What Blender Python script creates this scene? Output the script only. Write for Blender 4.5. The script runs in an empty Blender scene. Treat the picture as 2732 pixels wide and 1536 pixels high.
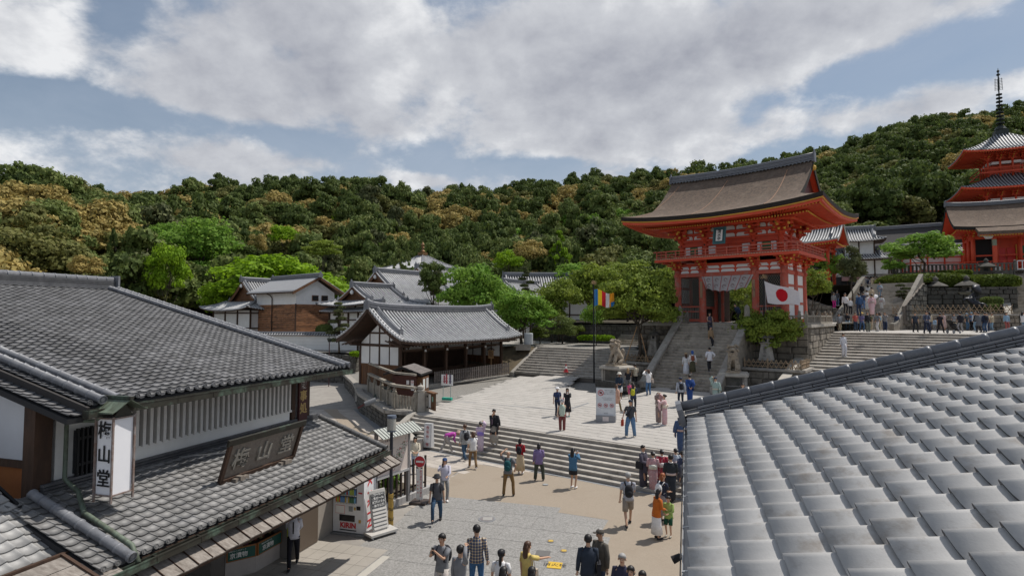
import bpy, bmesh, math, random
import numpy as np
from mathutils import Vector, Matrix, noise
R = math.radians
random.seed(7); np.random.seed(7)
scn = bpy.context.scene
COL = scn.collection
# ------------------------------------------------------------------ camera
CAMZ = 7.0; PITCH = R(2.83); FPX = 1518.0
cd = bpy.data.cameras.new('camera'); cam = bpy.data.objects.new('camera', cd); COL.objects.link(cam)
cam.location = (0, 0, CAMZ); cam.rotation_euler = (math.pi / 2 + PITCH, 0, 0)
cd.sensor_width = 36; cd.lens = 36 * FPX / 2732; cd.clip_end = 3000; cd.clip_start = .05
scn.camera = cam
def ray(px, py):
 a = (px - 1366) / FPX; b = -(py - 768) / FPX; c, s = math.cos(PITCH), math.sin(PITCH)
 return Vector((a, c - b * s, s + b * c))
def P(px, py, z):
 d = ray(px, py); t = (z - CAMZ) / d.z; return Vector((d.x * t, d.y * t, z))
def PD(px, py, Y):
 d = ray(px, py); t = Y / d.y; return Vector((d.x * t, Y, CAMZ + d.z * t))
def proj(p):
 x, y, z = p[0], p[1], p[2] - CAMZ; c, s = math.cos(PITCH), math.sin(PITCH)
 f = y * c + z * s
 if f < .1: return (-9999, -9999, f)
 return (1366 + FPX * x / f, 768 - FPX * (-y * s + z * c) / f, f)
def AZ(a): return Vector((math.sin(R(a)), math.cos(R(a)), 0))
# ------------------------------------------------------------------ light and sky
SUN_AZ, SUN_EL = 61.0, 60.0
EXPOSURE = 0.0; SKY = 0.074
scn.view_settings.view_transform = 'Standard'; scn.view_settings.look = 'None'
scn.view_settings.exposure = EXPOSURE; scn.view_settings.gamma = 1.0; scn.view_settings.use_curve_mapping = False
sl = bpy.data.lights.new('sun', 'SUN'); sl.energy = 4.4; sl.angle = R(.6); sl.color = (1, .95, .88)
so = bpy.data.objects.new('sun', sl); COL.objects.link(so)
sd = Vector((math.sin(R(SUN_AZ)) * math.cos(R(SUN_EL)),math.cos(R(SUN_AZ)) * math.cos(R(SUN_EL)),math.sin(R(SUN_EL))))
so.rotation_euler = sd.to_track_quat('Z', 'Y').to_euler()
world = bpy.data.worlds.new('World'); scn.world = world; world.use_nodes = True
def sky_nodes():
 nt = world.node_tree; N = nt.nodes; L = nt.links; N.clear()
 def nd(t, **k):
  n = N.new(t)
  for a, b in k.items(): setattr(n, a, b)
  return n
 def mth(op, a, b=None, c=None, clamp=False):
  n = nd('ShaderNodeMath', operation=op); n.use_clamp = clamp
  for i, v in enumerate((a, b, c)):
   if v is None: continue
   if isinstance(v, (int, float)): n.inputs[i].default_value = v
   else: L.new(v, n.inputs[i])
  return n.outputs[0]
 out = nd('ShaderNodeOutputWorld'); bg = nd('ShaderNodeBackground'); bg.inputs[1].default_value = SKY
 L.new(bg.outputs[0], out.inputs[0])
 sky = nd('ShaderNodeTexSky'); sky.sky_type = 'NISHITA'; sky.sun_disc = False
 sky.sun_elevation = R(SUN_EL); sky.sun_rotation = R(SUN_AZ); sky.air_density = 1.25; sky.dust_density = .9; sky.ozone_density = 1.4
 tc = nd('ShaderNodeTexCoord'); sp = nd('ShaderNodeSeparateXYZ'); L.new(tc.outputs['Generated'],sp.inputs[0])
 x, y, z = sp.outputs
 den = mth('ADD', mth('MAXIMUM', z, 0.0), .48)
 u = mth('DIVIDE', x, den); v = mth('DIVIDE', y, den)
 cb = nd('ShaderNodeCombineXYZ'); L.new(u,cb.inputs[0]); L.new(v,cb.inputs[1]); cb.inputs[2].default_value = 3.3
 def noi(scale, detail, rough, vec, dist=0.0):
  n = nd('ShaderNodeTexNoise'); n.inputs['Scale'].default_value = scale; n.inputs['Detail'].default_value = detail
  n.inputs['Roughness'].default_value = rough; n.inputs['Distortion'].default_value = dist; L.new(vec,n.inputs['Vector']); return n.outputs['Fac']
 n1 = mth('ADD',mth('MULTIPLY',noi(2.7,12,.55,cb.outputs[0],.1),1.0),mth('MULTIPLY',mth('SUBTRACT',noi(8.0,8,.60,cb.outputs[0],.15),.5),.62))
 cov = None
 def lump(px, py, rx, ry, amp):
  nonlocal cov
  d = ray(px, py).normalized()
  rt = Vector((0, 0, 1)).cross(d).normalized(); up = d.cross(rt)
  def dot(a):
   n = nd('ShaderNodeVectorMath',operation='DOT_PRODUCT'); L.new(tc.outputs['Generated'],n.inputs[0]); n.inputs[1].default_value = a; return n.outputs['Value']
  a = mth('DIVIDE', dot(rt), rx / 1700); b = mth('DIVIDE', dot(up), ry / 1700)
  r2 = mth('ADD', mth('MULTIPLY', a, a), mth('MULTIPLY', b, b))
  g = mth('MULTIPLY', mth('POWER', 2.718, mth('MULTIPLY', r2, -1.0)), amp * .86)
  g = mth('MULTIPLY', g, mth('GREATER_THAN', dot(d), 0.0))
  cov = g if cov is None else mth('ADD', cov, g)
 for a in [(150,120,380,130,.20),(620,130,380,170,.22),(1250,110,420,170,.26),(1850,170,520,140,.28),(2350,50,300,70,.18),
    (1600,330,460,90,.17),(430,395,200,50,.24),(800,430,170,40,.19),(1130,485,80,28,.28),(160,450,120,24,.10),(1000,330,60,45,.12),(560,265,260,50,.15),
    (1930,415,100,38,.26),(2050,350,200,50,.10),(2400,285,170,46,.18),(2600,240,120,34,.12),(1500,385,110,30,.15),(2200,330,200,40,.10),(345,40,60,70,-.16),
    (150,285,300,55,-.26),(620,345,300,30,-.10),(1000,400,200,40,-.16),(1350,445,330,36,-.20),(2600,110,220,80,-.24),(2330,205,110,26,-.10),(930,430,130,16,-.08)]:
  lump(*a)
 base = mth('ADD', n1, cov)
 cr = nd('ShaderNodeMapRange',interpolation_type='SMOOTHSTEP'); cr.inputs[1].default_value = .47; cr.inputs[2].default_value = .68; L.new(base,cr.inputs[0])
 off = nd('ShaderNodeVectorMath',operation='ADD'); L.new(cb.outputs[0],off.inputs[0]); off.inputs[1].default_value = (.045,.02,.0)
 n2 = mth('ADD',mth('MULTIPLY',noi(2.7,12,.55,off.outputs[0],.1),1.0),mth('MULTIPLY',mth('SUBTRACT',noi(8.0,8,.60,off.outputs[0],.15),.5),.62))
 n3 = noi(1.3, 3, .5, cb.outputs[0], .1)
 dens = mth('ADD',mth('MULTIPLY',mth('SUBTRACT',base,.62),.9),mth('ADD',mth('MULTIPLY',mth('SUBTRACT',n2,n1),2.2),mth('MULTIPLY',mth('SUBTRACT',n3,.47),2.4)))
 keep = cov; cov = None
 for a in [(1700,160,480,110,.46),(1250,60,200,60,.15),(2000,60,300,50,.15),(120,60,220,50,.12),(500,60,200,60,.1),(1000,170,160,90,-.12)]: lump(*a)
 dens = mth('MULTIPLY', mth('ADD', mth('ADD', dens, .16), cov), .72)
 ramp = nd('ShaderNodeValToRGB'); L.new(dens, ramp.inputs[0])
 e = ramp.color_ramp.elements
 e[0].position = 0.0; e[0].color = (11.8,11.9,12.1,1); e[1].position = .95; e[1].color = (4.2,4.4,5.2,1)
 m = ramp.color_ramp.elements.new(.30); m.color = (8.2, 8.4, 8.9, 1)
 veil = noi(2.6, 6, .6, cb.outputs[0], .4)
 vf = mth('MULTIPLY', mth('SUBTRACT', veil, .1), .9, clamp=True)
 hz = mth('SUBTRACT', .72, mth('MULTIPLY', mth('MAXIMUM', z, 0.0), 2.2), clamp=True)
 mixv = nd('ShaderNodeMixRGB'); L.new(mth('ADD',vf,hz,clamp=True),mixv.inputs[0]); L.new(sky.outputs[0],mixv.inputs[1]); mixv.inputs[2].default_value = (5.9,6.8,8.2,1)
 mx = nd('ShaderNodeMixRGB'); L.new(mth('MULTIPLY',cr.outputs[0],.96),mx.inputs[0]); L.new(mixv.outputs[0],mx.inputs[1]); L.new(ramp.outputs[0],mx.inputs[2])
 L.new(mx.outputs[0], bg.inputs[0])
sky_nodes()
# ------------------------------------------------------------------ materials
MATS = {}
def M(name,c,c2=None,scale=3.,rough=.8,bump=0.,bscale=30.,rnd=0.,metal=0.,detail=5,stain=None,sscale=.8,samt=.5,trans=0.,spec=.4,stretch=(1,1,1),emis=0.,coat=0.):
 if name in MATS: return MATS[name]
 m = bpy.data.materials.new(name); m.use_nodes = True; MATS[name] = m
 nt = m.node_tree; N = nt.nodes; L = nt.links; b = N['Principled BSDF']
 b.inputs['Roughness'].default_value = rough; b.inputs['Metallic'].default_value = metal
 b.inputs['Specular IOR Level'].default_value = spec; b.inputs['Coat Weight'].default_value = coat
 geo = N.new('ShaderNodeNewGeometry'); vec = geo.outputs['Position']
 if stretch != (1, 1, 1):
  mp = N.new('ShaderNodeVectorMath'); mp.operation = 'MULTIPLY'; L.new(vec,mp.inputs[0]); mp.inputs[1].default_value = stretch; vec = mp.outputs[0]
 col = None
 if c2 is not None:
  n = N.new('ShaderNodeTexNoise'); n.inputs['Scale'].default_value = scale; n.inputs['Detail'].default_value = detail; n.inputs['Roughness'].default_value = .62
  L.new(vec, n.inputs['Vector'])
  mr = N.new('ShaderNodeMapRange'); mr.inputs[1].default_value = .33; mr.inputs[2].default_value = .67; L.new(n.outputs['Fac'],mr.inputs[0])
  mx = N.new('ShaderNodeMixRGB'); L.new(mr.outputs[0],mx.inputs[0]); mx.inputs[1].default_value = (*c,1); mx.inputs[2].default_value = (*c2,1); col = mx.outputs[0]
 if stain is not None:
  n = N.new('ShaderNodeTexNoise'); n.inputs['Scale'].default_value = sscale; n.inputs['Detail'].default_value = 9; n.inputs['Roughness'].default_value = .7
  L.new(vec, n.inputs['Vector'])
  mr = N.new('ShaderNodeMapRange'); mr.inputs[1].default_value = .52; mr.inputs[2].default_value = .68; mr.inputs[4].default_value = samt; L.new(n.outputs['Fac'],mr.inputs[0])
  mx = N.new('ShaderNodeMixRGB'); L.new(mr.outputs[0], mx.inputs[0])
  if col is None: mx.inputs[1].default_value = (*c, 1)
  else: L.new(col, mx.inputs[1])
  mx.inputs[2].default_value = (*stain, 1); col = mx.outputs[0]
 if rnd:
  oi = N.new('ShaderNodeObjectInfo'); ad = N.new('ShaderNodeMath'); ad.operation = 'ADD'; L.new(oi.outputs['Random'],ad.inputs[0]); L.new(geo.outputs['Random Per Island'],ad.inputs[1])
  fr = N.new('ShaderNodeMath'); fr.operation = 'FRACT'; L.new(ad.outputs[0], fr.inputs[0])
  mr = N.new('ShaderNodeMapRange'); mr.inputs[3].default_value = 1 - rnd; mr.inputs[4].default_value = 1 + rnd; L.new(fr.outputs[0],mr.inputs[0])
  hv = N.new('ShaderNodeHueSaturation'); L.new(mr.outputs[0], hv.inputs['Value'])
  if col is None: hv.inputs['Color'].default_value = (*c, 1)
  else: L.new(col, hv.inputs['Color'])
  col = hv.outputs[0]
 if col is None: b.inputs['Base Color'].default_value = (*c, 1)
 else: L.new(col, b.inputs['Base Color'])
 if emis:
  b.inputs['Emission Strength'].default_value = emis; b.inputs['Emission Color'].default_value = (*c,1)
 if bump:
  n = N.new('ShaderNodeTexNoise'); n.inputs['Scale'].default_value = bscale; n.inputs['Detail'].default_value = 4; L.new(vec,n.inputs['Vector'])
  bp = N.new('ShaderNodeBump'); bp.inputs['Strength'].default_value = bump; bp.inputs['Distance'].default_value = .02; L.new(n.outputs['Fac'],bp.inputs['Height']); L.new(bp.outputs[0],b.inputs['Normal'])
 if trans:
  tr = N.new('ShaderNodeBsdfTranslucent'); ms = N.new('ShaderNodeMixShader'); ms.inputs[0].default_value = trans
  if col is None: tr.inputs[0].default_value = (*c, 1)
  else: L.new(col, tr.inputs[0])
  L.new(b.outputs[0],ms.inputs[1]); L.new(tr.outputs[0],ms.inputs[2]); L.new(ms.outputs[0],N['Material Output'].inputs[0])
 return m
def cloth(c, name=None):
 k = 'cloth_%02x%02x%02x' % tuple(int(min(1, v) * 255) for v in c)
 return M(k, c, tuple(v * .8 for v in c), 9, .9, .25, 60)
def paint(c, rough=.5, metal=0.):
 k = 'paint_%02x%02x%02x_%d_%d' % (*[int(min(1, v) * 255) for v in c], rough * 10, metal * 10)
 return M(k, c, tuple(v * .88 for v in c), 4, rough, metal=metal)
# ------------------------------------------------------------------ mesh tools
class MB:
 def __init__(s): s.v = []; s.f = []; s.mi = []; s.cur = 0; s.tf = None
 def add(s, vs, fs):
  o = len(s.v)
  if s.tf is not None: vs = [s.tf @ Vector(v) for v in vs]
  s.v += [tuple(v) for v in vs]; s.f += [tuple(i + o for i in f) for f in fs]; s.mi += [s.cur] * len(fs)
 def box(s, x0, x1, y0, y1, z0, z1):
  s.add([(x0,y0,z0),(x1,y0,z0),(x1,y1,z0),(x0,y1,z0),(x0,y0,z1),(x1,y0,z1),(x1,y1,z1),(x0,y1,z1)],
    [(0, 3, 2, 1), (4, 5, 6, 7), (0, 1, 5, 4), (1, 2, 6, 5), (2, 3, 7, 6), (3, 0, 4, 7)])
 def cbox(s,c,sx,sy,sz): s.box(c[0] - sx / 2,c[0] + sx / 2,c[1] - sy / 2,c[1] + sy / 2,c[2] - sz / 2,c[2] + sz / 2)
 def frus(s, c, a0, b0, a1, b1, h):
  x, y, z = c
  s.add([(x - a0,y - b0,z),(x + a0,y - b0,z),(x + a0,y + b0,z),(x - a0,y + b0,z),(x - a1,y - b1,z + h),(x + a1,y - b1,z + h),(x + a1,y + b1,z + h),(x - a1,y + b1,z + h)],
    [(0, 3, 2, 1), (4, 5, 6, 7), (0, 1, 5, 4), (1, 2, 6, 5), (2, 3, 7, 6), (3, 0, 4, 7)])
 def bar(s, a, b, w, h, up=(0, 0, 1)):
  a = Vector(a); b = Vector(b); d = (b - a).normalized(); up = Vector(up)
  x = d.cross(up)
  if x.length < 1e-4: x = d.cross(Vector((1, 0, 0)))
  x.normalize(); u = x.cross(d).normalized(); x = x * w / 2; u = u * h / 2
  s.add([a - x - u,a + x - u,a + x + u,a - x + u,b - x - u,b + x - u,b + x + u,b - x + u],
    [(0, 1, 2, 3), (4, 7, 6, 5), (0, 4, 5, 1), (1, 5, 6, 2), (2, 6, 7, 3), (3, 7, 4, 0)])
 def tube(s, path, rad, n=8, side=None, caps=True, half=False):
  path = [Vector(p) for p in path]; m = len(path); vs = []
  prev = Vector(side) if side is not None else None
  for i, p in enumerate(path):
   t = (path[min(i + 1, m - 1)] - path[max(i - 1, 0)]).normalized()
   ref = prev if prev is not None else (Vector((1,0,0)) if abs(t.x) < .9 else Vector((0,1,0)))
   x = (ref - t * ref.dot(t))
   if x.length < 1e-5: x = t.orthogonal()
   x.normalize(); y = t.cross(x); r = rad[i] if hasattr(rad, '__len__') else rad
   rx, ry = r if hasattr(r, '__len__') else (r, r)
   if side is None: prev = x
   for k in range(n):
    a = (math.pi * k / (n - 1)) if half else 2 * math.pi * k / n
    vs.append(p + x * (rx * math.cos(a)) + y * (ry * math.sin(a)))
  fs = []
  for i in range(m - 1):
   for k in range(n - 1 if half else n):
    k2 = (k + 1) % n; fs.append((i * n + k,i * n + k2,(i + 1) * n + k2,(i + 1) * n + k))
  if caps: fs.append(tuple(range(n - 1,-1,-1))); fs.append(tuple((m - 1) * n + k for k in range(n)))
  s.add(vs, fs)
 def lathe(s, prof, n=16, c=(0, 0, 0), rot=0):
  vs = []; fs = []
  for r, z in prof:
   for k in range(n):
    a = 2 * math.pi * k / n + rot; vs.append((c[0] + r * math.cos(a),c[1] + r * math.sin(a),c[2] + z))
  for i in range(len(prof) - 1):
   for k in range(n): k2 = (k + 1) % n; fs.append((i * n + k,i * n + k2,(i + 1) * n + k2,(i + 1) * n + k))
  fs.append(tuple(range(n - 1,-1,-1))); fs.append(tuple((len(prof) - 1) * n + k for k in range(n)))
  s.add(vs, fs)
 def ell(s, c, r, n=10, m=7, tf=None):
  vs = []; fs = []
  for j in range(m + 1):
   t = math.pi * j / m
   for k in range(n):
    a = 2 * math.pi * k / n; v = Vector((r[0] * math.sin(t) * math.cos(a),r[1] * math.sin(t) * math.sin(a),r[2] * math.cos(t)))
    if tf: v = tf(v)
    vs.append(Vector(c) + v)
  for j in range(m):
   for k in range(n): k2 = (k + 1) % n; fs.append((j * n + k,(j + 1) * n + k,(j + 1) * n + k2,j * n + k2))
  s.add(vs, fs)
 def prism(s, poly, z0, z1):
  n = len(poly); s.add([(p[0], p[1], z0) for p in poly] + [(p[0], p[1], z1) for p in poly],
        [tuple(range(n - 1,-1,-1)),tuple(range(n,2 * n))] + [(i,(i + 1) % n,n + (i + 1) % n,n + i) for i in range(n)])
 def grid(s, fn, nu, nv):
  vs = [fn(i / nu, j / nv) for j in range(nv + 1) for i in range(nu + 1)]
  s.add(vs,[(j * (nu + 1) + i,j * (nu + 1) + i + 1,(j + 1) * (nu + 1) + i + 1,(j + 1) * (nu + 1) + i) for j in range(nv) for i in range(nu)])
 def mesh(s, name, mat=None, smooth=False):
  me = bpy.data.meshes.new(name); me.from_pydata(s.v, [], s.f)
  for m in (mat if isinstance(mat, (list, tuple)) else [mat]):
   if m: me.materials.append(m)
  if isinstance(mat, (list, tuple)): me.polygons.foreach_set('material_index', s.mi)
  if smooth: me.polygons.foreach_set('use_smooth', [True] * len(s.f))
  me.update(); return me
 def build(s, name, mat, parent=None, smooth=False, loc=None, rz=0., **kw):
  return ob(name, s.mesh(name, mat, smooth), parent, loc, rz, **kw)
def ob(name, data, parent=None, loc=None, rz=0., label=None, cat=None, group=None, kind=None):
 o = bpy.data.objects.new(name, data); COL.objects.link(o)
 if parent is not None: o.parent = parent
 if loc is not None: o.location = loc
 if rz: o.rotation_euler = (0, 0, rz)
 tag(o, label, cat, group, kind); return o
def tag(o, label=None, cat=None, group=None, kind=None):
 if label: o['label'] = label
 if cat: o['category'] = cat
 if group: o['group'] = group
 if kind: o['kind'] = kind
 return o
def thing(name, label, cat, loc, rz=0., group=None):
 return ob(name, None, None, loc, rz, label, cat, group)
def azr(az): return R(90 - az)          # rotation that turns local +X to the compass direction az
def S(name, mb, mat, smooth=False): return mb.build(name, mat, None, smooth, kind='structure')
def WM(o):                              # world matrix of a freshly made object
 m = Matrix.Translation(o.location) @ o.rotation_euler.to_matrix().to_4x4()
 return (WM(o.parent) @ m) if o.parent else m
def join_np(name, me, mats, material):
 nv = len(me.vertices); co = np.empty(nv * 3); me.vertices.foreach_get('co',co); co = co.reshape(-1,3)
 nl = len(me.loops); li = np.empty(nl, int); me.loops.foreach_get('vertex_index', li)
 npn = len(me.polygons); ls = np.empty(npn, int); me.polygons.foreach_get('loop_start', ls)
 mi = np.empty(npn, int); me.polygons.foreach_get('material_index', mi)
 A = np.array([np.array(m) for m in mats]); V = np.einsum('kij,nj->kni',A[:,:3,:3],co) + A[:,None,:3,3]
 k = len(mats); out = bpy.data.meshes.new(name)
 out.vertices.add(nv * k); out.vertices.foreach_set('co', V.reshape(-1))
 out.loops.add(nl * k); out.loops.foreach_set('vertex_index',(li[None] + (np.arange(k) * nv)[:,None]).reshape(-1))
 out.polygons.add(npn * k); out.polygons.foreach_set('loop_start',(ls[None] + (np.arange(k) * nl)[:,None]).reshape(-1))
 out.polygons.foreach_set('material_index', np.tile(mi, k))
 for m in me.materials: out.materials.append(m)
 out.update(calc_edges=True); return out
def pieces(name, me, mats, parent, limit=300, mass=None):
 W = WM(parent) if parent is not None else Matrix()
 sc = []
 for i, m in enumerate(mats):
  p = W @ m.translation; q = proj(p); vis = -60 < q[0] < 2790 and -60 < q[1] < 1600
  sc.append((0 if vis else 1, q[2] if q[2] > 0 else 999, i))
 sc.sort()
 for _, _, i in sc[:limit]:
  o = bpy.data.objects.new(name,me); COL.objects.link(o); o.parent = parent; o.matrix_local = mats[i]
  if parent is None: o['kind'] = 'structure'
 rest = [mats[i] for _, _, i in sc[limit:]]
 if rest: ob(mass or name + '_mass', join_np(name, me, rest, None), parent, kind='stuff')
def text(s, size, mat, parent, mtx, ext=.006, name='lettering', bold=0., align='CENTER', space=1.):
 c = bpy.data.curves.new(name,'FONT'); c.body = s; c.size = size; c.extrude = ext; c.offset = bold; c.align_x = align; c.align_y = 'CENTER'; c.space_line = space
 c.resolution_u = 2; t = bpy.data.objects.new(name,c); me = bpy.data.meshes.new_from_object(t); bpy.data.objects.remove(t); bpy.data.curves.remove(c)
 me.name = name; me.materials.clear(); me.materials.append(mat)
 o = bpy.data.objects.new(name,me); COL.objects.link(o); o.parent = parent; o.matrix_local = mtx; return o
def face_mtx(o, xd, n):                # frame with local X=xd, local Z=n
 xd = Vector(xd).normalized(); n = Vector(n).normalized(); y = n.cross(xd)
 m = Matrix((xd, y, n)).transposed().to_4x4(); m.translation = Vector(o); return m
m_tile = M('tile_grey',(.070,.071,.076),(.125,.125,.13),4,.55,.1,60,rnd=.36,stain=(.10,.10,.10),sscale=3,samt=.5,spec=.35)
m_tile_lt = M('tile_silver',(.42,.41,.395),(.49,.478,.46),5,.58,.05,90,rnd=.08,stain=(.27,.235,.20),sscale=3.6,samt=.75,spec=.3)
m_tile_lo = M('tile_weathered',(.115,.113,.11),(.185,.18,.176),3,.5,.1,60,rnd=.22,stain=(.12,.12,.125),sscale=2.2,samt=.75)
m_under = M('roof_underlay', (.03, .03, .032), rough=.95)
m_ridge = M('ridge_tile',(.15,.155,.172),(.23,.235,.25),6,.42,.1,50,rnd=.07,stain=(.10,.10,.11),sscale=4,samt=.5)
m_htile = M('temple_tile',(.36,.36,.365),(.50,.50,.50),2.5,.5,.1,50,rnd=.12,stain=(.24,.24,.24),sscale=1.5,samt=.5)
m_hdark = M('temple_tile_trough', (.055, .056, .06), (.10, .10, .105), 3, .6, rnd=.1)
m_plaster = M('plaster',(.74,.73,.70),(.68,.67,.64),1.5,.9,.08,30,stain=(.55,.53,.49),sscale=.9,samt=.35)
m_plaster_b = M('plaster_grey', (.62, .63, .66), (.56, .57, .60), 1.2, .9, .05, 30)
m_dwood = M('dark_wood',(.040,.022,.014),(.075,.040,.024),6,.75,.3,30,stretch=(1,1,.25))
m_bwood = M('brown_wood',(.17,.075,.028),(.07,.032,.016),5,.7,.3,30,rnd=.25,stretch=(3,3,.3))
m_black = M('near_black', (.012, .012, .013), rough=.7)
m_wplank = M('weathered_plank',(.30,.27,.24),(.17,.145,.125),6,.9,.4,40,rnd=.16,stretch=(.6,3,3),stain=(.08,.07,.06),sscale=2,samt=.6)
m_stone = M('granite',(.36,.335,.30),(.27,.25,.22),3,.9,.35,35,rnd=.08,stain=(.15,.135,.12),sscale=1.6,samt=.75)
m_stone_dk = M('mossy_stone',(.13,.12,.105),(.07,.065,.058),3,.95,.5,25,rnd=.25,stain=(.04,.045,.035),sscale=1.3,samt=.8)
m_stone_wl = M('wall_stone',(.27,.235,.19),(.16,.14,.115),2.2,.95,.5,25,rnd=.22,stain=(.07,.065,.055),sscale=1.1,samt=.7)
m_slab = M('paving_granite',(.40,.375,.345),(.36,.34,.312),.8,.85,.1,60,rnd=.03,stain=(.29,.27,.245),sscale=.5,samt=.5)
m_joint = M('paving_joint', (.16, .14, .12), rough=.95)
m_red = M('vermilion',(.64,.080,.028),(.54,.062,.025),2,.55,.05,30,stain=(.46,.11,.06),sscale=2.2,samt=.35)
m_redw = M('vermilion_worn',(.52,.10,.06),(.44,.12,.08),3,.75,.1,40,stain=(.36,.26,.22),sscale=3,samt=.6)
m_white = M('white_panel', (.78, .77, .74), (.72, .71, .69), 2, .85)
m_yel = M('ochre_end', (.62, .37, .05), rough=.55)
m_bark = M('cypress_bark_roof',(.165,.115,.082),(.08,.06,.047),5,.95,.9,16,stain=(.21,.16,.12),sscale=1.1,samt=.6,detail=9)
m_barkedge = M('bark_edge', (.018, .015, .013), (.03, .025, .02), 6, .9)
m_copper = M('copper_patina',(.045,.045,.035),(.03,.026,.02),3,.5,.1,40,metal=.3,stain=(.13,.20,.15),sscale=1.6,samt=.8)
m_lip = M('shaded_tile_lip', (.10, .10, .105), (.06, .06, .065), 6, .6)  # tile front edges: shade and grime of the lips put into the colour
m_patina = M('green_patina',(.12,.155,.115),(.07,.08,.055),5,.6,.1,40,stain=(.20,.25,.19),sscale=4,samt=.7,stretch=(3,1,1))
m_tile_nb = M('tile_neighbour',(.25,.246,.24),(.33,.325,.315),4,.5,.1,60,rnd=.12,stain=(.15,.15,.15),sscale=2.5,samt=.6)
m_char_bd = paint((.045, .04, .038), .8)
m_metal = M('grey_metal', (.35, .36, .37), rough=.4, metal=.7)
m_ltmetal = M('light_metal', (.55, .56, .57), rough=.35, metal=.6)
# ------------------------------------------------------------------ ground levels
NB = AZ(36.6); AL = AZ(126.6); T0 = P(1105, 1101, 1.2)
def sM(p): return (p[0] - T0.x) * NB.x + (p[1] - T0.y) * NB.y
def zM(p): return 1.2 + .045 * max(0, min(17, sM(p)))
def PM(px, py):
 z = 1.4
 for _ in range(8): z = zM(P(px, py, z))
 return P(px, py, z)
def AS(a, s): q = T0 + AL * a + NB * s; return Vector((q.x, q.y, 0))
def inpoly(p, poly):
 c = False; n = len(poly)
 for i in range(n):
  a = poly[i]; b = poly[i - 1]
  if (a[1] > p[1]) != (b[1] > p[1]) and p[0] < (b[0] - a[0]) * (p[1] - a[1]) / (b[1] - a[1]) + a[0]: c = not c
 return c
def sheet(name, poly, z, mat, zf=None):
 me = bpy.data.meshes.new(name); bm = bmesh.new()
 vs = [bm.verts.new((p[0], p[1], zf(p) + z if zf else z)) for p in poly]; f = bm.faces.new(vs)
 if f.normal.z < 0 or (f.normal_update() or f.normal.z < 0): f.normal_flip()
 bmesh.ops.triangulate(bm, faces=[f]); bm.to_mesh(me); bm.free(); me.materials.append(mat)
 return ob(name, me, kind='structure')
m_soil = M('soil', (.09, .07, .045), (.05, .045, .03), 1.5, .95)
m_lower = M('stone_dust_base', (.30, .28, .25), (.24, .22, .20), 1.5, .95, .1, 60)
m_brown = M('brown_asphalt',(.32,.265,.205),(.265,.22,.17),30,.92,.5,120,stain=(.24,.19,.14),sscale=.5,samt=.45)
m_gpav = M('speckled_paver',(.31,.30,.285),(.17,.165,.155),18,.9,.35,60,detail=3,rnd=.03,stain=(.27,.255,.24),sscale=.6,samt=.3)
m_gravel = M('gravel', (.30, .285, .26), (.12, .115, .105), 26, .95, .8, 30, detail=2)
m_roadl = M('road_slab', (.42, .375, .325), (.34, .305, .27), 1.5, .9, .1, 50, rnd=.10)
m_gstrip = M('grey_strip', (.22, .225, .235), (.17, .175, .18), 8, .85)
def crest(px):
 X = [-600,0,60,140,275,350,530,740,950,1110,1220,1380,1590,1800,1960,2175,2260,2440,2650,2732,3400]
 Y = [470,462,462,465,508,502,488,468,466,505,500,488,464,455,438,408,378,312,280,268,230]
 return float(np.interp(px, X, Y))
def hill(x, y):
 if y < 60: return -.45
 px = 1366 + FPX * x / y
 D1 = float(np.interp(px,[0,900,1300,1700,2100,2732],[185,215,255,270,250,230])); D0 = float(np.interp(px,[0,500,1100,1700,2200,2732],[66,92,112,100,92,100]))
 z0 = float(np.interp(px, [0, 1300, 1900, 2300, 2732], [1.5, 3.2, 4, 10, 14]))
 zc = 7 + (843 - crest(px)) / FPX * D1 - 9
 t = (y - D0) / (D1 - D0)
 if t <= 0: return -.45 + (z0 + .45) * max(0,min(1,(y - D0 + 12) / 12)) if px < 1500 else -.45 + (z0 + .45) * max(0,min(1,(y - D0 + 6) / 6))
 nz = noise.noise(Vector((x * .018,y * .018,1.7))) * 9 * min(1,t * 2.5) * max(0,1 - t) + noise.noise(Vector((x * .05,y * .05,4))) * 3 * min(1,t * 3)
 if t >= 1: return zc - (t - 1) * 14 + nz
 return z0 + (zc - z0) * (t ** .92) + nz
mb = MB()
mb.grid(lambda u,v: (lambda Y: (lambda X: (X,Y,hill(X,Y)))((u - .5) * (2.6 * max(Y,40) + 60)))(-40 + (v ** 1.5) * 500),110,90)
S('terrain', mb, m_soil, True)
mb = MB(); mb.box(-1400, 1400, -300, 2400, -1.6, -1.5); S('ground', mb, m_soil)
def roadz(p): return max(0.0, (p[1] - 44) * .055)
low = [(-60,-20),(60,-20),(60,40),(14,31),AS(3,-2.2),AS(-.1,.3),PM(1033,1095),PM(963,1050),PM(945,1020),(-16,56),(-30,64),(-60,60)]
sheet('lower_plaza', low, 0, m_lower)
mb = MB(); rd = [(-11.6, 44), (-6, 44), (-13, 64), (-34, 72), (-44, 64), (-20, 44)]
mb.grid(lambda u,v: (-34 + u * 24,43 + v * 30,roadz((0,43 + v * 30)) + .01),2,6); S('road',mb,m_lower)
brown = [P(1269,1237,0),P(1667,1299,0),P(1900,1336,0),P(1900,1600,0),P(1500,1680,0),P(1560,1560,0),P(1590,1440,0),P(1624,1387,0),P(1399,1353,0),P(1191,1325,0),P(1150,1315,0),P(1198,1276,0)]
sheet('brown_asphalt', brown, .012, m_brown)
gray = [P(1191,1325,0),P(1399,1353,0),P(1624,1387,0),P(1590,1440,0),P(1560,1560,0),P(1500,1700,0),P(560,1700,0),P(850,1540,0),P(1065,1388,0),P(1150,1318,0)]
graydots = sheet('speckled_paving', gray, .008, m_gpav)
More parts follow.
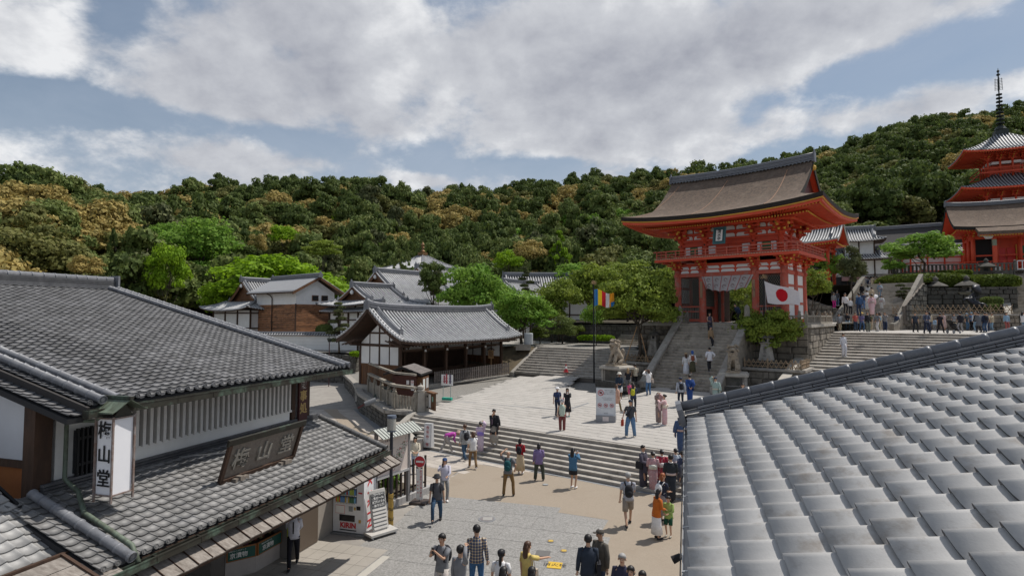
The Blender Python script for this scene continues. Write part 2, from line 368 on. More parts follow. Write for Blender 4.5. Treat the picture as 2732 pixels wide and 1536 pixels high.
sheet('drain_strip', [AS(2.2, -2.72), AS(22, -2.72), AS(22, -2.28), AS(2.2, -2.28)], .016, m_gstrip)
sheet('brown_strip',[P(858,1052,0),P(880,1052,0),P(905,1100,0),P(1000,1170,0),P(1046,1206,0),P(1022,1210,0),P(960,1172,0),P(860,1090,0),P(820,1080,0)],.02,m_brown)
sheet('grey_gutter_strip',[P(948,1070,0),P(1030,1149,0),P(1122,1205,0),P(1100,1204,0),P(1020,1162,0),P(935,1085,0)],.02,m_gstrip)
sheet('brown_patch',[P(1118,1243,0),P(1222,1258,0),P(1188,1282,0),P(1110,1262,0)],.02,m_brown)
mb = MB(); e = .012
mb.add([(0,0,0),(1,0,0),(1,1,0),(0,1,0),(0,0,.8),(1,0,.8),(1,1,.8),(0,1,.8),(e,e,1),(1 - e,e,1),(1 - e,1 - e,1),(e,1 - e,1)],
  [(0,1,5,4),(1,2,6,5),(2,3,7,6),(3,0,4,7),(4,5,9,8),(5,6,10,9),(6,7,11,10),(7,4,8,11),(8,9,10,11)])
def slabs(parent,poly,az,rows,length,gap,mat,th,zf,holes=(),limit=300,name='paving_slab',jit=.3,org=None):
 me = mb_slab.mesh(name,mat); u = AZ(az); v = AZ(az - 90); O = org or Vector((poly[0][0],poly[0][1],0))
 pts = [((Vector((p[0],p[1],0)) - O).dot(u),(Vector((p[0],p[1],0)) - O).dot(v)) for p in poly]
 u0,u1 = min(p[0] for p in pts),max(p[0] for p in pts); v0,v1 = min(p[1] for p in pts),max(p[1] for p in pts); out = []
 r = 0; y = math.floor(v0 / rows) * rows
 while y < v1:
  x = math.floor(u0 / length) * length - random.random() * length
  while x < u1:
   l = length * (1 + random.uniform(-jit,jit)); c = O + u * (x + l / 2) + v * (y + rows / 2)
   q = proj((c.x, c.y, zf(c)))
   if inpoly(c,poly) and not any(inpoly(c,h) for h in holes) and -150 < q[0] < 2900 and q[1] < 1750:
    o = O + u * (x + gap / 2) + v * (y + gap / 2); z = zf(o) + random.uniform(-.001,.001)
    o.z = z; X = u * (l - gap); Y = v * (rows - gap); X.z = zf(o + X) - zf(o); Y.z = zf(o + Y) - zf(o)
    m = Matrix((X,Y,Vector((0,0,th)))).transposed().to_4x4(); m.translation = o; out.append(m)
   x += l
  y += rows; r += 1
 pieces(name, me, out, parent, limit)
mb_slab = mb
z0f = lambda p: 0.0
slabs(graydots, gray, 106.4, 1.15, 1.15, .012, m_gpav, .022, z0f, jit=0.0, name='speckled_paver')
lightpoly = [P(835,1035,0),P(951,1066,0),P(1034,1146,0),P(1125,1198,0),AS(2.2,-2.75),AS(8,-2.75),AS(22,-2.75),P(1900,1336,0),P(1667,1299,0),P(1269,1237,0),P(1150,1315,0),P(1065,1385,0),P(1000,1330,0),P(820,1130,0)]
lp = bpy.data.objects['lower_plaza']
slabs(lp, lightpoly, 126.6, .45, .95, .014, m_roadl, .012, z0f)
mb = MB(); mb.lathe([(.36, 0), (.36, .012), (.0, .012)], 24)
def manhole(name, px, py, r, mat, label, ring=None, plate=None):
 p = P(px, py, .022); t = thing(name, label, 'manhole cover', p)
 m = MB(); m.lathe([(r,0),(r,.012),(r * .93,.014),(0.001,.014)],28); m.build('rim',ring or m_gstrip,t)
 m = MB(); m.lathe([(r * .8, .004), (r * .8, .019), (.001, .019)], 24); m.build('cover', mat, t)
 if plate:
  m = MB(); m.box(-r * .45, r * .62, -r * .5, r * .5, .01, .024); m.build('plate', plate, t)
 return t
manhole('manhole_cover',1299,1384,.30,paint((.19,.17,.17),.8),'large round manhole cover with pale square inset on grey pavers',plate=paint((.32,.31,.29),.9))
manhole('manhole_cover',1469,1443,.12,paint((.30,.19,.06),.7),'small brass round cover above the dark square plate',plate=paint((.55,.38,.08)))
manhole('manhole_cover',1504,1469,.12,paint((.30,.19,.06),.7),'small brass round cover right of the dark square plate',plate=paint((.55,.38,.08)))
manhole('manhole_cover',1455,1262 + 30,.12,paint((.30,.31,.31),.8),'small pale round cover by the drain below the stone steps')
def plate(name, px, py, sx, sy, rz, mat, label, txt=None):
 p = P(px, py, .026); t = MB(); t.box(-sx / 2, sx / 2, -sy / 2, sy / 2, 0, .012)
 o = t.build(name, mat, None, loc=p, rz=rz, label=label, cat='cover plate')
 if txt: text(txt, sy * .55, m_black, o, Matrix.Translation((0, 0, .0135)), .001)
 return o
plate('cover_plate',1448,1476,.42,.42,R(-12),paint((.13,.125,.12),.8),'dark grey square metal plate set in the pavers')
plate('cover_plate',1480,1507,.40,.40,R(-12),paint((.62,.40,.04),.6),'yellow square hydrant plate with black characters on grey pavers','消火栓')
plate('cover_plate',934 + 0,1416,.5,.22,R(-70),paint((.06,.055,.05),.8),'dark drain plate in front of the vending machine')
mid = [AS(0,.0),AS(24,0),AS(42,2),(50,44),(40,62),(8,68),(-14,66),(-15.5,53),PM(951,1024),PM(963,1050),PM(1033,1095)]
mid = [Vector((p[0], p[1], 0)) for p in mid]
mpl = sheet('middle_plaza', mid, -.01, m_gravel, zM)
mb = MB()
for i in range(len(mid)):
 a, b = mid[i], mid[(i + 1) % len(mid)]
 if i in (0, 1, 7, 8, 9, 10): continue
 mb.add([(a.x,a.y,-1),(b.x,b.y,-1),(b.x,b.y,zM(b) - .02),(a.x,a.y,zM(a) - .02)],[(0,1,2,3)])
S('plaza_bank', mb, m_stone_dk)
gravelA = [PM(1092,1098),PM(1208,1070),PM(1374,1010),PM(1385,1003),PM(1385,950),PM(1000,950),PM(940,1030)]
gravelB = [PM(1552,1002),PM(1500,1030),PM(1560,1045),PM(1680,1066),PM(1735,1043),PM(1745,1024),PM(1640,990)]
slabpoly = [AS(0,.0),AS(20,0),AS(20,14.6),AS(12,14.6),PM(1740,1030),PM(1735,1050),PM(1640,1000),PM(1560,1002),PM(1370,1006),PM(1208,1070),PM(1092,1100)]
sheet('slab_bed',[AS(0,.02),AS(20,.02),AS(20,14.6),PM(1740,1040),PM(1640,1068),PM(1560,1045),PM(1500,1032),PM(1552,1003),PM(1374,1012),PM(1210,1071),PM(1110,1095)],.017,M('slab_bedding',(.37,.35,.32),(.33,.31,.285),2,.95),zM)
slabs(mpl,slabpoly,126.6,.55,1.0,.009,m_slab,.03,zM,holes=[gravelA,gravelB],org=AS(0,.42))
def strip(name, pts, w, mat, dz=.03):
 mb = MB()
 for a, b in zip(pts, pts[1:]):
  d = (b - a).normalized(); n = Vector((-d.y, d.x, 0)) * w / 2
  q = [a - n,b - n,b + n,a + n]; mb.add([(p.x,p.y,zM(p) + dz) for p in q],[(0,1,2,3)])
 return S(name, mb, mat)
strip('drain_line', [PM(1362, 1083), PM(1552, 1003)], .16, m_gstrip)
strip('drain_line', [PM(1208, 1070), PM(1395, 1086), PM(1530, 1096)], .12, m_gstrip)
strip('drain_line', [PM(1526, 1090), PM(1600, 1066)], .16, m_gstrip)
strip('plaza_kerb', [PM(1205, 1072), PM(1374, 1011)], .16, m_slab, .034)
# ------------------------------------------------------------------ stairs
m_riser = M('worn_step',(.40,.37,.33),(.31,.285,.25),2.5,.9,.3,40,rnd=.10,stain=(.13,.115,.095),sscale=1.5,samt=.7)
m_riserd = M('mossy_step',(.38,.34,.29),(.26,.23,.19),2.5,.9,.3,40,rnd=.14,stain=(.075,.065,.05),sscale=1.3,samt=.75)
m_coping = M('stone_coping',(.42,.39,.34),(.34,.31,.27),2,.9,.3,30,stain=(.17,.15,.125),sscale=1.2,samt=.6)
mb = MB(); mb.add([(0,.0,0),(1,.0,0),(1,1,0),(0,1,0),(0,-.06,.62),(1,-.06,.62),(0,-.06,.95),(1,-.06,.95),(.0,-.03,1),(1,-.03,1),(1,1,1),(0,1,1)],
     [(0,1,5,4),(4,5,7,6),(6,7,9,8),(8,9,10,11),(1,2,10,9,7,5),(0,4,6,8,11,3),(2,3,11,10)])
stepunit = mb
STAIRS = {}
def stairs(key, label, O, az, w, n, rise, tread, mat, starts=None, blk=2.0, limit=300):
 t = thing('stone_stairs',label,'stairs',O,azr(az)); me = stepunit.mesh('step_block',mat); out = []
 for k in range(n):
  x = starts[k] if starts else 0.0
  while x < w - .05:
   l = min(blk * random.uniform(.75, 1.25), w - x)
   if w - x - l < .4: l = w - x
   m = Matrix.Diagonal((l - .008,tread + .03,rise,1)); m.translation = (x + .004,k * tread,k * rise + random.uniform(-.004,.004)); out.append(m); x += l
 pieces('step_block', me, out, t, limit)
 mb = MB(); s0 = max(starts) if starts else 0
 for k in range(n): mb.box(.02 + (s0 if k < 3 else 0),w - .02,k * tread + .05,n * tread,-.3 if k == 0 else k * rise - .02,(k + 1) * rise - .03)
 mb.build('stair_core', m_joint, t)
 STAIRS[key] = (Vector(O), AZ(az), AZ(az - 90), w, n, rise, tread, O[2]); return t
def PS(key, px, py):
 O, u, v, w, n, r, td, z = STAIRS[key]; best = None
 for k in range(n):
  p = P(px, py, z + (k + 1) * r); s = (p - O).dot(v)
  if k * td - .02 <= s <= (k + 1) * td + .02: return p
  e = abs(s - (k + .5) * td)
  if best is None or e < best[0]: best = (e, p)
 return best[1]
B0 = AS(0, -2.5)
stairs('S','broad flight of eight stone steps between lower and middle plaza',(B0.x,B0.y,0),126.6,23,8,.15,.3125,m_riser,[3.2,2.7,2.2,1.6,.9,.1,0,0])
fl = thing('stair_flank','slanting granite kerb blocks at the left end of the lower steps','kerb stones',(0,0,0))
mb = MB(); a = AS(.1,-.1); b = AS(.3,-1.5); mb.bar((a.x,a.y,1.16),(b.x,b.y,.55),.42,.3); mb.build('kerb_stone',m_coping,fl)
mb = MB(); a = AS(-.3,-1.0); b = AS(2.9,-2.6); mb.bar((a.x,a.y,.62),(b.x,b.y,.12),.42,.34); mb.build('kerb_stone',m_coping,fl)
mb = MB(); c = AS(3.2,-2.9); mb.frus((c.x,c.y,0),.38,.3,.34,.26,.55); mb.build('kerb_stone',m_stone,fl)
def slopewall(parent, pts, th, mat, name='flank'):
 mb = MB(); n = len(pts); mb.add([(-th / 2,y,z) for y,z in pts] + [(th / 2,y,z) for y,z in pts],[tuple(range(n)),tuple(range(2 * n - 1,n - 1,-1))] + [(i,n + i,n + (i + 1) % n,(i + 1) % n) for i in range(n)]); return mb.build(name,mat,parent)
def masonry(parent, poly3, rowh, stl, mat, name='wall_stone', limit=300, th=.10, jit=.35, zr=None):
 mb = MB(); s = .06
 mb.add([(0,0,0),(1,0,0),(1,0,1),(0,0,1),(s,-1,s),(1 - s,-1,s),(1 - s,-1,1 - s),(s,-1,1 - s)],[(4,5,6,7),(0,1,5,4),(1,2,6,5),(2,3,7,6),(3,0,4,7)])
 me = mb.mesh(name, mat); out = []
 for a, b, z0, z1, z2, z3 in poly3:
  a = Vector((a[0],a[1],0)); b = Vector((b[0],b[1],0)); L = (b - a).length; u = (b - a) / L; nrm = Vector((u.y,-u.x,0))
  zlo = min(z0, z2); z = zlo
  while z < max(z1, z3) - .04:
   h = rowh * random.uniform(.85, 1.15); x = -random.random() * stl * .5
   while x < L:
    l = stl * random.uniform(1 - jit,1 + jit); xa,xb = max(0,x),min(L,x + l); f = (xa + xb) / 2 / L
    top = min(z1 + (z3 - z1) * f, z + h); bot = max(z0 + (z2 - z0) * f, z)
    if xb - xa > .08 and top - bot > .06:
     m = Matrix((u * (xb - xa - .02),-nrm * th * random.uniform(.7,1.2),Vector((0,0,top - bot - .02)))).transposed().to_4x4(); m.translation = a + u * (xa + .01) + Vector((0,0,bot + .01)); out.append(m)
    x += l
   z += h
 pieces(name, me, out, parent, limit)
 mb = MB()
 for a, b, z0, z1, z2, z3 in poly3:
  a = Vector((a[0],a[1],0)); b = Vector((b[0],b[1],0)); u = (b - a).normalized(); nb = Vector((-u.y,u.x,0)) * .3
  vs = [(a.x,a.y,z0 - .3),(b.x,b.y,z2 - .3),(b.x,b.y,z3),(a.x,a.y,z1)]; vs += [(x + nb.x,y + nb.y,z) for x,y,z in vs]
  mb.add(vs, [(0, 1, 2, 3), (5, 4, 7, 6), (3, 2, 6, 7), (1, 5, 6, 2), (4, 0, 3, 7)])
 mb.build('backing', m_joint, parent)
rw = thing('retaining_wall','low dark stone retaining wall curving along the road below the balustrade','stone wall',(0,0,0))
wp = [PM(945, 1018), PM(951, 1026), PM(963, 1050), PM(1033, 1095), PM(1092, 1101)]
wp[-1] = AS(.05, -.02)
masonry(rw,[(a,b,0.0,zM(a) - .12,0.0,zM(b) - .12) for a,b in zip([Vector((-15.4,53,0))] + wp,wp)],.28,.62,m_stone_dk)
mb = MB()
for a,b in zip([Vector((-15.4,53,0))] + wp,wp): mb.bar((a.x,a.y,zM(a) - .03),(b.x,b.y,zM(b) - .03),.46,.2)
mb.build('coping', m_stone, rw)
# ------------------------------------------------------------------ pantile roofs
def tile_mesh(name, w, l, th, mat, mirror=False, saw=False):
 pr = [(0,.050),(.02,.064),(.06,.066),(.14,.056),(.28,.036),(.45,.016),(.64,.004),(.84,.0),(1.05,.006)] if saw else [(0,.050),(.05,.064),(.13,.060),(.23,.036),(.36,.013),(.55,.0),(.76,.004),(.92,.02),(1.03,.042)]
 if mirror: pr = [(1 - x, z) for x, z in pr][::-1]
 n = len(pr); lift = th + (.016 if saw else .012); k = w / .27 * (1 if saw else .6); mb = MB()
 vs = [(x * w,-.0,z * k + lift) for x,z in pr] + [(x * w,l + .05,z * k) for x,z in pr] + [(x * w,0.004,z * k + lift - th) for x,z in pr]
 fs = [(i,i + 1,n + i + 1,n + i) for i in range(n - 1)] + [(2 * n + i,2 * n + i + 1,i + 1,i) for i in range(n - 1)]
 fs += [(0, n, 2 * n), (n - 1, 3 * n - 1, 2 * n - 1)]
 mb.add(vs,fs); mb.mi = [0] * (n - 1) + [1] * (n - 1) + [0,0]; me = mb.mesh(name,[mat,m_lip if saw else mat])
 sm = [True] * (n - 1) + [False] * (len(fs) - n + 1); me.polygons.foreach_set('use_smooth',sm); return me
def pantiles(roof,O,slope,x0,x1,nv,w,l,mat,th=.022,mirror=False,limit=300,discs=True,discmat=None,saw=False):
 a = math.atan(slope); v = Vector((0,math.cos(a),math.sin(a))); n = Vector((0,-math.sin(a),math.cos(a))); out = []
 me = tile_mesh('roof_tile', w, l, th, mat, mirror, saw); nu = int(round((x1 - x0) / w))
 for j in range(nv):
  for i in range(nu):
   p = Vector(O) + Vector((x0 + i * w + random.uniform(-.002,.002),0,0)) + v * (j * l + random.uniform(-.002,.002)) + n * random.uniform(0,.002)
   r = random.uniform(-.006,.006); m = Matrix((Vector((1,0,r)),v,n)).transposed().to_4x4(); m.translation = p; out.append(m)
 pieces('roof_tile', me, out, roof, limit, 'roof_tile_mass')
 mb = MB(); L = nv * l; q = [Vector(O) + Vector((x,0,0)) + v * s - n * .02 for x,s in ((x0,.01),(x1,.01),(x1,L),(x0,L))]
 mb.add([tuple(p) for p in q] + [tuple(p - n * .1) for p in q],[(0,1,2,3),(7,6,5,4),(0,4,5,1),(1,5,6,2),(3,2,6,7),(0,3,7,4)]); mb.build('underlay',m_under,roof)
 if discs:
  mb = MB(); mb.lathe([(.045,0),(.045,.03),(.036,.03),(.036,.022),(.02,.022),(.02,.03),(.0,.03)],12); me = mb.mesh('eave_disc',discmat or mat); out = []
  ex = 1 if mirror else 0
  for i in range(nu):
   p = Vector(O) + Vector((x0 + (i + ex) * w + (-.03 if mirror else .03),-.012,.055)); m = face_mtx(p,(1,0,0),(0,-1,.12)); out.append(m)
  pieces('eave_disc', me, out, roof, limit, 'eave_disc_mass')
  mb = MB(); mb.add([(.07,0,.02),(w * .5,0,-.012),(w - .03,0,.0),(w - .03,0,.035),(w * .5,0,.025),(.07,0,.055)],[(0,1,4,5),(1,2,3,4)])
  out = [Matrix.Translation(Vector(O) + Vector((x0 + i * w,-.006,.0))) for i in range(nu)]; pieces('eave_lip',mb.mesh('eave_lip',discmat or mat),out,roof,limit,'eave_lip_mass')
 return v, n
def ridge_row(parent, A, B, r, seg, mat, name='ridge_tile', lip=.012, n=9, end=None):
 A = Vector(A); B = Vector(B); L = (B - A).length; k = max(1,int(round(L / seg))); s = L / k; d = (B - A) / L
 mb = MB(); mb.tube([(0,0,0),(0,s * .86,0),(0,s * .87,0),(0,s * 1.0,0)],[r,r,r + lip,r + lip],n,side=(1,0,0)); me = mb.mesh(name,mat,True)
 x = d.cross(Vector((0, 0, 1))).normalized(); u = x.cross(d); out = []
 for i in range(k):
  m = Matrix((x, d, u)).transposed().to_4x4(); m.translation = A + d * s * i; out.append(m)
 pieces(name, me, out, parent)
 if end is not None:
  mb = MB(); mb.lathe([(r * 1.12,0),(r * 1.12,.05),(r * .95,.05),(r * .95,.035),(r * .5,.035),(r * .5,.05),(.001,.05)],16); mb.build('end_disc',end,parent).matrix_local = face_mtx(A,x,-d)
# --- the left shop: local X runs up the street, local Y away from it
SH = thing('shop_building','two-storey shop house with dark grey tiled roofs and white slatted upper wall','shop',P(1010,1205,3.05).xy.to_3d(),azr(17.2))
up = MB(); up.box(-.1, .1, 0, .1, 0, .1)
roof = ob('upper_roof',None,SH,(0,0,0),label='large dark grey pantiled roof with twin round tile rows on both verges')
XR, XL, EY, EZ, SL = .45, -7.5, 1.4, 5.43, .258
NVU = 49
v,n = pantiles(roof,(0,EY,EZ),SL,XL,XR,NVU,.2275,.205,m_tile,mirror=False,discmat=m_tile)
def onup(x, s, h=0.): return Vector((x, EY, EZ)) + v * s + n * h
LS = NVU * .205
for x in (XL + .22,XL + .50,XR - .26,XR + .0): ridge_row(roof,onup(x,-.02,.10),onup(x,LS,.10),.072,.30,m_ridge,'verge_tile',end=m_ridge)
mb = MB()                                         # stacked main ridge
for k in range(5): mb.box(-16,XR - .02,EY + LS * v.y - .17 + .01 * k,EY + LS * v.y + .17 - .01 * k,EZ + LS * v.z + .02 + k * .062,EZ + LS * v.z + .075 + k * .062)
mb.build('ridge_course', m_tile, roof)
ridge_row(roof,(XR,EY + LS * v.y,EZ + LS * v.z + .36),(-16,EY + LS * v.y,EZ + LS * v.z + .36),.10,.34,m_ridge,end=m_ridge)
mb = MB(); mb.box(XR - .02,XR + .05,EY + LS * v.y - .24,EY + LS * v.y + .24,EZ + LS * v.z - .05,EZ + LS * v.z + .5); mb.build('ridge_end',m_ridge,roof)
pantl = pantiles(roof,(0,EY,EZ),SL,-16,XL,0 + 1,.265,.235,m_tile,discs=False) if False else None
mb = MB()
for x in (XL - .04, XR + .02):
 mb.bar(onup(x, -.1, -.10), onup(x, LS, -.10), .05, .22, up=n)
mb.bar(onup(XL, .02, -.14), onup(XR, .02, -.14), .06, .14); mb.build('verge_board', m_char_bd, roof)
mb = MB(); top = EY + LS * v.y; tz = EZ + LS * v.z; mb.add([(-16,top,tz),(XR,top,tz),(XR,top + 8,tz - 2.4),(-16,top + 8,tz - 2.4)],[(0,1,2,3)]); mb.build('far_slope',m_tile,roof)
mb = MB(); mb.box(XL - .62, XL - .05, EY + .05, EY + 9, EZ - .38, EZ - .30); mb.tf = None
r2 = pantiles(roof,(0,EY - .02,EZ - .16),SL,XL - .32,XL - .04,46,.27,.205,m_tile,discs=False)
mb = MB()
for k in range(14): p = onup(XL + .2 + k * .56,.12,-.2); q = onup(XL + .2 + k * .56,1.1,-.2); mb.bar(p,q,.06,.09)
mb.build('rafter', m_dwood, roof, kind='stuff')
def gutter(parent, a, b, w, h, mat, name='gutter', brk=.9):
 a = Vector(a); b = Vector(b); d = (b - a).normalized(); s = d.cross(Vector((0,0,1))); mb = MB(); L = (b - a).length
 def rail(o,ww,hh,z): mb.bar(a + s * o + Vector((0,0,z)),b + s * o + Vector((0,0,z)),ww,hh)
 rail(-w / 2,.012,h,0); rail(w / 2,.012,h,0); rail(0,w,.012,-h / 2); rail(w / 2,.028,.02,h / 2); rail(-w / 2,.02,.02,h / 2)
 g = mb.build(name, mat, parent); mb = MB(); k = int(L / brk)
 for i in range(k + 1): p = a + d * min(L - .02,i * brk + .01); mb.bar(p - s * (w / 2 + .012),p + s * (w / 2 + .012),.025,h * 1.1)
 mb.build('bracket', mat, parent); return g
gutter(SH, (XL - .1, EY - .12, EZ - .13), (XR + .05, EY - .12, EZ - .13), .13, .12, m_copper)
WY = 2.3
mb = MB(); mb.box(-7.3, -.25, WY + .12, WY + .3, 3.2, 5.52); mb.build('upper_wall', m_plaster, SH)
mb = MB(); mb.box(-6.25, -1.0, WY + .02, WY + .12, 3.86, 4.28); mb.build('sill_band', m_plaster, SH)
mb = MB(); mb.box(-6.25,-.85,WY - .02,WY + .12,4.24,4.30); mb.box(-6.25,-.85,WY - .02,WY + .12,5.36,5.44); mb.build('lattice_rail',m_plaster,SH)
m_slat = M('pale_slat', (.63, .61, .58), (.56, .54, .51), 5, .8)
mb = MB(); mb.box(-.035, .035, -.09, .02, 0, 1.1); me = mb.mesh('lattice_slat', m_slat)
pieces('lattice_slat',me,[Matrix.Translation((-6.15 + i * .163,WY + .02,4.28)) for i in range(32)],SH)
mb = MB(); mb.box(-6.25,-.95,WY + .09,WY + .122,4.3,5.4); mb.build('lattice_shade',M('window_dark',(.16,.15,.14),rough=.6),SH)
mb = MB(); mb.box(-.95, -.80, WY - .02, WY + .14, 3.7, 5.46); mb.build('corner_post', m_dwood, SH)
mb = MB(); mb.box(-.25, -.12, WY + .0, WY + .25, 3.4, 5.46); mb.build('corner_post', m_dwood, SH)
sb = MB(); sb.box(-.74, -.36, WY - .10, WY - .04, 3.95, 5.55)
m_maroon = paint((.065,.018,.018),.5); sgn = sb.build('eatery_sign',m_maroon,None,loc=SH.location,rz=azr(17.2),label='tall maroon board with gold characters under the upper eave',cat='sign')
m_gold = paint((.50, .36, .14), .4, .3); m_silver = paint((.60, .58, .55), .5)
for k,ch in enumerate('お食事処'): text(ch,.33,m_silver if k == 1 else m_gold,sgn,face_mtx((-.55,WY - .104,5.36 - k * .36),(1,0,0),(0,-1,0)),.004,bold=.006)
mb = MB(); mb.box(-7.72, -7.42, WY + .02, WY + .30, 3.3, 5.42); mb.build('corner_post', m_dwood, SH)
mb = MB(); zt = lambda w: EZ + (w - EY) * SL - .14
for xq in (-7.44,-7.28): mb.add([(xq,WY + .3,4.34),(xq,WY + 9,4.34),(xq,WY + 9,zt(WY + 9)),(xq,WY + .3,zt(WY + .3))],[(0,1,2,3)])
mb.build('gable_wall', m_plaster_b, SH)
mb = MB(); mb.box(-7.47, -7.40, WY + .3, WY + 9, 4.22, 4.36); mb.build('tie_beam', m_dwood, SH)
mb = MB(); mb.box(-7.43,-7.30,WY + .3,WY + 9,2.6,4.22); mb.build('orange_panel',M('ochre_panel',(.36,.13,.035),(.30,.10,.03),2,.8),SH)
mb = MB(); mb.box(-6.98,-6.42,WY + .06,WY + .12,4.05,4.85); mb.build('window',M('window_dark2',(.02,.02,.025),rough=.2),SH)
mb = MB(); mb.box(-.017, .017, -.03, .03, 0, .92); me = mb.mesh('window_bar', m_black)
pieces('window_bar',me,[Matrix.Translation((-7.0 + i * .085,WY - .02,3.98)) for i in range(8)],SH)
mb = MB(); mb.box(-7.02,-6.36,WY - .04,WY + .02,4.2,4.25); mb.box(-7.02,-6.36,WY - .04,WY + .02,4.68,4.73); mb.build('window_rail',m_black,SH)
dp = MB(); dp.tube([(-7.28,EY - .1,EZ - .2),(-7.28,EY + .1,EZ - .3),(-7.28,WY - .12,EZ - .34),(-7.28,WY - .12,4.05),(-7.3,WY - .5,3.86),(-7.55,1.3,3.62),(-7.62,.12,3.24),(-7.66,-.08,3.0)],[.035,.035,.038,.038,.042,.045,.045,.045],8)
dp.build('downpipe', m_patina, SH, True)
lroof = ob('lower_roof',None,SH,(0,0,0),label='weathered silver grey pantiled canopy roof over the shop front')
LSl = .345
v2,n2 = pantiles(lroof,(0,0,3.06),LSl,-8.23,.25,12,.2275,.203,m_tile_lo,discmat=m_tile_lo)
def onlo(x, s, h=0.): return Vector((x, 0, 3.06)) + v2 * s + n2 * h
ridge_row(lroof,onlo(-7.78,-.02,.10),onlo(-7.78,2.4,.09),.078,.32,m_ridge,'verge_tile',end=m_ridge)
ridge_row(lroof,onlo(.30,-.02,.08),onlo(.30,2.4,.08),.07,.30,m_tile_lo,'verge_tile',end=m_tile_lo)
mb = MB()
for k in range(3): mb.box(-7.6, .2, WY - .1 + k * .02, WY + .1, 3.86 + k * .055, 3.905 + k * .055)
mb.build('wall_course', m_tile, lroof)
mb = MB(); mb.bar(onlo(.40,0,-.06),onlo(.40,2.4,-.06),.05,.2); mb.bar(onlo(-7.7,0,-.12),onlo(.4,0,-.12),.08,.14); mb.build('verge_board',m_dwood,lroof)
gutter(SH, (-8.3, -.12, 2.96), (.42, -.12, 2.96), .12, .11, m_copper)
aw = thing('plank_awning','sloping awning of weathered boards below the shop gutter','awning',SH.location,azr(17.2))
mb = MB(); mb.box(.004,.306,0,.64,-.014,.014); me = mb.mesh('plank',m_wplank); d = Vector((0,.62,.30)).normalized(); nn = Vector((0,-d.z,d.y)); out = []
for i in range(29):
 m = Matrix((Vector((1,0,-.03)),d,nn)).transposed().to_4x4(); m.translation = (-8.25 + i * .31,-.34,2.60 + (i % 2) * .012); out.append(m)
pieces('plank', me, out, aw)
mb = MB()
for i in range(30): mb.bar(Vector((-8.25 + i * .31,-.35,2.625)),Vector((-8.25 + i * .31,.16,2.868)),.012,.022)
mb.build('batten',m_dwood,aw); mb = MB(); mb.box(-8.05,.78,.12,.2,2.7,2.84); mb.box(-8.05,.78,-.28,-.22,2.52,2.58); mb.build('bearer',m_dwood,aw)
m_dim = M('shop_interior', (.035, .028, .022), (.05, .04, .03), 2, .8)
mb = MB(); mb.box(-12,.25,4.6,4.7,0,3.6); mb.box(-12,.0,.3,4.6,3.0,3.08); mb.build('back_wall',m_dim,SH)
mb = MB(); mb.box(-.6,2.2,2.45,2.6,0,3.0); mb.build('end_wall',M('dim_plaster',(.30,.27,.23),(.26,.23,.2),2,.85),SH)  # plaster toned down, the awning's shade is put into its colour
mb = MB(); mb.box(-.78,-.60,2.2,3.4,0,3.0); mb.build('pillar',M('dim_plaster2',(.24,.22,.20),rough=.85),SH)  # darker plaster copy, shade under the awning painted in
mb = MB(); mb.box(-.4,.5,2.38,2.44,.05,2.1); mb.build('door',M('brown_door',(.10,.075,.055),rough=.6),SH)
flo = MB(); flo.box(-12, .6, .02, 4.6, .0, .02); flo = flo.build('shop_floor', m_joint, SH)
mb_t = MB(); mb_t.box(0.006,.594,.006,.394,0,.012); me = mb_t.mesh('floor_tile',M('shop_floor_tile',(.36,.33,.29),(.31,.285,.25),2,.5,rnd=.05))
pieces('floor_tile',me,[Matrix.Translation((-11.4 + i * .6,-.02 + j * .4,.02)) for i in range(20) for j in range(12)],flo)
mb = MB(); mb.box(-12,.2,-.30,-.06,0,.03); S('shop_threshold',mb,M('threshold_stone',(.45,.42,.37),(.38,.36,.32),2,.85)).matrix_world = WM(SH)
NS = thing('neighbour_shop','neighbouring low silver grey pantiled roof at the bottom left corner','shop roof',SH.location,azr(17.2))
nr = ob('roof',None,NS,(0,0,0)); v3,n3 = pantiles(nr,(0,.75,3.10),.52,-14.5,-8.1,19,.2275,.21,m_tile_nb,mirror=True,discs=False)
mb = MB(); mb.box(-14,-8.1,1.6,1.7,0,3.4); mb.box(-8.2,-8.1,1.6,5,0,3.6); mb.build('wall',m_dim,NS)
mb = MB(); mb.bar((-14.5,.72,3.04),(-8.02,.72,3.04),.05,.12); mb.bar(Vector((-8.04,.75,3.02)),Vector((-8.04,.75,3.02)) + v3 * 4.1,.05,.16); mb.build('verge_board',m_black,NS)
pc = thing('plank_cover','short weathered plank cover bridging the two shop roofs','plank cover',SH.location,azr(17.2))
mb = MB(); mb.box(0, 1.5, 0, .27, -.015, .015); me = mb.mesh('plank', m_wplank)
for k in range(3):
 o = ob('plank',me,pc); o.matrix_local = Matrix.Translation((-9.45,.44 - k * .28,3.16 - k * .085)) @ Matrix.Rotation(.32,4,'X')
for x in (-9.2,-8.3): mb = MB(); mb.bar((x,.72,3.28),(x,-.06,3.03),.05,.05); mb.build('batten',m_dwood,pc)
mb = MB(); mb.bar((-9.5,.74,3.26),(-7.95,.74,3.26),.06,.08); mb.build('edge_batten',m_dwood,pc)
LN = thing('lantern_sign','tall white box lantern with black brush characters under a green copper roof','lantern sign',SH.matrix_world @ Vector((0,0,0)),0)
LN.matrix_world = WM(SH) @ Matrix.Translation((-7.42,1.02,3.62)); LN.rotation_euler = (0,0,azr(17.2))
LN.location = WM(SH) @ Vector((-7.30, 1.02, 3.72)); LW = .41
mb = MB(); mb.box(.02,LW - .02,.02,LW - .02,.14,1.46); mb.build('panel',M('lantern_panel',(.80,.80,.82),(.75,.75,.78),2,.5),LN)
m_rust = M('rusty_frame', (.27, .24, .23), (.16, .09, .06), 9, .7)
mb = MB()
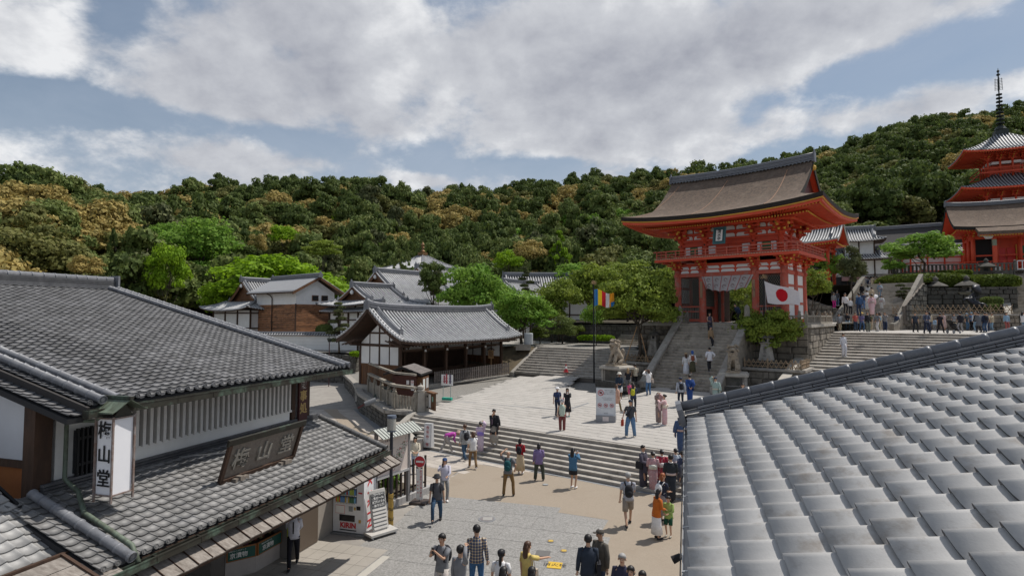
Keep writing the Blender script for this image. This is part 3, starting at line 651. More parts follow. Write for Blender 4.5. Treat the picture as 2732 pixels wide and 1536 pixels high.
for x in (0, LW):
 for y in (0, LW): mb.bar((x, y, 0), (x, y, 1.50), .03, .03, up=(0, 1, 0))
for z in (.13, 1.47):
 for a,b in (((0,0),(LW,0)),((LW,0),(LW,LW)),((LW,LW),(0,LW)),((0,LW),(0,0))): mb.bar((*a,z),(*b,z),.025,.025)
mb.build('frame', m_rust, LN)
mb = MB(); c = LW / 2
for sx in (-1,1): mb.add([(c,-.14,1.80),(c,LW + .14,1.80),(c + sx * .26,LW + .14,1.62),(c + sx * .26,-.14,1.62),(c + sx * .34,LW + .14,1.60),(c + sx * .34,-.14,1.60),(c,-.14,1.78),(c,LW + .14,1.78),(c + sx * .34,LW + .14,1.575),(c + sx * .34,-.14,1.575)],[(0,1,2,3),(3,2,4,5),(6,9,8,7),(5,4,8,9),(0,3,5,9,6)])
lr = mb.build('lantern_roof', m_patina, LN); lr.rotation_euler = (0, 0, 0)
mb = MB(); mb.bar((c,-.17,1.82),(c,LW + .17,1.82),.07,.05); mb.add([(0,.02,1.46),(LW,.02,1.46),(c,.02,1.74)],[(0,1,2)]); mb.build('lantern_ridge',m_copper,LN)
m_ink = paint((.01, .01, .012), .6)
for k,ch in enumerate('梅山堂'): text(ch,.325,m_ink,LN,face_mtx((0.004,c,1.24 - k * .42),(0,-1,0),(-1,0,0)),.003,bold=.0035)
BD = thing('carved_signboard','weathered wooden signboard with three raised characters leaning over the lower roof','signboard',(0,0,0)); BD.location = WM(SH) @ Vector((-4.95,.95,3.46)); BD.rotation_euler = (0,0,azr(17.2))
m_bdw = M('weathered_board',(.22,.19,.16),(.15,.125,.105),5,.85,.4,30,stretch=(.5,3,3),stain=(.24,.21,.18),sscale=2.5,samt=.5)
tl = R(18); dn = Vector((0,-math.sin(tl),math.cos(tl))); nf = Vector((0,-math.cos(tl),-math.sin(tl)))
def bd(x, h, o): return Vector((x, 0, 0)) + dn * h + nf * o
mb = MB(); mb.add([bd(0,0,0),bd(2.35,0,0),bd(2.35,.86,0),bd(0,.86,0),bd(0,0,-.05),bd(2.35,0,-.05),bd(2.35,.86,-.05),bd(0,.86,-.05)],[(0,1,2,3),(5,4,7,6),(0,4,5,1),(1,5,6,2),(2,6,7,3),(3,7,4,0)]); mb.build('board',m_bdw,BD)
mb = MB()
for a,b in ((bd(0,0,.02),bd(2.35,0,.02)),(bd(0,.0,.02),bd(0,.86,.02)),(bd(2.35,0,.02),bd(2.35,.86,.02))): mb.bar(a,b,.09,.07,up=nf)
mb.build('frame',m_dwood,BD); mb = MB(); mb.bar(bd(-.1,.9,.03),bd(2.45,.9,.03),.14,.05,up=nf); mb.build('top_cap',m_copper,BD)
m_carv = M('carved_letters', (.30, .28, .24), (.20, .18, .155), 8, .8)
for k,ch in enumerate('梅山堂'): text(ch,.50,m_carv,BD,face_mtx(bd(.42 + k * .74,.42,.02),(1,0,0),nf),.028,bold=.005)
mb = MB()
for x in (.45,1.9): mb.bar((x - .15,-.08,-.06),(x + .25,-.08,-.06),.16,.1); mb.bar((x,-.2,-.02),(x,.15,-.02),.1,.1)
mb.build('foot_block', m_bdw, BD); mb = MB()
for x in (.3, 2.1): mb.bar(bd(x, .6, -.05), (x - .3, 1.1, .45), .02, .02)
mb.build('stay', m_metal, BD)
m_green = paint((.012,.085,.065),.5); m_or = paint((.30,.115,.03),.6); m_steel = paint((.42,.38,.35),.45)
PK = thing('pickle_stand','angled pickle counter with green signs framed in orange','shop counter',WM(SH) @ Vector((-1.78,2.45,.02)),azr(17.2))
mb = MB(); mb.box(0,.95,.25,1.1,0,.66); mb.box(-.6,0,.75,1.2,0,.66); mb.add([(0,.25,0),(-.62,.70,0),(-.62,.70,.66),(0,.25,.66),(0,.8,.0),(0,.8,.66)],[(0,1,2,3),(3,2,5)]); mb.build('counter',m_steel,PK)
def signp(x, ln, o, xd, nrm, big, small):
 xd = Vector(xd).normalized(); nrm = Vector(nrm).normalized(); f = MB(); o = Vector(o)
 f.bar(o + Vector((0,0,.0)),o + xd * ln,.05,.34,up=(0,0,1)); b = f.build('sign_frame',m_or,PK)
 f = MB(); f.bar(o + nrm * .02 + xd * .03,o + nrm * .02 + xd * (ln - .03),.03,.28,up=(0,0,1)); f.build('sign_panel',m_green,b)
 text(big,.15,m_white,b,face_mtx(o + nrm * .038 + xd * ln * .40 + Vector((0,0,-.03)),xd,nrm),.002,bold=.002)
 text(small,.036,m_white,b,face_mtx(o + nrm * .038 + xd * ln * .36 + Vector((0,0,.10)),xd,nrm),.002)
signp(0, .74, (-.62, .67, .62), (.62, -.45, 0), (-.45, -.62, 0), '京漬物', '野菜のおいしさ生きている')
signp(0, .95, (0, .22, .62), (1, 0, 0), (0, -1, 0), '京漬物', '野菜の甘みが生きている。')
mb = MB();
for i in range(90):
 x = random.uniform(-.3,.92); y = random.uniform(.45,1.05); mb.cur = random.randrange(4); mb.ell((x,y,.72 + (y - .3) * .35),(.06,.05,.04),6,4)
pm = [cloth((.10,.02,.05)),cloth((.13,.16,.04)),cloth((.30,.24,.12)),cloth((.20,.06,.03))]
mb.build('pickle_packets',pm,PK,kind='stuff'); mb = MB(); mb.box(-.4,.95,.9,1.3,1.0,1.03); mb.box(.0,.95,.3,1.1,.66,.70); mb.build('shelf',m_dim,PK)
for i in range(4): q = MB(); q.box(-.25 + i * .3,-.12 + i * .3,.88,.89,1.03,1.13); q.build('price_card',m_white,PK)
for i,c in enumerate([(.35,.06,.02),(.10,.02,.10),(.05,.12,.03)]): q = MB(); q.box(-.55 + i * .12,-.45 + i * .12,.72,.74,.76,.96); q.build('leaflet',paint(c),PK)
# ------------------------------------------------------------------ foreground roof on the right
RO = P(1838,1127,5.6); RF = thing('foreground_house','house roof of large silver grey pantiles filling the right foreground','roof',(RO.x,RO.y,0),azr(197.0))
rf = ob('roof', None, RF, (0, 0, 0)); SR = .275
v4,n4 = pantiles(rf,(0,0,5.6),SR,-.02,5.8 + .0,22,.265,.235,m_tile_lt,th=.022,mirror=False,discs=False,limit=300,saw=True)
def onr(x, s, h=0.): return Vector((x, 0, 5.6)) + v4 * s + n4 * h
vr = ob('verge_ridge',None,RF,(0,0,0),label='stacked verge ridge of flat courses under a round cap row')
m_rdk = M('ridge_slate',(.125,.13,.145),(.17,.175,.19),7,.4,.1,50,rnd=.10,stain=(.10,.10,.105),sscale=4,samt=.5,spec=.5)
mb = MB(); mb.box(-.13,.13,.004,.39,0,.026); me4 = mb.mesh('ridge_course_tile',m_rdk); out = []
for k in range(4):
 w = 1.0 - k * .07
 for i in range(14):
  m = Matrix((Vector((w,0,0)),v4,n4)).transposed().to_4x4(); m.translation = onr(-.06,-.02 + i * .395 + (k % 2) * .18,.045 + k * .036); out.append(m)
pieces('ridge_course_tile', me4, out, vr)
ridge_row(vr,onr(-.06,-.04,.215),onr(-.06,5.6,.215),.062,.30,m_rdk,'cap_tile',lip=.004,n=12)
mb = MB(); mb.add([onr(x,s,h) for x,h in ((-.20,-.02),(.10,-.02),(.11,.20),(.05,.27),(-.06,.30),(-.16,.27),(-.21,.20)) for s in (-.10,-.03)][0::2] + [onr(x,-.03,h) for x,h in ((-.20,-.02),(.10,-.02),(.11,.20),(.05,.27),(-.06,.30),(-.16,.27),(-.21,.20))],
     [(0,1,2,3,4,5,6),(13,12,11,10,9,8,7)] + [(i,7 + i,7 + (i + 1) % 7,(i + 1) % 7) for i in range(7)]); mb.build('end_tile',m_rdk,vr)
mb = MB(); mb.tube([onr(-.05,-.13,.03),onr(-.05,.05,.03)],.055,10,side=(1,0,0)); mb.build('corner_disc',m_rdk,vr)
q = MB(); q.box(-.13,5.9,-.055,.0,5.5,5.51); q.bar((-.15,-.056,5.53),(5.9,-.056,5.53),.008,.06); q.bar((-.15,-.004,5.53),(5.9,-.004,5.53),.008,.06); q.build('gutter',m_metal,RF)
q = MB()
for i in range(8): q.bar((.3 + i * .7, -.06, 5.562), (.3 + i * .7, .02, 5.58), .014, .006)
q.build('gutter_clip', m_ltmetal, RF)
q = MB(); q.box(.1, 7, .35, 5, 0, 5.45); q.build('wall', m_plaster, RF)
q = MB(); q.box(-.05,6,.0,5.2,5.44,5.5); q.bar(onr(-.2,0,-.06),onr(-.2,5.2,-.06),.04,.2); q.build('soffit',m_dwood,RF)
q = MB(); q.bar((-.02,-.068,5.54),(5.9,-.068,5.54),.008,.008); q.build('gutter_cable',m_black,RF)
sp = thing('eave_spotlight','small dark spotlight under the foreground gutter at the bottom edge','spotlight',WM(RF) @ Vector((4.0,-.07,5.45)))
q = MB(); q.tube([(0,0,0),(-.05,.01,-.03)],[.02,.026],10); q.build('lamp_head',m_black,sp); q = MB(); q.bar((0,0,0),(.04,.01,.05),.008,.008); q.build('bracket',m_metal,sp)
iv = WM(vr).inverted(); nrdg = ob('near_ridge',None,RF,(0,0,0),label='round ridge cap cutting the bottom right corner')
ridge_row(nrdg,iv @ PD(2665,1590,2.35),iv @ PD(2850,1330,3.15),.075,.42,m_ridge,'cap_tile',lip=.006,n=12)
# ------------------------------------------------------------------ temple roofs
def temple_roof(parent,HX,HY,ze,zr,g=None,kind='irimoya',mat=None,under=None,th=.12,edge=None,lift=.3,lc=2.0,rows=(.30,.075),rowmat=None,singles=False,ridge=True,desc=True,org=(0,0),ridgemat=None,barge=None,gablemat=None,conc=.45,name='roof',sag=0.):
 cx,cy = org; rf = ob(name,None,parent,(cx,cy,0)); mat = mat or m_hdark; under = under or m_dwood; ridgemat = ridgemat or m_ridge
 H = zr - ze
 def f(d): t = max(0, min(1, d / HY)); return ze + H * ((1 - conc) * t + conc * t * t)
 def lf(x, y):
  dx, dy = HX - abs(x), HY - abs(y)
  if kind == 'kirizuma': return lift * math.exp(-max(dx, 0) / lc) * (1 if True else 0)
  return lift * math.exp(-(max(dx, 0) + max(dy, 0)) / lc)
 def z(x, y):
  dx, dy = HX - abs(x), HY - abs(y)
  if kind == 'kirizuma': d = dy
  elif kind == 'hogyo': d = min(dx, dy)
  else: d = min(dx, dy) if dx < g - 1e-4 else dy
  return f(d) + lf(x, y) + sag * (x / HX) ** 2 * (1 if dy > HY * .6 else dy / HY / .6)
 def zup(x,y): dy = HY - abs(y); return f(dy) + lf(x,y) + sag * (x / HX) ** 2 * (1 if dy > HY * .6 else dy / HY / .6)
 mb = MB(); NU, NV = 28, 8; edges = []
 def plane(fn, nu=NU, nv=NV): mb.grid(fn, nu, nv)
 for sgn in (-1, 1):
  if kind == 'kirizuma': plane(lambda u,v: ((u * 2 - 1) * HX,sgn * (HY - v * HY),z((u * 2 - 1) * HX,sgn * (HY - v * HY))))
  elif kind == 'hogyo':
   plane(lambda u,v: (lambda x,y: (x,y,z(x,y)))((u * 2 - 1) * (HX - v * HY * .995),sgn * (HY - v * HY)))
   plane(lambda u,v: (lambda x,y: (x,y,z(x,y)))(sgn * (HX - v * HX),(u * 2 - 1) * (HY - v * HX * .995)))
  else:
   plane(lambda u,v: (lambda x,y: (x,y,zup(x,y)))((u * 2 - 1) * (HX - v * g),sgn * (HY - v * g)),NU,5)
   plane(lambda u,v: (lambda x,y: (x,y,zup(x,y)))((u * 2 - 1) * (HX - g),sgn * (HY - g) * (1 - v)),NU,8)
   plane(lambda u,v: (lambda x,y: (x,y,f(HX - abs(x)) + lf(x,y)))(sgn * (HX - v * g),(u * 2 - 1) * (HY - v * g)),20,5)
 top = list(mb.f); nv0 = len(mb.v)
 mb.build('roof_surface', mat, rf, smooth=True)
 mb2 = MB(); mb2.v = [(x,y,zz - th) for x,y,zz in mb.v]; mb2.f = [tuple(reversed(q)) for q in mb.f]; mb2.mi = [0] * len(mb2.f); mb2.build('roof_underside',under,rf,smooth=True)
 mb = MB(); em = edge or under; n = 32
 loop = []
 for k in range(n): loop.append((-HX + 2 * HX * k / n, -HY))
 for k in range(n): loop.append((HX, -HY + 2 * HY * k / n))
 for k in range(n): loop.append((HX - 2 * HX * k / n, HY))
 for k in range(n): loop.append((-HX, HY - 2 * HY * k / n))
 def ez(x, y):
  if kind == 'kirizuma': return z(x, y)
  return ze + lf(x, y)
 m = len(loop); vs = [(x,y,ez(x,y)) for x,y in loop] + [(x * (1 - .04 / HX),y * (1 - .04 / HY),ez(x,y) - th) for x,y in loop]
 mb.add(vs,[(i,m + i,m + (i + 1) % m,(i + 1) % m) for i in range(m)]); mb.build('eave_edge',em,rf)
 if rows:
  sp, r = rows; rm = rowmat or m_htile; allm = MB(); nr = int(2 * HX / sp); k = 0
  def row(pts):
   q = singles if not callable(singles) else singles(pts)
   w = MB() if q else allm; w.tube(pts, r, 6 if not q else 8, side=None, caps=True)
   if q: w.build('tile_row', rm, rf, smooth=True)
  for i in range(nr + 1):
   x = -HX + .06 + i * (2 * HX - .12) / nr
   for sgn in (-1, 1):
    dm = HY if kind == 'kirizuma' else ((HY if abs(x) <= HX - g else HX - abs(x)) if kind == 'irimoya' else min(HY,HX - abs(x)))
    if dm < .15: continue
    st = 9 if kind == 'kirizuma' else 6
    row([(x,sgn * (HY + .03 - (dm + .03) * j / st),(zup(x,sgn * (HY - dm * j / st)) if kind != 'hogyo' else z(x,sgn * (HY - dm * j / st))) + r * .55) for j in range(st + 1)])
  if kind != 'kirizuma':
   nr = int(2 * HY / sp)
   for i in range(nr + 1):
    y = -HY + .06 + i * (2 * HY - .12) / nr
    for sgn in (-1, 1):
     dm = min(g if kind == 'irimoya' else HX, HY - abs(y))
     if dm < .15: continue
     row([(sgn * (HX + .03 - (dm + .03) * j / 4),y,f(dm * j / 4) + lf(HX - dm * j / 4,y) + r * .55) for j in range(5)])
  if allm.v: allm.build('tile_rows', rm, rf, smooth=True, kind='stuff')
  if kind == 'kirizuma' and singles:
   vt = MB(); vt.tube([(-.02,0,0),(.34,0,.03)],r * 1.05,8,side=(0,1,0)); me = vt.mesh('verge_tile',rm,True); out = []
   for sx in (-1, 1):
    for sgn in (-1, 1):
     for j in range(int(HY / .27)):
      y = sgn * (HY - .1 - j * .27); mm = Matrix.Translation((sx * (HX + .03),y,z(HX,y) + .06))
      if sx > 0: mm = mm @ Matrix.Rotation(math.pi, 4, 'Z')
      out.append(mm)
   pieces('verge_tile', me, out, rf)
 RX = HX if kind == 'kirizuma' else (HX - (g or HX))
 rr = lambda x: zr + lf(x, 0) + sag * (x / HX) ** 2
 if ridge and kind != 'hogyo':
  mb = MB(); w = .17 if HX < 9 else .2; hh = ridge if not isinstance(ridge,bool) else .42; nseg = 14
  for k in range(4):
   for i in range(nseg):
    x0 = -RX - .05 + (2 * RX + .1) * i / nseg; x1 = -RX - .05 + (2 * RX + .1) * (i + 1) / nseg; za,zb = rr(x0),rr(x1); ww = w * (1 + .15 * (k % 2))
    a0, a1 = hh * k / 4, hh * (k + .86) / 4
    mb.add([(x0,-ww,za + a0),(x1,-ww,zb + a0),(x1,ww,zb + a0),(x0,ww,za + a0),(x0,-ww,za + a1),(x1,-ww,zb + a1),(x1,ww,zb + a1),(x0,ww,za + a1)],[(0,3,2,1),(4,5,6,7),(0,1,5,4),(2,3,7,6),(1,2,6,5),(3,0,4,7)])
  mb.build('ridge_course', ridgemat, rf, kind='stuff')
  mb = MB(); mb.tube([(x,0,rr(x) + hh + .03) for x in np.linspace(-RX - .08,RX + .08,14)],.11,8); mb.build('ridge_cap',ridgemat,rf,smooth=True)
  for sx in (-1, 1):
   mb = MB(); mb.cbox((sx * (RX + .1),0,rr(RX) + hh * .45),.12,w * 3.0,hh * 1.5); mb.frus((sx * (RX + .1),0,rr(RX) + hh * 1.15),.06,w * .7,.04,.05,.28); mb.build('ridge_end_tile',m_rdk,rf)
 if desc:
  for sx in (-1, 1):
   for sgn in (-1, 1):
    if kind == 'kirizuma': xs = sx * (HX - .85); pts = [(xs,sgn * (HY * t),z(xs,HY * t) + .12) for t in np.linspace(.03,.72,8)]
    elif kind == 'irimoya': xs = sx * (HX - g - .35); pts = [(xs,sgn * ((HY - g) * t),zup(xs,(HY - g) * t) + .12) for t in np.linspace(.03,1,8)]
    else: pts = None
    if pts:
     mb = MB()
     for a, b in zip(pts, pts[1:]): mb.bar(a, b, .24, .24)
     mb.tube([(a,b,c + .16) for a,b,c in pts],.085,8); mb.cbox((pts[-1][0],pts[-1][1] + sgn * .08,pts[-1][2] + .1),.36,.10,.46)
     mb.frus((pts[-1][0],pts[-1][1] + sgn * .1,pts[-1][2] + .3),.05,.05,.02,.02,.25); mb.build('descending_ridge',ridgemat,rf)
    if kind != 'kirizuma':
     hp = []; dm = g if kind == 'irimoya' else HY
     for t in np.linspace(0,1,8): x = sx * (HX - dm * t * (HX / HY if kind == 'hogyo' else 1)); y = sgn * (HY - dm * t); hp.append((x,y,f(dm * t) + lf(x,y) + .12))
     mb = MB(); mb.tube(hp,.12 if th < .3 else .05,8); mb.build('hip_ridge',ridgemat if th < .3 else mat,rf,smooth=True)
 if kind in ('kirizuma', 'irimoya'):
  for sx in (-1, 1):
   if kind == 'kirizuma': xg = HX; y0 = HY; zz = lambda y: z(HX, y)
   else: xg = HX - g; y0 = HY - g + .15; zz = lambda y: zup(HX - g, min(abs(y), HY - .01))
   mb = MB(); ys = np.linspace(-y0, y0, 21); bw = .30 if HY < 5 else .45
   for a, b in zip(ys, ys[1:]):
    x1, x2 = sx * (xg + .01), sx * (xg - .07); za, zb = zz(a) - .02, zz(b) - .02
    mb.add([(x1,a,za),(x1,b,zb),(x1,b,zb - bw),(x1,a,za - bw),(x2,a,za),(x2,b,zb),(x2,b,zb - bw),(x2,a,za - bw)],[(0,1,2,3),(7,6,5,4),(0,4,5,1),(3,2,6,7)])
   mb.build('bargeboard', barge or m_bwood, rf)
   if kind == 'irimoya':
    mb = MB(); xx = sx * (xg - .5); pts = [(xx,y,zz(y) - .12) for y in ys]; zb = f(g) - .05
    mb.add(pts + [(xx,ys[-1],zb),(xx,ys[0],zb)],[tuple(range(len(pts) + 2))]); mb.build('gable_infill',gablemat or m_bwood,rf)
    mb = MB(); mb.lathe([(.02,0),(.18,.1),(.2,.3),(.05,.5)],8,(sx * (xg + .02),0,zz(0) - .85)); mb.build('gable_pendant',m_white if not barge else m_yel,rf)
 return rf, z
def body(parent,hx,hy,z0,z1,nx,ny,panel,post,pw=.16,rails=(),org=(0,0),low=None,lowz=None,name='wall'):
 cx,cy = org; mb = MB(); mb.box(cx - hx + .05,cx + hx - .05,cy - hy + .05,cy + hy - .05,z0,z1); mb.build(name,panel,parent)
 if low: mb = MB(); mb.box(cx - hx + .02,cx + hx - .02,cy - hy + .02,cy + hy - .02,z0,lowz); mb.build('lower_boarding',low,parent)
 pm = MB(); pm.box(-pw / 2, pw / 2, -pw / 2, pw / 2, z0, z1); me = pm.mesh('post', post)
 for i in range(nx + 1):
  for s in (-1, 1): ob('post', me, parent, (cx - hx + 2 * hx * i / nx, cy + s * hy, 0))
 for j in range(1, ny):
  for s in (-1, 1): ob('post', me, parent, (cx + s * hx, cy - hy + 2 * hy * j / ny, 0))
 for zr in rails:
  mb = MB()
  for s in (-1,1): mb.bar((cx - hx,cy + s * hy,zr),(cx + hx,cy + s * hy,zr),pw * .8,pw * .8); mb.bar((cx + s * hx,cy - hy,zr + .003),(cx + s * hx,cy + hy,zr + .003),pw * .8,pw * .8)
  mb.build('rail', post, parent)
def hall(name,label,X,Y,zb,az,HX,HY,ze,zr,g=1.8,kind='irimoya',wall=(1.2,1.3),nx=5,ny=3,**kw):
 t = thing(name,label,kw.pop('cat','temple hall'),(X,Y,0),azr(az),kw.pop('group',None)); st = kw.pop('walls',True); pn = kw.pop('panel',m_plaster); po = kw.pop('post',m_dwood); rl = kw.pop('rails',None)
 if st: body(t,HX - wall[0],HY - wall[1],zb,ze + .1,nx,ny,pn,po,rails=rl or ((zb + ze) / 2,ze - .25))
 temple_roof(t, HX, HY, ze, zr, g, kind, **kw); return t
def poly(*a): return [Vector((x, y, 0)) for x, y in a]
sheet('left_precinct',poly((-70,58),(-24,57.2),(-15.2,54.6),(-15,58),(-8,67),(8,67),(8,118),(-100,118),(-100,60)),3.5,m_gravel)
mb = MB(); mb.grid(lambda u, v: (-2 + u * 16, 56 + v * 50, 3.9 + .0 * v), 1, 1)
sw = thing('stone_wall','dark rough stone wall below the white precinct wall beside the road','stone wall',(0,0,0))
masonry(sw,[(Vector((-40,58)),Vector((-24,57)),.6,3.55,.6,3.55),(Vector((-24,57)),Vector((-15,54.4)),.5,3.5,.3,3.3),(Vector((-15,54.4)),Vector((-14.4,60)),.5,3.4,1.5,3.4)],.42,.6,m_stone_dk,jit=.5)
ww = thing('precinct_wall','long low white plastered wall with a small tiled coping','wall',(0,0,0))
A,Bv = Vector((-34,61.8,0)),Vector((-15.4,58.9,0)); mb = MB(); mb.bar(A + Vector((0,0,4.2)),Bv + Vector((0,0,4.2)),.3,1.45); mb.build('plaster',m_plaster,ww)
mb = MB()
for z_ in (4.0, 4.35, 4.68): mb.bar(A + Vector((0, 0, z_)), Bv + Vector((0, 0, z_)), .315, .02)
mb.build('line', M('plaster_line', (.5, .49, .47)), ww)
mb = MB(); dd = (Bv - A).normalized(); sd2 = Vector((dd.y, -dd.x, 0))
mb.add([A + Vector((0,0,5.22)),Bv + Vector((0,0,5.22)),Bv + sd2 * .38 + Vector((0,0,4.98)),A + sd2 * .38 + Vector((0,0,4.98)),Bv - sd2 * .38 + Vector((0,0,4.98)),A - sd2 * .38 + Vector((0,0,4.98))],[(0,3,2,1),(0,1,4,5),(3,5,4,2)]); mb.build('coping_roof',m_hdark,ww)
tm = MB(); tm.tube([(0,.0,0),(0,.36,.22)],.05,6); me = tm.mesh('coping_tile',m_htile,True); out = []
L = (Bv - A).length
for i in range(int(L / .3)):
 m = Matrix((dd,-sd2,Vector((0,0,1)))).transposed().to_4x4(); m.translation = A + dd * (.1 + i * .3) + sd2 * .38 + Vector((0,0,5.0)); out.append(m)
pieces('coping_tile',me,out,ww); mb = MB(); mb.tube([A + Vector((0,0,5.28)),Bv + Vector((0,0,5.28))],.09,8); mb.build('coping_ridge',m_ridge,ww)
m_char = M('charred_boards',(.36,.17,.075),(.14,.06,.03),2.0,.8,.3,30,stretch=(1,1,6),stain=(.012,.010,.009),sscale=.7,samt=.98,rnd=.25)
P0 = Vector((-24.3, 64, 0)); KX, KY = AZ(128), AZ(38); kc = P0 - KX * 4.3 + KY * 2.5
KU = thing('storehouse','white plastered storehouse with scorched brown boards on its lower half','storehouse',kc,azr(128))
mb = MB(); mb.box(-4.3,4.3,-2.5,2.5,3.4,9.75); mb.add([(4.3,-2.5,9.75),(4.3,2.5,9.75),(4.3,0,11.2),(-4.3,-2.5,9.75),(-4.3,2.5,9.75),(-4.3,0,11.2)],[(0,1,2),(5,4,3)]); mb.build('plaster_wall',m_white,KU)
mb = MB(); mb.add([(4.34,-2.5,9.2),(4.34,0,10.55),(4.34,2.5,9.2),(4.34,2.5,9.32),(4.34,0,10.67),(4.34,-2.5,9.32)],[(0,5,4,1),(1,4,3,2)]); mb.box(-4.34,4.34,-2.54,-2.5,9.15,9.75); mb.build('moulding',m_plaster,KU)
mb = MB(); mb.box(0, 1, -.03, .0, .006, .214); me = mb.mesh('board', m_char); out = []
for j in range(22):
 z0_ = 3.5 + j * .22
 for x0_,l in ((-4.36,4.0),(-.34,2.2),(1.88,2.45)): m = Matrix.Diagonal((l - .01,1,1,1)); m.translation = (x0_,-2.51 - random.random() * .012,z0_); out.append(m)
 m = Matrix.Rotation(math.pi / 2,4,'Z') @ Matrix.Diagonal((5.0,1,1,1)); m.translation = (4.32 + random.random() * .012,-2.5,z0_); out.append(m)
pieces('board', me, out, KU)
mb = MB(); mb.box(4.30,4.42,-2.62,-2.5,3.4,8.4); mb.box(-4.42,-4.3,-2.62,-2.5,3.4,8.4); mb.build('corner_board',m_dwood,KU)
for y in (-.1, 1.15):
 w = MB(); w.box(4.33,4.38,y - .42,y + .42,8.75,9.4); f = w.build('window',m_bwood,KU); w = MB(); w.box(4.385,4.395,y - .34,y + .34,8.82,9.33); w.build('pane',m_black,f)
mb = MB(); mb.tube([(-.9,-3.35,9.7),(-.9,-2.7,9.45),(-.6,-2.62,9.1),(-.6,-2.62,3.6)],.06,6); mb.build('downpipe',m_dwood,KU)
temple_roof(KU,5.1,3.4,9.72,11.55,None,'kirizuma',mat=M('kura_tile',(.36,.365,.375),(.44,.44,.45),2.5,.4,rnd=0),rows=(.27,.035),rowmat=M('kura_tile_row',(.40,.405,.415),rough=.4),conc=.0,lift=0,desc=False,th=.16,ridge=.32)
hall('temple_hall','small grey tiled gabled hall in front of the larger hall left of the tall conifer',-15.2,62.2,3.5,36.6,4.3,4.2,8.0,10.1,1.5,rows=(.36,.075))
hall('temple_hall','wide silver tiled hall roof rising behind the small gabled hall',-13.0,71.0,3.5,36.6,7.4,6.6,8.2,12.2,2.2,rows=(.36,.075),mat=m_htile)
hall('temple_hall','largest grey tiled hall with long ridge behind the green maples',-9.0,81.2,3.5,36.6,8.7,8.0,9.2,13.5,2.3,rows=(.40,.09),mat=m_htile)
py = hall('pavilion_hall','pyramid-roofed hall crowned by a golden finial above the tiled roofs',-14.5,92,3.5,36.6,5.6,5.6,14.1,17.0,5.6,'hogyo',rows=(.36,.09),lift=.25)
mb = MB(); mb.box(-.55,.55,-.55,.55,16.85,17.3); mb.lathe([(.3,17.3),(.42,17.5),(.2,17.7),(.12,18.0),(.34,18.1),(.16,18.25),(.3,18.5),(.24,18.7),(.08,18.9),(.02,19.3)],10); mb.build('finial',M('old_gold',(.25,.14,.06),(.18,.10,.05),5,.5,metal=.5),py)
hall('temple_hall','long two-storey tiled hall with balcony beyond the lawn island',3.9,85.5,4,85,8.0,5.2,9.8,13.0,2.8,rows=(.38,.09),rails=(6.4,7.2,9.4))
hall('temple_hall','small tiled annexe roof wedged between maples and the long hall',1.2,77,4,36.6,5.2,3.4,9.3,11.4,1.2,rows=(.38,.09))
hall('temple_hall','low curved tiled hall half hidden behind the white storehouse',-32.4,74.2,3.5,36.6,5.4,5.8,7.6,11.4,2.4,rows=(.36,.08),lift=.5)
bw = thing('annexe','low tiled annexe with white panels behind the stable','annexe',(-16.3,60.2,0),azr(126.6)); body(bw,3.2,1.2,3.5,7.4,4,1,m_plaster,m_dwood,rails=(5.2,6.6))
temple_roof(bw,3.9,2.0,7.4,8.3,None,'kirizuma',rows=(.3,.06),lift=.1,desc=False,ridge=.25)
fn = thing('fence','short wooden fence at the foot of the storehouse boards','fence',(-22.8,63.0,3.5),azr(38)); mb = MB()
mb.bar((-.3,0,1.75),(4.2,0,1.75),.05,.06); mb.bar((-.3,0,1.0),(4.2,0,1.0),.05,.06); mb.build('rail',m_dwood,fn); mb = MB(); mb.box(-.04,.04,-.02,.02,0,1.8); me = mb.mesh('picket',m_bwood)
for i in range(16): ob('picket', me, fn, (-.2 + i * .28, 0, 0))
# ------------------------------------------------------------------ the stable building on the plaza
c0 = Vector((-.1957 * 42,42,0)); ux,uy = AZ(36),AZ(-54); SLn,SWd = 12.3,4.4; ctr = c0 + ux * SLn / 2 + uy * SWd / 2
ST = thing('stable','open-fronted timber stable with white end wall and round-tiled gable roof','stable',(ctr.x,ctr.y,0),azr(36)); zf = 1.75; hx,hy = SLn / 2,SWd / 2
mb = MB(); mb.box(-hx - .3, hx + .3, -hy - .3, hy + .3, .4, zf); mb.build('plinth', m_stone, ST)
def post(p,h0,h1,w,mat=m_dwood,par=ST,nm='post'): mb = MB(); mb.box(p[0] - w / 2,p[0] + w / 2,p[1] - w / 2,p[1] + w / 2,h0,h1); return mb.build(nm,mat,par)
for i in range(6): post((-hx + SLn * i / 5,-hy),zf,5.0,.2); post((-hx + SLn * i / 5,hy),zf,5.0,.2)
for i in range(1, 5): post((-hx + SLn * i / 5, 0), zf, 5.4, .18)
mb = MB(); mb.box(-hx, hx, hy - .08, hy + .02, zf, 4.95); mb.build('back_wall', m_dwood, ST)
mb = MB()
for i in range(5): mb.box(-hx + SLn * i / 5 + .12,-hx + SLn * (i + 1) / 5 - .12,hy - .14,hy - .10,4.0,4.7)
mb.build('plaster_strip', m_white, ST, kind='stuff')
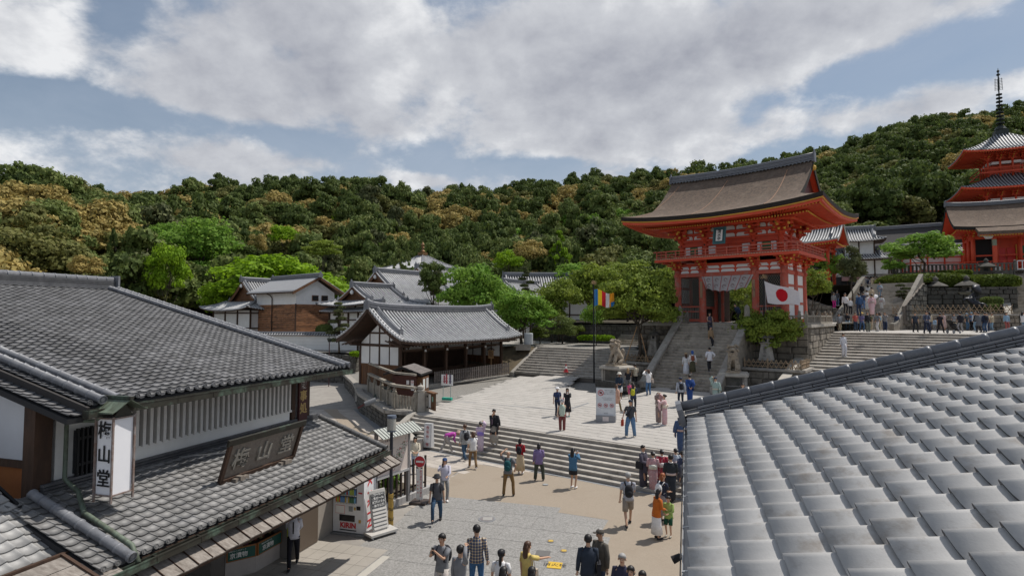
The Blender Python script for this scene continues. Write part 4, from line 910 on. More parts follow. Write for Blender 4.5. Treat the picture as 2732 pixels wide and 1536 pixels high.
for sx in (-1, 1):
 x = sx * hx
 for k in range(4):                                   # plaster panels of the end wall
  y0_,y1_ = -hy + SWd * k / 4 + .06,-hy + SWd * (k + 1) / 4 - .04; mb = MB(); mb.box(x - .05,x + .05,y0_,y1_,3.35,4.72); mb.build('plaster_panel',m_white,ST)
  mb = MB(); a = 4.86; ya, yb = y0_, y1_; ta = lambda y: 4.9 + (hy - abs(y)) * .72
  mb.add([(x - .05,ya,a),(x - .05,yb,a),(x - .05,yb,ta(yb)),(x - .05,ya,ta(ya)),(x + .05,ya,a),(x + .05,yb,a),(x + .05,yb,ta(yb)),(x + .05,ya,ta(ya))],[(0,3,2,1),(4,5,6,7),(3,7,6,2)]); mb.build('gable_panel',m_white,ST)
 for k in range(1,4): y = -hy + SWd * k / 4; post((x,y),3.3,4.9 + (hy - abs(y)) * .7,.12 if k != 2 else .16)
 mb = MB(); mb.bar((x,-hy,3.30),(x,hy,3.30),.16,.16); mb.build('rail',m_bwood,ST); mb = MB(); mb.bar((x,-hy - .9,4.80),(x,hy + .9,4.80),.2,.2); mb.build('tie_beam',m_dwood,ST)
 mb = MB(); mb.bar((x,-hy * .5,5.72),(x,hy * .5,5.72),.14,.14); mb.build('tie_beam',m_dwood,ST)
 vb = MB(); vb.box(-.03, .03, 0, .146, zf, 3.24); me = vb.mesh('board', m_bwood)
 for k in range(29): ob('board',me,ST,(x + sx * random.uniform(0,.012),-hy + .07 + k * .15,0))
mb = MB(); mb.bar((-hx - 1,-hy,4.88),(hx + 1,-hy,4.88),.2,.22); mb.bar((-hx - 1,hy,4.88),(hx + 1,hy,4.88),.2,.22); mb.bar((-hx,-hy,4.45),(hx,-hy,4.45),.1,.12); mb.build('beam',m_dwood,ST)
for i in range(5): mb = MB(); mb.bar((-hx + SLn * i / 5 + .3,0,4.1),(-hx + SLn * i / 5 + 2.0,-hy + .2,4.4),.08,.14); mb.build('brace',m_dwood,ST)
mb = MB(); mb.frus((0, 0, 0), .09, .05, .06, .03, .16); me = mb.mesh('carved_nosing', m_white)
for i in range(1, 5): ob('carved_nosing', me, ST, (-hx + SLn * i / 5, -hy - .16, 4.28))
mb = MB(); mb.box(-.05, .05, -hy - 1.0, hy + 1.0, -.05, .05); nraf = 44
mb = MB()
for i in range(nraf):
 x = -hx - 1.0 + (SLn + 2.0) * i / (nraf - 1)
 for s in (-1, 1): mb.bar((x, s * (hy + 1.05), 4.80), (x, s * (hy - .5), 5.2), .07, .09)
mb.build('rafters', m_dwood, ST, kind='stuff')
mb = MB(); mb.bar((-hx + .2,.2,2.4),(hx - .2,.2,2.4),.08,.5); mb.build('stall_rail',m_dwood,ST)
temple_roof(ST,hx + 1.25,hy + 1.45,4.98,7.35,None,'kirizuma',rows=(.34,.082),singles=True,lift=.28,lc=1.6,conc=.42,th=.16,ridge=.42,barge=m_dwood,rowmat=m_htile)
# ------------------------------------------------------------------ main gate
GA = 131.6; GC = Vector((17.8,46.8,6.42)); GT = thing('temple_gate','two-storey vermilion temple gate with bark roof and white panels','temple gate',GC,azr(GA))
CX = [-4.4, -2.15, 2.15, 4.4]; CY = [0, 2.5, 5.0]
cm = MB(); cm.lathe([(.34,0),(.34,.14),(.27,.16),(.255,2.2),(.24,4.5)],16); me = cm.mesh('column',m_redw,True)
for x in CX:
 for y in CY: ob('column', me, GT, (x, y, 0))
def gb(nm, mat, *bx):
 mb = MB()
 for b in bx: mb.box(*b)
 return mb.build(nm, mat, GT)
gb('floor', m_coping, (-5, 5, -.5, 5.5, -.12, .06))
for y in CY:
 gb('tie_beam',m_redw,(-4.7,4.7,y - .12,y + .12,3.92,4.2)); gb('tie_beam',m_red,(-4.75,4.75,y - .14,y + .14,4.86,5.02))
for x in CX: gb('tie_beam',m_redw,(x - .118,x + .118,-.3,5.3,3.9,4.18)); gb('tie_beam',m_red,(x - .138,x + .138,-.3,5.3,4.84,5.0))
def panelled(y, xs, z0, z1, nm='white_panel', side=None, skipmid=False, n=2, rows=2):
 for a, b in zip(xs, xs[1:]):
  nn = n + 1 if (b - a) > 3 else n
  for k in range(nn):
   for r_ in range(rows):
    u0 = a + .26 + (b - a - .52) * k / nn + .07; u1 = a + .26 + (b - a - .52) * (k + 1) / nn - .07; q0 = z0 + (z1 - z0) * r_ / rows + .05; q1 = z0 + (z1 - z0) * (r_ + 1) / rows - .05
    c = .12; pl = [(u0,q0),(u1,q0),(u1,q1 - c),(u1 - c,q1),(u0 + c,q1),(u0,q1 - c)]; mb = MB()
    if side is None: mb.add([(u,y,w) for u,w in pl] + [(u,y + .04,w) for u,w in pl],[tuple(range(6)),tuple(range(11,5,-1))] + [(i,6 + i,6 + (i + 1) % 6,(i + 1) % 6) for i in range(6)])
    else: mb.add([(side,u,w) for u,w in pl] + [(side - .04,u,w) for u,w in pl],[tuple(range(6)),tuple(range(11,5,-1))] + [(i,6 + i,6 + (i + 1) % 6,(i + 1) % 6) for i in range(6)])
    mb.build(nm, m_white, GT)
gb('frieze',m_red,(-4.3,4.3,.02,.1,4.15,4.9)); gb('frieze',m_red,(4.3,4.38,0,5,4.15,4.9),(-4.38,-4.3,0,5,4.15,4.9)); gb('frieze',m_red,(-4.3,4.3,4.9,4.98,4.15,4.9))
panelled(-.03,CX,4.2,4.86); panelled(0,CY,4.2,4.86,side=4.42); panelled(0,CY,4.2,4.86,side=-4.38)
for sx in (1, -1):
 gb('side_frame',m_redw,*[(sx * 4.4 - .07,sx * 4.4 + .07,a + .2,b - .2,z - .1,z + .1) for a,b in ((0,2.5),(2.5,5)) for z in (.25,1.6,3.0)])
 for a, b in ((.26, 2.24), (2.76, 4.74)):
  for z0_,z1_ in ((.35,1.5),(1.7,2.9),(3.1,3.88)): gb('side_panel',m_white,(sx * 4.4 - .03,sx * 4.4 + .03,a,b,z0_,z1_))
m_lat = paint((.20, .19, .16), .7); m_dgreen = paint((.04, .08, .06), .7)
def lattice(x0, x1, z0, z1, y, nm='lattice', sp=.17, axis='x'):
 mb = MB(); w, h = x1 - x0, z1 - z0; k = -h
 while k < w:
  for sgn in (1, -1):
   a0, a1 = max(0, k), min(w, k + h * .58)
   if k < 0: pass
   s0 = max(0, -k) ; u0 = k + s0;
   t0 = max(0, -k / .58 if k < 0 else 0); t1 = min(h, (w - k) / .58)
   if t1 > t0:
    pa = (k + .58 * t0, t0); pb = (k + .58 * t1, t1)
    if sgn < 0: pa = (w - pa[0], pa[1]); pb = (w - pb[0], pb[1])
    if axis == 'x': mb.bar((x0 + pa[0],y,z0 + pa[1]),(x0 + pb[0],y,z0 + pb[1]),.022,.022,up=(0,1,0))
    else: mb.bar((y,x0 + pa[0],z0 + pa[1]),(y,x0 + pb[0],z0 + pb[1]),.022,.022,up=(1,0,0))
  k += sp
 return mb.build(nm, m_lat, GT, kind='stuff')
for x0_, x1_ in ((-4.12, -2.42), (2.42, 4.12)):
 lattice(x0_, x1_, 1.45, 3.86, -.02)
 gb('bay_frame',m_redw,(x0_ - .05,x1_ + .05,-.08,.08,.12,.34),(x0_ - .05,x1_ + .05,-.08,.08,.92,1.02),(x0_ - .05,x1_ + .05,-.08,.08,1.32,1.44),(x0_ - .06,x0_ + .04,-.07,.07,.3,3.9),(x1_ - .04,x1_ + .06,-.07,.07,.3,3.9))
 mb = MB(); mb.box(-.03, .03, -.03, .03, .34, .92); me = mb.mesh('bar', m_lat)
 for k in range(11): ob('bar', me, GT, (x0_ + .12 + k * (x1_ - x0_ - .24) / 10, 0, 0))
 mb = MB(); mb.box(-.03, .03, -.03, .03, 1.02, 1.32); me = mb.mesh('bar', m_lat)
 for k in range(11): ob('bar', me, GT, (x0_ + .12 + k * (x1_ - x0_ - .24) / 10, 0, 0))
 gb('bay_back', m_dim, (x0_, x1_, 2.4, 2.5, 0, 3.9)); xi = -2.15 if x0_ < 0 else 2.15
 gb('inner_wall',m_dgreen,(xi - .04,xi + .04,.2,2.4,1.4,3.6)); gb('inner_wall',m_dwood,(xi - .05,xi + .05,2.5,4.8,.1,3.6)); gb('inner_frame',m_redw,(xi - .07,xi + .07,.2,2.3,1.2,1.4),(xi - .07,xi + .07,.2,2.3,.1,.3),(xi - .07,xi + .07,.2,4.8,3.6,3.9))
lattice(.25, 2.3, 1.45, 3.55, -2.08, axis='y')
gb('inner_post',m_redw,(-1.55,-1.35,2.4,2.6,0,3.9),(1.35,1.55,2.4,2.6,0,3.9)); gb('door_leaf',m_dwood,(-1.5,-1.44,2.6,4.1,.1,3.4)); gb('door_leaf',m_dwood,(1.44,1.5,2.6,4.1,.1,3.4))
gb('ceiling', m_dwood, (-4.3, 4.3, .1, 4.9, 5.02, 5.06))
bk = MB()
def blk(x, y, z, s=.13): bk.cur = 0; bk.cbox((x, y, z), s * 1.5, s * 1.5, s)
for k in range(3):
 zz_ = .12 + k * .27; yo = -.32 - k * .34; bk.cur = 0
 bk.box(-.07,.07,yo - .06,.25,zz_ - .08,zz_ + .09); bk.cur = 1; bk.box(-.072,.072,yo - .085,yo - .06,zz_ - .075,zz_ + .085); bk.cur = 0
 wd = .42 + .10 * k
 bk.box(-wd,wd,yo + .24,yo + .38,zz_ + .05,zz_ + .19); bk.cur = 1; bk.box(-wd - .02,-wd,yo + .25,yo + .37,zz_ + .06,zz_ + .18); bk.box(wd,wd + .02,yo + .25,yo + .37,zz_ + .06,zz_ + .18)
 for x in (-wd + .08, 0, wd - .08): blk(x, yo + .31, zz_ + .25)
bk.cur = 0; bk.box(-.55, .55, -.1, .1, .0, .14); bk.frus((0, 0, -.16), .16, .16, .24, .24, .16)
bme = bk.mesh('bracket_set', [m_red, m_yel])
def brackets(z, s, xs, ys, hx_, y0, y1, zs=1.0):
 for x in xs:
  for sgn, y in ((0, y0), (1, y1)):
   o = ob('bracket_set', bme, GT, (x, y, z), math.pi * sgn); o.scale = (s, s, s * zs)
 for y in ys:
  for sx in (-1,1): o = ob('bracket_set',bme,GT,(sx * hx_,y,z),sx * math.pi / 2); o.scale = (s,s,s * zs)
 for sx in (-1, 1):
  for sy, y in ((-1, y0), (1, y1)):
   o = ob('bracket_set',bme,GT,(sx * hx_,y,z),{(1,-1): math.pi / 4,(-1,-1): -math.pi / 4,(1,1): 3 * math.pi / 4,(-1,1): -3 * math.pi / 4}[(sx,sy)]); o.scale = (s,s * 1.35,s * zs)
brackets(4.62, .95, CX, CY, 4.4, 0, 5.0, .85)
gb('balcony_deck',m_redw,(-5.75,5.75,-1.35,6.35,5.40,5.52)); gb('balcony_edge',m_red,(-5.85,5.85,-1.45,-1.33,5.22,5.42),(-5.85,5.85,6.33,6.45,5.22,5.42),(5.73,5.85,-1.33,6.33,5.22,5.42),(-5.85,-5.73,-1.33,6.33,5.22,5.42))
mb = MB(); mb.box(-.07,.07,-.03,.0,.0,.055); me = mb.mesh('deck_end',M('pale_end',(.55,.42,.30),rough=.8))
for i in range(56): ob('deck_end', me, GT, (-5.72 + i * .208, -1.36, 5.45))
mb = MB(); P4 = [(-5.7, -1.3), (5.7, -1.3), (5.7, 6.3), (-5.7, 6.3)]
for h, w, ex in ((6.12, .09, .3), (5.86, .06, .0), (5.64, .07, .0)):
 for a, b in zip(P4, P4[1:] + P4[:1]):
  d_ = (Vector(b) - Vector(a)).normalized() * ex; mb.bar((a[0] - d_.x,a[1] - d_.y,h),(b[0] + d_.x,b[1] + d_.y,h),w,w)
mb.build('balcony_rail', m_redw, GT)
mb = MB(); mb.box(-.045, .045, -.045, .045, 5.5, 6.1); me = mb.mesh('baluster', m_redw)
for a, b in zip(P4, P4[1:] + P4[:1]):
 n_ = int((Vector(b) - Vector(a)).length / .82)
 for i in range(n_): p = Vector(a).lerp(Vector(b), i / n_); ob('baluster', me, GT, (p.x, p.y, 0))
cm = MB(); cm.lathe([(.21,5.5),(.2,7.6)],12); me = cm.mesh('upper_column',m_red,True); UX = [-4.1,-2.0,2.0,4.1]; UY = [.3,2.5,4.7]
for x in UX:
 for y in UY: ob('upper_column', me, GT, (x, y, 0))
gb('upper_wall',m_red,(-4.05,4.05,.36,.5,5.5,8.3)); gb('upper_wall',m_red,(3.95,4.06,.5,4.65,5.5,8.3),(-4.06,-3.95,.5,4.65,5.5,8.3)); gb('upper_wall',m_red,(-4.05,4.05,4.5,4.62,5.5,8.3))
for z_ in (5.62,6.55,6.95,7.5): gb('upper_beam',m_red,(-4.4,4.4,.18,.34,z_,z_ + .17),(4.06,4.2,.05,5.0,z_ + .003,z_ + .167),(-4.2,-4.06,.05,5.0,z_ + .003,z_ + .167))
panelled(.31,UX,7.10,7.50,rows=1); panelled(.31,UX,7.68,8.1,rows=1); panelled(0,[.3,2.5,4.7],7.10,7.50,side=4.10,rows=1); panelled(0,[.3,2.5,4.7],7.68,8.1,side=4.10,rows=1)
for a,b in ((-3.75,-3.35),(-2.65,-2.3),(-1.7,-1.1),(1.1,1.7),(2.3,2.65),(3.35,3.75)): gb('upper_panel',m_white,(a,b,.29,.37,5.82,6.5))
for a,b in ((-3.3,-2.7),(2.7,3.3)): gb('green_window',paint((.05,.16,.07),.6),(a,b,.28,.37,5.9,6.5)); gb('window_frame',m_yel,(a,b,.265,.285,6.34,6.38))
gb('door_pair',m_red,(-1.0,-.03,.26,.34,5.75,6.55)); gb('door_pair',m_red,(.03,1.0,.26,.34,5.75,6.55))
mb = MB(); mb.ell((0, 0, 0), (.09, .05, .09), 8, 5); me = mb.mesh('boss', m_black)
for x in UX: ob('boss', me, GT, (x, .12, 6.65))
brackets(7.25, 1.25, UX, [2.5], 4.05, .3, 4.7, .9)
_,zgt = temple_roof(GT,8.0,5.95,8.62,12.75,2.0,mat=m_bark,under=m_red,edge=m_barkedge,th=.34,lift=.62,lc=3.4,rows=None,ridge=.5,desc=False,org=(0,2.5),barge=m_barkedge,gablemat=paint((.12,.02,.012)),conc=.62,sag=.25,ridgemat=m_rdk)
for a_,b_ in ((-5.0,-6.6),(-.6,-1.6),(4.2,4.0)): mb = MB(); mb.tube([(b_ + (a_ - b_) * t_,2.5 - 5.8 * (1 - t_),zgt(b_ + (a_ - b_) * t_,-5.8 * (1 - t_)) + .012) for t_ in np.linspace(0,.93,12)],.035,5); mb.build('roof_seam',M('copper_seam',(.30,.17,.10),rough=.7),GT)
def rlift(x, y): return .62 * math.exp(-(max(8 - abs(x), 0) + max(5.95 - abs(y), 0)) / 3.4)
for (nm,mat,o0,o1,za,zb) in (('fascia',m_yel,.05,.14,-.42,-.34),('fascia',m_red,.12,.30,-.62,-.42)):
 mb = MB(); n = 28; per = []
 X_, Y_ = 8 - o0, 5.95 - o0
 for k in range(n): per.append((-X_ + 2 * X_ * k / n, -Y_))
 for k in range(n): per.append((X_, -Y_ + 2 * Y_ * k / n))
 for k in range(n): per.append((X_ - 2 * X_ * k / n, Y_))
 for k in range(n): per.append((-X_, Y_ - 2 * Y_ * k / n))
 vs = []
 for x, y in per: z_ = 8.62 + rlift(x, y); vs.append((x, y + 2.5, z_ + zb))
 for x, y in per: z_ = 8.62 + rlift(x, y); vs.append((x, y + 2.5, z_ + za))
 q = (8 - o1) / X_
 for x,y in per: z_ = 8.62 + rlift(x,y); vs.append((x * (8 - o1) / X_,y * (5.95 - o1) / Y_ + 2.5,z_ + za))
 m_ = len(per); mb.add(vs,[(i,m_ + i,m_ + (i + 1) % m_,(i + 1) % m_) for i in range(m_)] + [(m_ + i,2 * m_ + i,2 * m_ + (i + 1) % m_,m_ + (i + 1) % m_) for i in range(m_)]); mb.build(nm,mat,GT)
mb = MB(); SOF = 8.10
def raft(x, y, ix, iy, tier):
 z_ = SOF + rlift(x, y) * .85 - .16 * tier; z1_ = SOF + .12 - .05 * tier
 mb.cur = 0; mb.bar((x, y + 2.5, z_), (ix, iy + 2.5, z1_), .075, .10); mb.cur = 1
 d_ = (Vector((x,y,z_)) - Vector((ix,iy,z1_))).normalized(); mb.bar((x,y + 2.5,z_),(x + d_.x * .012,y + d_.y * .012 + 2.5,z_ + d_.z * .012),.085,.11)
for tier, ov in ((0, .32), (1, 1.35)):
 X_, Y_ = 8 - ov, 5.95 - ov; k = -X_ + .1
 while k < X_:
  for s in (-1,1): raft(k,s * Y_,max(-4.05,min(4.05,k * .80)) if abs(k) > 4.1 else k,s * 2.2,tier)
  k += .215
 k = -Y_ + .1
 while k < Y_:
  for s in (-1,1): raft(s * X_,k,s * 4.0,max(-2.2,min(2.2,k * .7)) if abs(k) > 2.2 else k,tier)
  k += .215
mb.build('rafters', [m_red, m_yel], GT, kind='stuff')
mb = MB()                                      # boarded soffit above the rafters
mb.grid(lambda u,v: (lambda x,y: (x,y + 2.5,SOF + .16 + rlift(x,y) * .85 * 1))((u - .5) * 2 * 7.6,(v - .5) * 2 * 5.55),26,20); mb.build('soffit',m_red,GT,smooth=True)
mb = MB()
for s in (-1,1): mb.box(-5.5,5.5,2.5 + s * 3.55 - .09,2.5 + s * 3.55 + .09,7.92,8.06); mb.box(s * 5.35 - .09,s * 5.35 + .09,-1.05,6.05,7.93,8.05)
mb.build('purlin', m_red, GT)
mb = MB()                                      # row of round eave tiles under the ridge
tm = MB(); tm.tube([(0,-.30,-.02),(0,-.05,.12)],.07,8); me = tm.mesh('ridge_side_tile',m_rdk,True)
for i in range(42): x = -6.0 + i * .293; ob('ridge_side_tile',me,GT,(x,2.5,12.75 + .25 * (x / 8) ** 2 - .02))
m_teal = paint((.03, .09, .10), .5)
mb = MB(); mb.box(-.46,.46,-.06,.0,-.64,.64); pq = mb.build('name_plaque',m_teal,GT,loc=(0,-1.62,7.05)); pq.rotation_euler = (R(-12),0,0)
mb = MB(); mb.box(-.26, .26, -.085, -.055, -.46, .46); fc = mb.build('plaque_face', m_white, pq)
mb = MB()
for s in (-1,1): mb.box(s * .46 - .05,s * .46 + .05,-.08,.02,-.7,.7); mb.box(-.5,.5,-.081,.021,s * .66 - .05,s * .66 + .05)
mb.build('plaque_frame', paint((.05, .16, .17), .5), pq)
for k,ch in enumerate('清水寺'): text(ch,.32,m_ink,fc,face_mtx((0,-.09,.30 - k * .30),(1,0,0),(0,-1,0)),.003,bold=.005)
for x, s_ in ((-2.15, 1), (2.15, 1)):
 b_ = gb('name_board',M('pale_board',(.33,.20,.12),rough=.8),(x - .1,x + .1,-.34,-.30,2.1,3.5))
 if x > 0: text('仁\n王\n門',.2,m_ink,b_,face_mtx((x,-.345,2.85),(1,0,0),(0,-1,0)),.002,space=1.1)
CT = thing('gate_curtain','pale grey curtain with crests and red cords gathered across the gate opening','curtain',WM(GT) @ Vector((0,-.18,0)),azr(GA))
mb = MB()
def cur(u, v):
 x = (u - .5) * (4.25 - .9 * v); drop = (1.05 + .28 * math.sin(u * math.pi)) * v; return (x - .1 * v,-.06 - .55 * v * math.sin(u * 3.1) + .05 * math.sin(u * 26 + 3 * v) * v,3.90 - drop + .10 * v * abs(math.sin(u * math.pi * 5)))
mb.grid(cur,50,10); cu = mb.build('cloth',M('curtain_cloth',(.52,.50,.49),(.44,.42,.42),2,.9,trans=.2),CT,smooth=True)
for k in range(6):
 u = .04 + k * .184; mb = MB(); mb.tube([Vector(cur(u,v_)) + Vector((0,-.03,0)) for v_ in np.linspace(0,1.08,8)],.022,5); mb.build('red_cord',paint((.45,.07,.07),.8),CT)
 if k < 5:
  for v_ in (.28,.72): p = Vector(cur(u + .09,v_)); mb = MB(); mb.tube([p + Vector((.13 * math.cos(a),-.04,.13 * math.sin(a))) for a in np.linspace(0,5.2,12)],.02,5); mb.build('crest',paint((.24,.12,.12),.8),CT)
# ------------------------------------------------------------------ gate terrace, stairs and the right-hand terraces
GX, GY = AZ(GA), AZ(GA - 90)
def GL(x, y): q = GC + GX * x + GY * y; return Vector((q.x, q.y, 0))
GTR = thing('gate_terrace', 'stone-faced terrace carrying the vermilion gate', 'terrace', (0, 0, 0))
tp = [GL(-7.5,-1.2),GL(-2.75,-1.2),GL(-2.75,-3.6),GL(2.75,-3.6),GL(2.75,-1.2),GL(6.25,-1.2),GL(5.6,9.2),GL(5.0,24),GL(-14,24),GL(-10,5)]
masonry(GTR,[(a,b,1.9,6.2,1.9,6.2) for a,b in zip(tp[:7],tp[1:7])],.48,.8,m_stone_wl,jit=.5,th=.14)
mb = MB()
for a,b in zip(tp[:7],tp[1:7]): u_ = (b - a).normalized(); mb.bar(a + Vector((0,0,6.28)) - u_ * .1,b + Vector((0,0,6.28)) + u_ * .1,.5,.22)
mb.build('coping', m_coping, GTR)
o = sheet('terrace_paving', tp, 6.36, m_slab); o.parent = GTR
if 'kind' in o: del o['kind']
sheet('gate_garden', [GL(-26, 5), GL(-10, 5.2), GL(5.5, 9.3), GL(8, 40), GL(-40, 60)], 6.30, m_soil)
b = GL(-2.45, -3.6 - 5.45)
stairs('G','steep weathered stone staircase climbing to the vermilion gate',(b.x,b.y,1.9),GA,4.9,22,.2055,.2478,m_riserd,blk=1.6)
GS = thing('stair_flank','pair of slanting stone copings beside the steep gate staircase','stair coping',(b.x,b.y,1.9),azr(GA))
for x in (-.22, 5.12):
 w = slopewall(GS,[(-.35,-.2),(-.35,.35),(5.45,4.72),(5.9,4.72),(5.9,-.2)],.42,m_stone_wl,'flank_wall'); w.location = (x,0,0)
 mb = MB(); mb.bar((x,-.55,.30),(x,5.6,4.86),.5,.16); mb.cbox((x,-.62,.22),.5,.5,.44); mb.build('coping',m_stone,GS)
def bed(name, label, pts, z0, z1, back=None):
 t = thing(name,label,'planting bed',(0,0,0)); masonry(t,[(a,b,z0,z1,z0,z1) for a,b in zip(pts,pts[1:])],.42,.7,m_stone_wl,jit=.5)
 mb = MB()
 for a,b in zip(pts,pts[1:]): u_ = (b - a).normalized(); mb.bar(a + Vector((0,0,z1)) - u_ * .08,b + Vector((0,0,z1)) + u_ * .08,.36,.16)
 mb.build('coping',m_stone,t); o = sheet('soil',pts + (back or []),z1 + .02,m_soil); o.parent = t
 if 'kind' in o: del o['kind']
 return t
masonry(GTR,[(GL(-26,6),GL(-10,5.2),4.0,6.1,4.0,6.1),(GL(-10,5.2),GL(-7.5,-1.2),4.0,6.2,4.0,6.2)],.5,.8,m_stone_dk,jit=.5)
bed('planting_bed','raised stone planting bed right of the steep gate stairs',[GL(2.9,-5.3),GL(6.9,-5.3),GL(6.6,-1.2)],1.8,3.3,[GL(2.9,-1.2)])
bed('planting_bed','raised stone planting bed left of the steep gate stairs',[GL(-8.2,-1.2),GL(-8.0,-5.7),GL(-2.9,-5.7)],1.8,3.25,[GL(-2.9,-1.2)])
TT = Vector((27.8, 50.6, 0)); O2 = TT - AZ(36.5) * 18.9
stairs('R','wide gentle stone staircase up to the crowded side terrace',(O2.x,O2.y,1.9),126.5,26,21,.1762,.9,m_riser,blk=2.2)
t = thing('stair_flank','sloping granite coping on the left of the wide right-hand stairs','stair coping',(O2.x,O2.y,1.9),azr(126.5))
mb = MB(); mb.bar((-.3,0,.35),(-.3,18.9,4.0),.62,.22); mb.build('coping',m_coping,t); w = slopewall(t,[(0,-.3),(0,.3),(18.9,3.9),(18.9,-.3)],.5,m_stone_wl); w.location = (-.3,0,0)
ter = [TT - AZ(36.5) * .0,TT + AZ(126.5) * 30,TT + AZ(126.5) * 30 + AZ(36.5) * 16,Vector((33.9,60.6,0)),TT + AZ(36.5) * 12,GL(5.0,16),GL(5.6,9.2)]
tsr = sheet('side_terrace', ter, 5.6, m_slab)
slabs(tsr,[TT,TT + AZ(126.5) * 24,TT + AZ(126.5) * 24 + AZ(36.5) * 9,TT + AZ(36.5) * 9],126.5,.8,1.4,.02,m_slab,.012,lambda p: 5.6)
sheet('side_terrace_rear',[TT + AZ(36.5) * 9,TT + AZ(126.5) * 24 + AZ(36.5) * 9,TT + AZ(126.5) * 24 + AZ(36.5) * 16,TT + AZ(36.5) * 16],5.607,m_slab)
O3 = Vector((33.9,60,5.6)); stairs('U','busy long stone staircase climbing to the upper precinct',O3,138,5.3,32,.16,.32,m_riser,blk=2.6)
m_rail = M('dull_rail',(.25,.23,.20),(.18,.165,.14),3,.9,.3,30,stain=(.10,.095,.08),sscale=1.5,samt=.7)
t = thing('stair_flank','pale stone side rails of the busy long staircase','stair rail',O3,azr(138))
for x in (-.2, 5.5):
 w = slopewall(t,[(-1.2,-.1),(-1.2,.55),(0,.6),(10.3,5.9),(10.3,-.1)],.4,m_stone_wl); w.location = (x,0,0); mb = MB(); mb.bar((x,-1.2,.6),(x,.1,.68),.42,.16); mb.bar((x,0,.68),(x,10.4,5.98),.42,.18); mb.build('rail',m_rail,t)
SUx, SUy = AZ(138), AZ(48)
def UL(x, y): q = O3 + SUx * x + SUy * y; return Vector((q.x, q.y, 0))
rwl = thing('retaining_wall','tall sunlit stone retaining wall left of the busy staircase','stone wall',(0,0,0))
masonry(rwl,[(UL(-9,5.5),UL(-.45,3.8),5.4,10.6,5.4,7.6),(UL(-.5,3.8),UL(-.5,10.3),5.4,7.6,5.4,10.8)],.5,.75,m_stone_wl,jit=.5,th=.16)
sheet('upper_precinct',[UL(-25,10.3),UL(-9,5.5),UL(-.5,10.25),UL(5.6,10.25),UL(9,14),UL(20,60),UL(-40,60)],10.72,m_slab)
def balus(name,label,pts,z,h,mat,step=.32,postw=.22,slab=(.16,.05),every=8,rail=(.16,.12),cat='balustrade'):
 t = thing(name,label,cat,(0,0,0)); mbp = MB(); mbp.box(-postw / 2,postw / 2,-postw / 2,postw / 2,0,h + .1); mbp.lathe([(postw * .45,h + .1),(postw * .6,h + .16),(postw * .3,h + .22),(postw * .5,h + .30),(.01,h + .42)],10)
 mp = mbp.mesh('post',mat); k = MB(); k.box(-slab[0] / 2,slab[0] / 2,-slab[1] / 2,slab[1] / 2,.05,h - .03); ms = k.mesh('baluster',mat); zf_ = z if callable(z) else (lambda p: z)
 for a, b in zip(pts, pts[1:]):
  d_ = b - a; L_ = d_.length; d_ = d_ / L_; rz = math.atan2(d_.y,d_.x); n_ = max(1,int(round(L_ / step))); mb = MB(); za,zb = zf_(a),zf_(b)
  mb.bar(a + Vector((0,0,za + h)),b + Vector((0,0,zb + h)),*rail); mb.bar(a + Vector((0,0,za + .08)),b + Vector((0,0,zb + .08)),.26,.14); mb.build('rail',mat,t)
  for i in range(n_ + 1):
   p = a + d_ * L_ * i / n_; ob('post' if (i % every == 0 or i == n_) else 'baluster',mp if (i % every == 0 or i == n_) else ms,t,(p.x,p.y,zf_(p)),rz)
 return t
m_bal = M('old_balustrade',(.33,.295,.245),(.22,.20,.165),3,.9,.3,40,stain=(.10,.09,.07),sscale=1.6,samt=.8)
balus('stone_balustrade','stone balustrade round the right corner of the gate terrace',[GL(3.0,-1.25),GL(6.15,-1.25),GL(5.5,9.0)],6.38,.62,m_bal,step=.42,every=6,slab=(.10,.10))
balus('stone_balustrade','stone balustrade left of the gate along the terrace edge',[GL(-7.2,-1.25),GL(-3.0,-1.25),GL(-2.7,-3.4)],6.38,.62,m_bal,step=.42,every=6,slab=(.10,.10))
for x in (-2.65, 2.65):
 p = GL(x,-3.35); t = thing('stone_post','stone bollard post at the %s top corner of the gate stairs' % ('left' if x < 0 else 'right'),'stone post',(p.x,p.y,6.38)); mb = MB(); mb.lathe([(.2,0),(.2,1.15),(.16,1.2),(.2,1.28),(.12,1.38),(.02,1.5)],12); mb.build('shaft',m_bal,t,smooth=True)
bp = [PM(990, 1000) + Vector((0, .4, 0)), PM(1050, 1070) , PM(1115, 1090)]
b0 = P(985, 1017 + 30, 1.35); b1 = P(1052, 1087, 1.3); b2 = P(1108, 1096, 1.3)
b0 = P(984, 1046, 1.3)
balus('stone_balustrade','mossy stone balustrade of flat slabs in front of the notice booth',[b0,b1,b2],1.3,.86,m_bal,step=.30,every=7,slab=(.17,.06),postw=.24)
p = P(1122,1097,1.25); t = thing('gate_post','thick pale stone gate post with onion cap at the balustrade end','stone post',p,R(20)); mb = MB(); mb.frus((0,0,0),.23,.23,.21,.21,1.15); mb.lathe([(.2,1.15),(.24,1.2),(.24,1.3),(.16,1.36),(.23,1.42),(.2,1.52),(.05,1.6),(.02,1.7)],14); mb.build('shaft',m_coping,t)
mb = MB(); mb.box(.27,.50,-.1,.1,0,1.2); mb.build('side_slab',m_coping,t); mb = MB(); mb.box(.34,.42,-.125,-.1,.85,.95); mb.box(.34,.42,-.125,-.1,.2,.3); mb.build('hinge',m_black,t)
W1,W2 = Vector((38.9,58.2,0)),Vector((48.2,54.2,0)); U1,U2 = Vector((42.9,64,0)),Vector((53.5,60.2,0))
